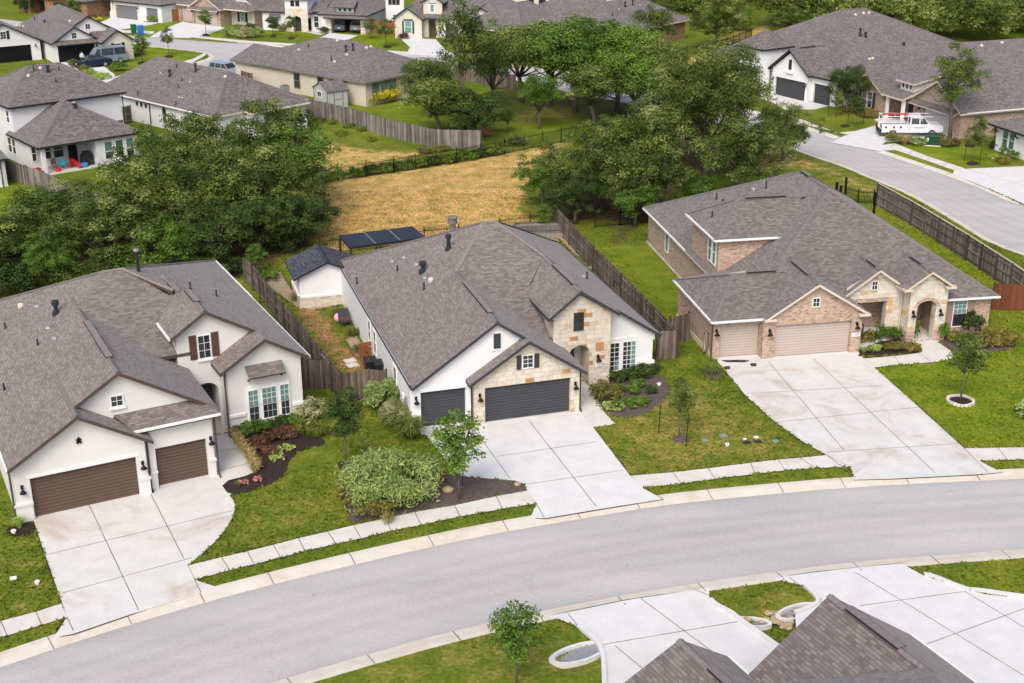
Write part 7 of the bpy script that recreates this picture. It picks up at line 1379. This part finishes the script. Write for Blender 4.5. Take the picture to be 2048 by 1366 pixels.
# porch bench
w = HR.world(6.3,2.9); r = thing('porch_bench', 'dark wooden bench with grey cushion on the porch', 'bench', (w[0], w[1], 0), HR.a); MB().box(-.7,.7,-.3,.3,.4,.46).build('seat', wood_dark, r); MB().box(-.7,.7,.26,.32,.46,1.2).build('backrest', wood_dark, r); MB().box(-.62,.62,-.28,.26,.46,.6).build('cushion', simple('cushion_grey', (.4,.42,.43)), r)
for sx in (-.66,.66): MB().box(sx-.04,sx+.04,-.3,.3,.46,.75).build('arm', wood_dark, r); MB().box(sx-.04,sx+.04,-.3,-.22,0,.4).build('leg', wood_dark, r); MB().box(sx-.04,sx+.04,.22,.3,0,.4).build('leg', wood_dark, r)
# utilities in the lawns
teal = simple('lid_teal', (.19,.29,.25), .6); blk = simple('lid_black', (.03,.03,.032), .7)
for p_, m, w_, l in (((1446,872),teal,.16,'largest teal utility lid in the lawn by the right drive'),((1410,881),teal,.14,'small teal utility lid near the sapling stake'),((1551,883),teal,.13,'teal utility lid nearest the right drive'),((1494,886),blk,.15,'black meter lid, left of the pair in the lawn'),((1516,884),blk,.15,'black meter lid, right of the pair in the lawn'),((1490,879),trim_white,.07,'small white lid left behind the black meter lids'),((1512,875),trim_white,.09,'white lid right behind the black meter lids'),((27,1157),trim_white,.11,'flat pale lid in the lawn left of the left drive')):
    put('utility_cover', MB().box(-w_*1.25,w_*1.25,-w_,w_,0,.05).box(-w_*.3,w_*.3,-.03,.03,.05,.06), m, p_, l, 'utility lid', .3)
for p_, l in (((1454,893),'white drain cleanout cap in the lawn by the right drive'),((75,1169),'white drain cleanout cap in the lawn left of the left drive'),((1318,772),'white landscape marker in the middle house bed'),((28,1067),'white solar light in the small bed by the left garage')): put('cleanout_cap', MB().lathe([(.08,0),(.08,.1),(.12,.11),(.12,.17),(.08,.2),(0,.2)], 0, 0, 12), trim_white, p_, l, 'cap')
stake_m = simple('stake_black', (.02,.018,.018), .7)
for i,(px_, py_, hh) in enumerate([(1317,868,1.7),(1372,893,1.9),(925,972,.9),(860,960,1.1),(918,990,1.3),(1656,231,1.5),(1683,230,1.5),(1695,252,1.6),(1726,250,1.5),(1928,323,1.6),(1958,330,1.6),(578,70,1.3),(592,71,1.3)]):
    nm = ['thin black stake left of the lawn sapling','thin black stake right of the lawn sapling','black stake behind the young bright oak','black stake at the right of the huge silver shrub','black stake against the young bright oak trunk','stake left of the sapling nearest the dark tree','stake right of the sapling nearest the dark tree','stake left of the sapling before the brick wing','stake right of the sapling before the brick wing','stake left of the sapling near the green utility box','stake right of the sapling near the green utility box','left stake of the far lawn sapling','right stake of the far lawn sapling'][i]
    put('tree_stake', MB().bar((0,0,0),(.04,.0,hh),.045,.045).bar((.0,0,hh*.7),(.05,0,hh*.75),.07,.07), stake_m, (px_, py_), nm, 'stake', 0, 'tree stakes')
# stone ring
mb = MB(); n = 22
for j in range(n):
    t = 2*math.pi*j/n; c, s_ = math.cos(t), math.sin(t); a = .08; R0, R1 = .62, .78
    q = [(R*math.cos(t+d), R*math.sin(t+d)) for d, R in ((-.125,R0),(.125,R0),(.125,R1),(-.125,R1))]; hz = .13+.02*math.sin(j*5)
    mb.hexa([(x,y,-.05) for x,y in q]+[(x,y,hz) for x,y in q])
put('stone_ring', mb, limestone_pale, (1921,803), 'ring of pale edging stones around the right lawn tree', 'edging'); slab('garden_bed', None, .03, mulch_dark, world=[(G(1921,803)[0]+.62*math.cos(t), G(1921,803)[1]+.62*math.sin(t)) for t in np.linspace(0,6.2,16)])
# flat dark patches and chocks on the right drive
for p_, l in (((1454,738),'small black chock on the right drive, left one'),((1507,732),'small black chock on the right drive, right one')): put('wheel_chock', MB().hexa([(-.16,-.1,.02),(.16,-.1,.02),(.16,.1,.02),(-.16,.1,.02),(-.16,.0,.16),(.16,.0,.16),(.16,.1,.14),(-.16,.1,.14)]), blk, p_, l, 'wheel chock', .2, 'black chocks on the drive')
for p_, w_ in (((1460,723),.45),((1480,723),.5)):
    g = G(*p_); mb = MB(); mb.poly([(g[0]+w_*(1+.25*math.sin(3*t))*math.cos(t), g[1]+w_*.5*(1+.2*math.cos(2*t))*math.sin(t), .028) for t in np.linspace(0, 6.28, 20)[:-1]]); tag(mb.build('dark_patch', simple('patch_dark', (.05,.045,.045), .6)), kind='structure')
rngR = np.random.default_rng(3)
def stones(px, n, spx, spy, smin, smax, mat, label, name='river_stone'):
    g0 = G(*px)
    for i in range(n):
        mb = MB(); r = rngR.uniform(smin, smax); k = 7; prof = [(r*.5,-.02),(r,.25*r),(r*.85,.6*r),(r*.3,.8*r),(0,.82*r)]
        base = len(mb.v); mb.lathe(prof, 0, 0, k); mb.v = [(x*rngR.uniform(.8,1.2), y*rngR.uniform(.8,1.2), z) for x,y,z in mb.v]
        x, y = g0[0]+rngR.normal()*spx, g0[1]+rngR.normal()*spy; o = mb.build(name, mat, None, (x, y, -.13), rngR.random()*6); tag(o, label, 'stone', 'stones in the drainage dip')
stones((1551,1238), 46, .85, .38, .09, .2, rock_m, 'one of the tan river stones heaped between the pale drives')
put('limestone_rock', MB().lathe([(.1,0),(.28,.03),(.3,.12),(.15,.2),(0,.2)], 0, 0, 8), rock_m, (896,983), 'tan rock lying on the grey mulch', 'rock', 0, None, .03); put('limestone_rock', MB().lathe([(.1,0),(.16,.03),(.18,.1),(.08,.16),(0,.16)], 0, 0, 8), rock_m, (1035,972), 'reddish rock at the tip of the grey mulch', 'rock', 0, None, .03); put('clay_pot', MB().lathe([(.12,0),(.2,.05),(.24,.3),(.2,.33),(.16,.2),(0,.2)], 0, 0, 12), simple('clay', (.22,.09,.05)), (884,958), 'brown clay pot half hidden by the silver shrub', 'pot', 0, None, .03)
# culvert collars beside the drives
def collar(px, ang, Lc, label):
    g = G(*px); r = thing('culvert_mouth', label, 'culvert', (g[0], g[1], 0), ang); mb = MB(); n = 20
    o_ = [(Lc*math.cos(t), Lc*.42*math.sin(t)) for t in np.linspace(0, 2*math.pi, n+1)]
    for i in range(n):
        a, b = o_[i], o_[i+1]; k = .8; mb.poly([(a[0],a[1],.02),(b[0],b[1],.02),(b[0]*k,b[1]*k,.01),(a[0]*k,a[1]*k,.01)]); mb.poly([(a[0],a[1],-.2),(b[0],b[1],-.2),(b[0],b[1],.02),(a[0],a[1],.02)]); mb.poly([(a[0]*k,a[1]*k,.01),(b[0]*k,b[1]*k,.01),(b[0]*k,b[1]*k,-.3),(a[0]*k,a[1]*k,-.3)])
    mb.build('collar', conc_new, r); m2 = MB(); 
    for i in range(18):
        x0 = -Lc*.79+Lc*1.58*i/18; x1 = x0+Lc*1.58/18; y0 = .335*Lc*math.sqrt(max(0,1-(x0/(Lc*.8))**2)); y1 = .335*Lc*math.sqrt(max(0,1-(x1/(Lc*.8))**2)); z0_ = -.02 if i % 2 else -.05; sl = -.16+.16*(i/18)
        m2.poly([(x0,-y0,sl+z0_-.04),(x1,-y1,sl+z0_),(x1,y1,sl+z0_),(x0,y0,sl+z0_-.04)])
    m2.build('corrugated_pipe', metal_grey, r)
collar((1158,1305), math.radians(28), 1.35, 'pale oval culvert mouth in the grass beside the drive'); collar((1505,1243), math.radians(-10), .8, 'half-buried culvert mouth left of the river stones'); collar((1595,1222), math.radians(28), 1.1, 'half-buried culvert mouth right of the river stones')
def curb(px, label, w=.18, hh=.16):
    P = chaikin(GP(px), 2); mb = MB()
    for a, b in zip(P[:-1], P[1:]): mb.bar((*a,hh/2-.02),(*b,hh/2-.02),w,hh)
    tag(mb.build('kerb', conc_new), kind='structure')
curb([(1157,1255),(1192,1282),(1206,1310),(1208,1340),(1209,1420)], ''); curb([(1420,1201),(1432,1213),(1461,1226),(1481,1243),(1524,1273),(1556,1296)], ''); curb([(1608,1172),(1641,1203),(1625,1215),(1590,1228)], ''); curb([(1848,1152),(1860,1152),(1933,1182),(1950,1182),(2048,1196),(2120,1206)], '')
# person at the sedan
def person(px, rz):
    g = G(*px); r = thing('person', 'person in a pale shirt standing by the sedan and holding a white bag', 'person', (g[0], g[1], .02), rz)
    V = [(0,0,.92),(0,0,1.15),(0,.01,1.38),(0,.02,1.5),(0,.03,1.66),(-.18,0,1.42),(-.25,.02,1.14),(-.2,-.16,.98),(.18,0,1.42),(.26,.02,1.14),(.22,-.14,.95),(-.1,0,.86),(-.11,.0,.48),(-.11,.02,.07),(-.11,-.12,.03),(.1,0,.86),(.12,-.06,.48),(.12,0,.07),(.12,-.14,.03)]
    E_ = [(0,1),(1,2),(2,3),(3,4),(2,5),(5,6),(6,7),(2,8),(8,9),(9,10),(0,11),(11,12),(12,13),(13,14),(0,15),(15,16),(16,17),(17,18)]
    Rr = [.15,.14,.15,.06,.1,.065,.05,.04,.065,.05,.04,.09,.065,.045,.04,.09,.065,.045,.04]
    me = bpy.data.meshes.new('body'); me.from_pydata(V, E_, []); o = bpy.data.objects.new('body', me); COL.objects.link(o); o.parent = r; m = o.modifiers.new('skin', 'SKIN'); o.modifiers.new('sub', 'SUBSURF').levels = 1
    for i, v in enumerate(me.skin_vertices[0].data): v.radius = (Rr[i],)*2; v.use_root = i == 0
    bm = NT('clothes'); sp = bm.n('ShaderNodeSeparateXYZ'); bm.l(bm.obj(), sp.inputs[0]); c = bm.ramp(sp.outputs[2], [(0,(.05,.05,.06)),(.45,(.06,.065,.08)),(.5,(.5,.6,.66)),(.74,(.5,.6,.66)),(.76,(.42,.27,.2))], 'CONSTANT')
    q = bm.math('DIVIDE', sp.outputs[2], 2.0); bm.t.links.new(q, [n for n in bm.t.nodes if n.type == 'VALTORGB'][0].inputs[0]); me.materials.append(bm.finish(c, .8))
    mb = MB(); mb.lathe([(.0,1.79),(.07,1.78),(.115,1.72),(.12,1.66),(.1,1.6)], 0, .04, 10); mb.build('hair', trim_black, r); return r
person((166,130), .3); g = G(166,130); put('carrier_bag', MB().hexa([(-.12,-.06,0),(.12,-.06,0),(.12,.06,0),(-.12,.06,0),(-.16,-.08,.32),(.16,-.08,.32),(.16,.08,.32),(-.16,.08,.32)]), trim_white, (g[0]+.3, g[1]-.1), 'white bag held by the person at the sedan', 'bag', 0, None, .6)

# ---------------------------------------------------------------- standing turf: small tufts over the near lawns and along every paved edge
rngT = np.random.default_rng(12); M = 150000
y_ = rngT.uniform(44, 112, M); x_ = rngT.uniform(-.43, .43, M)*(y_+8)
k_ = np.ones(M, bool)
for P in (street1, street2): k_ &= ~inside(P, x_, y_) & (dist(P, x_, y_) > .9)
for P in SLABS:
    bx = [p[0] for p in P]; by = [p[1] for p in P]; s_ = np.where(k_ & (x_ > min(bx)-.1) & (x_ < max(bx)+.1) & (y_ > min(by)-.1) & (y_ < max(by)+.1))[0]
    if len(s_): k_[s_[inside(P, x_[s_], y_[s_])]] = False
for h_, b_ in ((HL,(-1,15.2,-.7,22)),(HM,(-4.1,11.6,-.7,22)),(HR,(-3.9,15,-.5,24)),(HS_,(-.1,4,-.1,3.6))):
    lx = h_.c*(x_-h_.X)+h_.sn*(y_-h_.Y); ly = -h_.sn*(x_-h_.X)+h_.c*(y_-h_.Y); k_ &= ~((lx > b_[0]) & (lx < b_[1]) & (ly > b_[2]) & (ly < b_[3]))
x_, y_ = x_[k_], y_[k_]; ex, ey = [], []
CUL = [(G(1158,1305),1.4),(G(1505,1243),.9),(G(1595,1222),1.2),(G(1551,1238),.9)]
for P in SLABS:
    Q = np.array(P+[P[0]])
    for a, b in zip(Q[:-1], Q[1:]):
        L = np.hypot(*(b-a)); m = int(L/.09) if a[1] < 112 else 0
        if m < 1: continue
        t = rngT.random(m); d = (b-a)/L; n_ = np.array([d[1], -d[0]])*(1 if signed(P) > 0 else -1); q = a+(b-a)*t[:,None]+n_*rngT.uniform(.02,.10,m)[:,None]; ok = np.ones(m, bool)
        for P2 in SLABS:
            if P2 is not P: ok &= ~inside(P2, q[:,0], q[:,1])
        ok &= ~inside(street1, q[:,0], q[:,1]) & (dist(street1, q[:,0], q[:,1]) > .9); ex += list(q[ok,0]); ey += list(q[ok,1])
def okf(X, Y):
    r_ = np.ones(len(X), bool)
    for c_, q_ in CUL: r_ &= np.hypot(X-c_[0], Y-c_[1]) > q_
    for h_, b_ in ((HL,(-1,9.2,-.7,1)),(HM,(-4.1,5.6,-.7,1)),(HR,(-3.9,5.8,-.6,1))):
        lx = h_.c*(X-h_.X)+h_.sn*(Y-h_.Y); ly = -h_.sn*(X-h_.X)+h_.c*(Y-h_.Y); r_ &= ~((lx > b_[0]) & (lx < b_[1]) & (ly > b_[2]) & (ly < b_[3]))
    return r_
ex, ey = np.array(ex), np.array(ey); q0 = okf(x_, y_); x_, y_ = x_[q0], y_[q0]; q1 = okf(ex, ey); ex, ey = ex[q1], ey[q1]
x_ = np.r_[x_, ex]; y_ = np.r_[y_, ey]; n_ = len(x_); hgt = np.r_[rngT.uniform(.03,.085,n_-len(ex)), rngT.uniform(.05,.11,len(ex))]; az = rngT.random(n_)*6.28; w_ = rngT.uniform(.04,.1,n_)
dx, dy = np.cos(az)*w_, np.sin(az)*w_; ln = rngT.normal(size=(n_,2))*.05; V = np.empty((n_,4,3))
V[:,0] = np.stack([x_-dx, y_-dy, np.zeros(n_)-.01], 1); V[:,1] = np.stack([x_+dx, y_+dy, np.zeros(n_)-.01], 1); V[:,2] = np.stack([x_+dx*.5+ln[:,0], y_+dy*.5+ln[:,1], hgt], 1); V[:,3] = np.stack([x_-dx*.5+ln[:,0], y_-dy*.5+ln[:,1], hgt*.9], 1)
me = quads('grass', V, np.full(n_, .5), grass_mat)
for nm, Zl in (('dry',Z_dry),('soil',Z_soil),('lush',Z_lush),('litter',Z_litter)):
    a = me.attributes.new(nm, 'FLOAT', 'POINT'); a.data.foreach_set('value', np.repeat(zone(Zl, x_, y_, 2.5 if nm == 'lush' else 1.6), 4).astype(np.float32))
go = bpy.data.objects.new('grass', me); COL.objects.link(go); tag(go, kind='stuff')
# ---------------------------------------------------------------- camera, light, sky
cam = bpy.data.cameras.new('camera'); co_ = bpy.data.objects.new('camera', cam); COL.objects.link(co_)
cam.sensor_width = 36; cam.lens = 36*F/2048; cam.clip_end = 5000; cam.clip_start = 1
co_.location = (0,0,CAMH); co_.rotation_euler = (math.pi/2-TH, 0, 0); sc.camera = co_
wld = bpy.data.worlds.new('World'); sc.world = wld; wld.use_nodes = True; nt = wld.node_tree; bg = nt.nodes['Background']
sky = nt.nodes.new('ShaderNodeTexSky'); sky.sky_type = 'NISHITA'; sky.sun_disc = False
SUN_EL, SUN_AZ = math.radians(48), math.radians(195)     # azimuth measured clockwise from +Y
sky.sun_elevation = SUN_EL; sky.sun_rotation = SUN_AZ; sky.air_density = .8; sky.dust_density = 4.5; sky.ozone_density = .2
nt.links.new(sky.outputs[0], bg.inputs[0]); bg.inputs[1].default_value = .15
sl_ = bpy.data.lights.new('sun', 'SUN'); so = bpy.data.objects.new('sun', sl_); COL.objects.link(so)
sl_.energy = 0.7; sl_.angle = math.radians(28); sl_.color = (1,.985,.96)
sdir = Vector((math.sin(SUN_AZ)*math.cos(SUN_EL), math.cos(SUN_AZ)*math.cos(SUN_EL), math.sin(SUN_EL)))
so.rotation_euler = sdir.to_track_quat('Z', 'Y').to_euler(); so.location = (0,60,80)
sc.view_settings.view_transform = 'Standard'; sc.view_settings.look = 'None'; sc.view_settings.exposure = .62; sc.view_settings.gamma = 1
sc.cycles.max_bounces = 6; sc.cycles.diffuse_bounces = 3; sc.cycles.transparent_max_bounces = 4; sc.cycles.use_adaptive_sampling = True
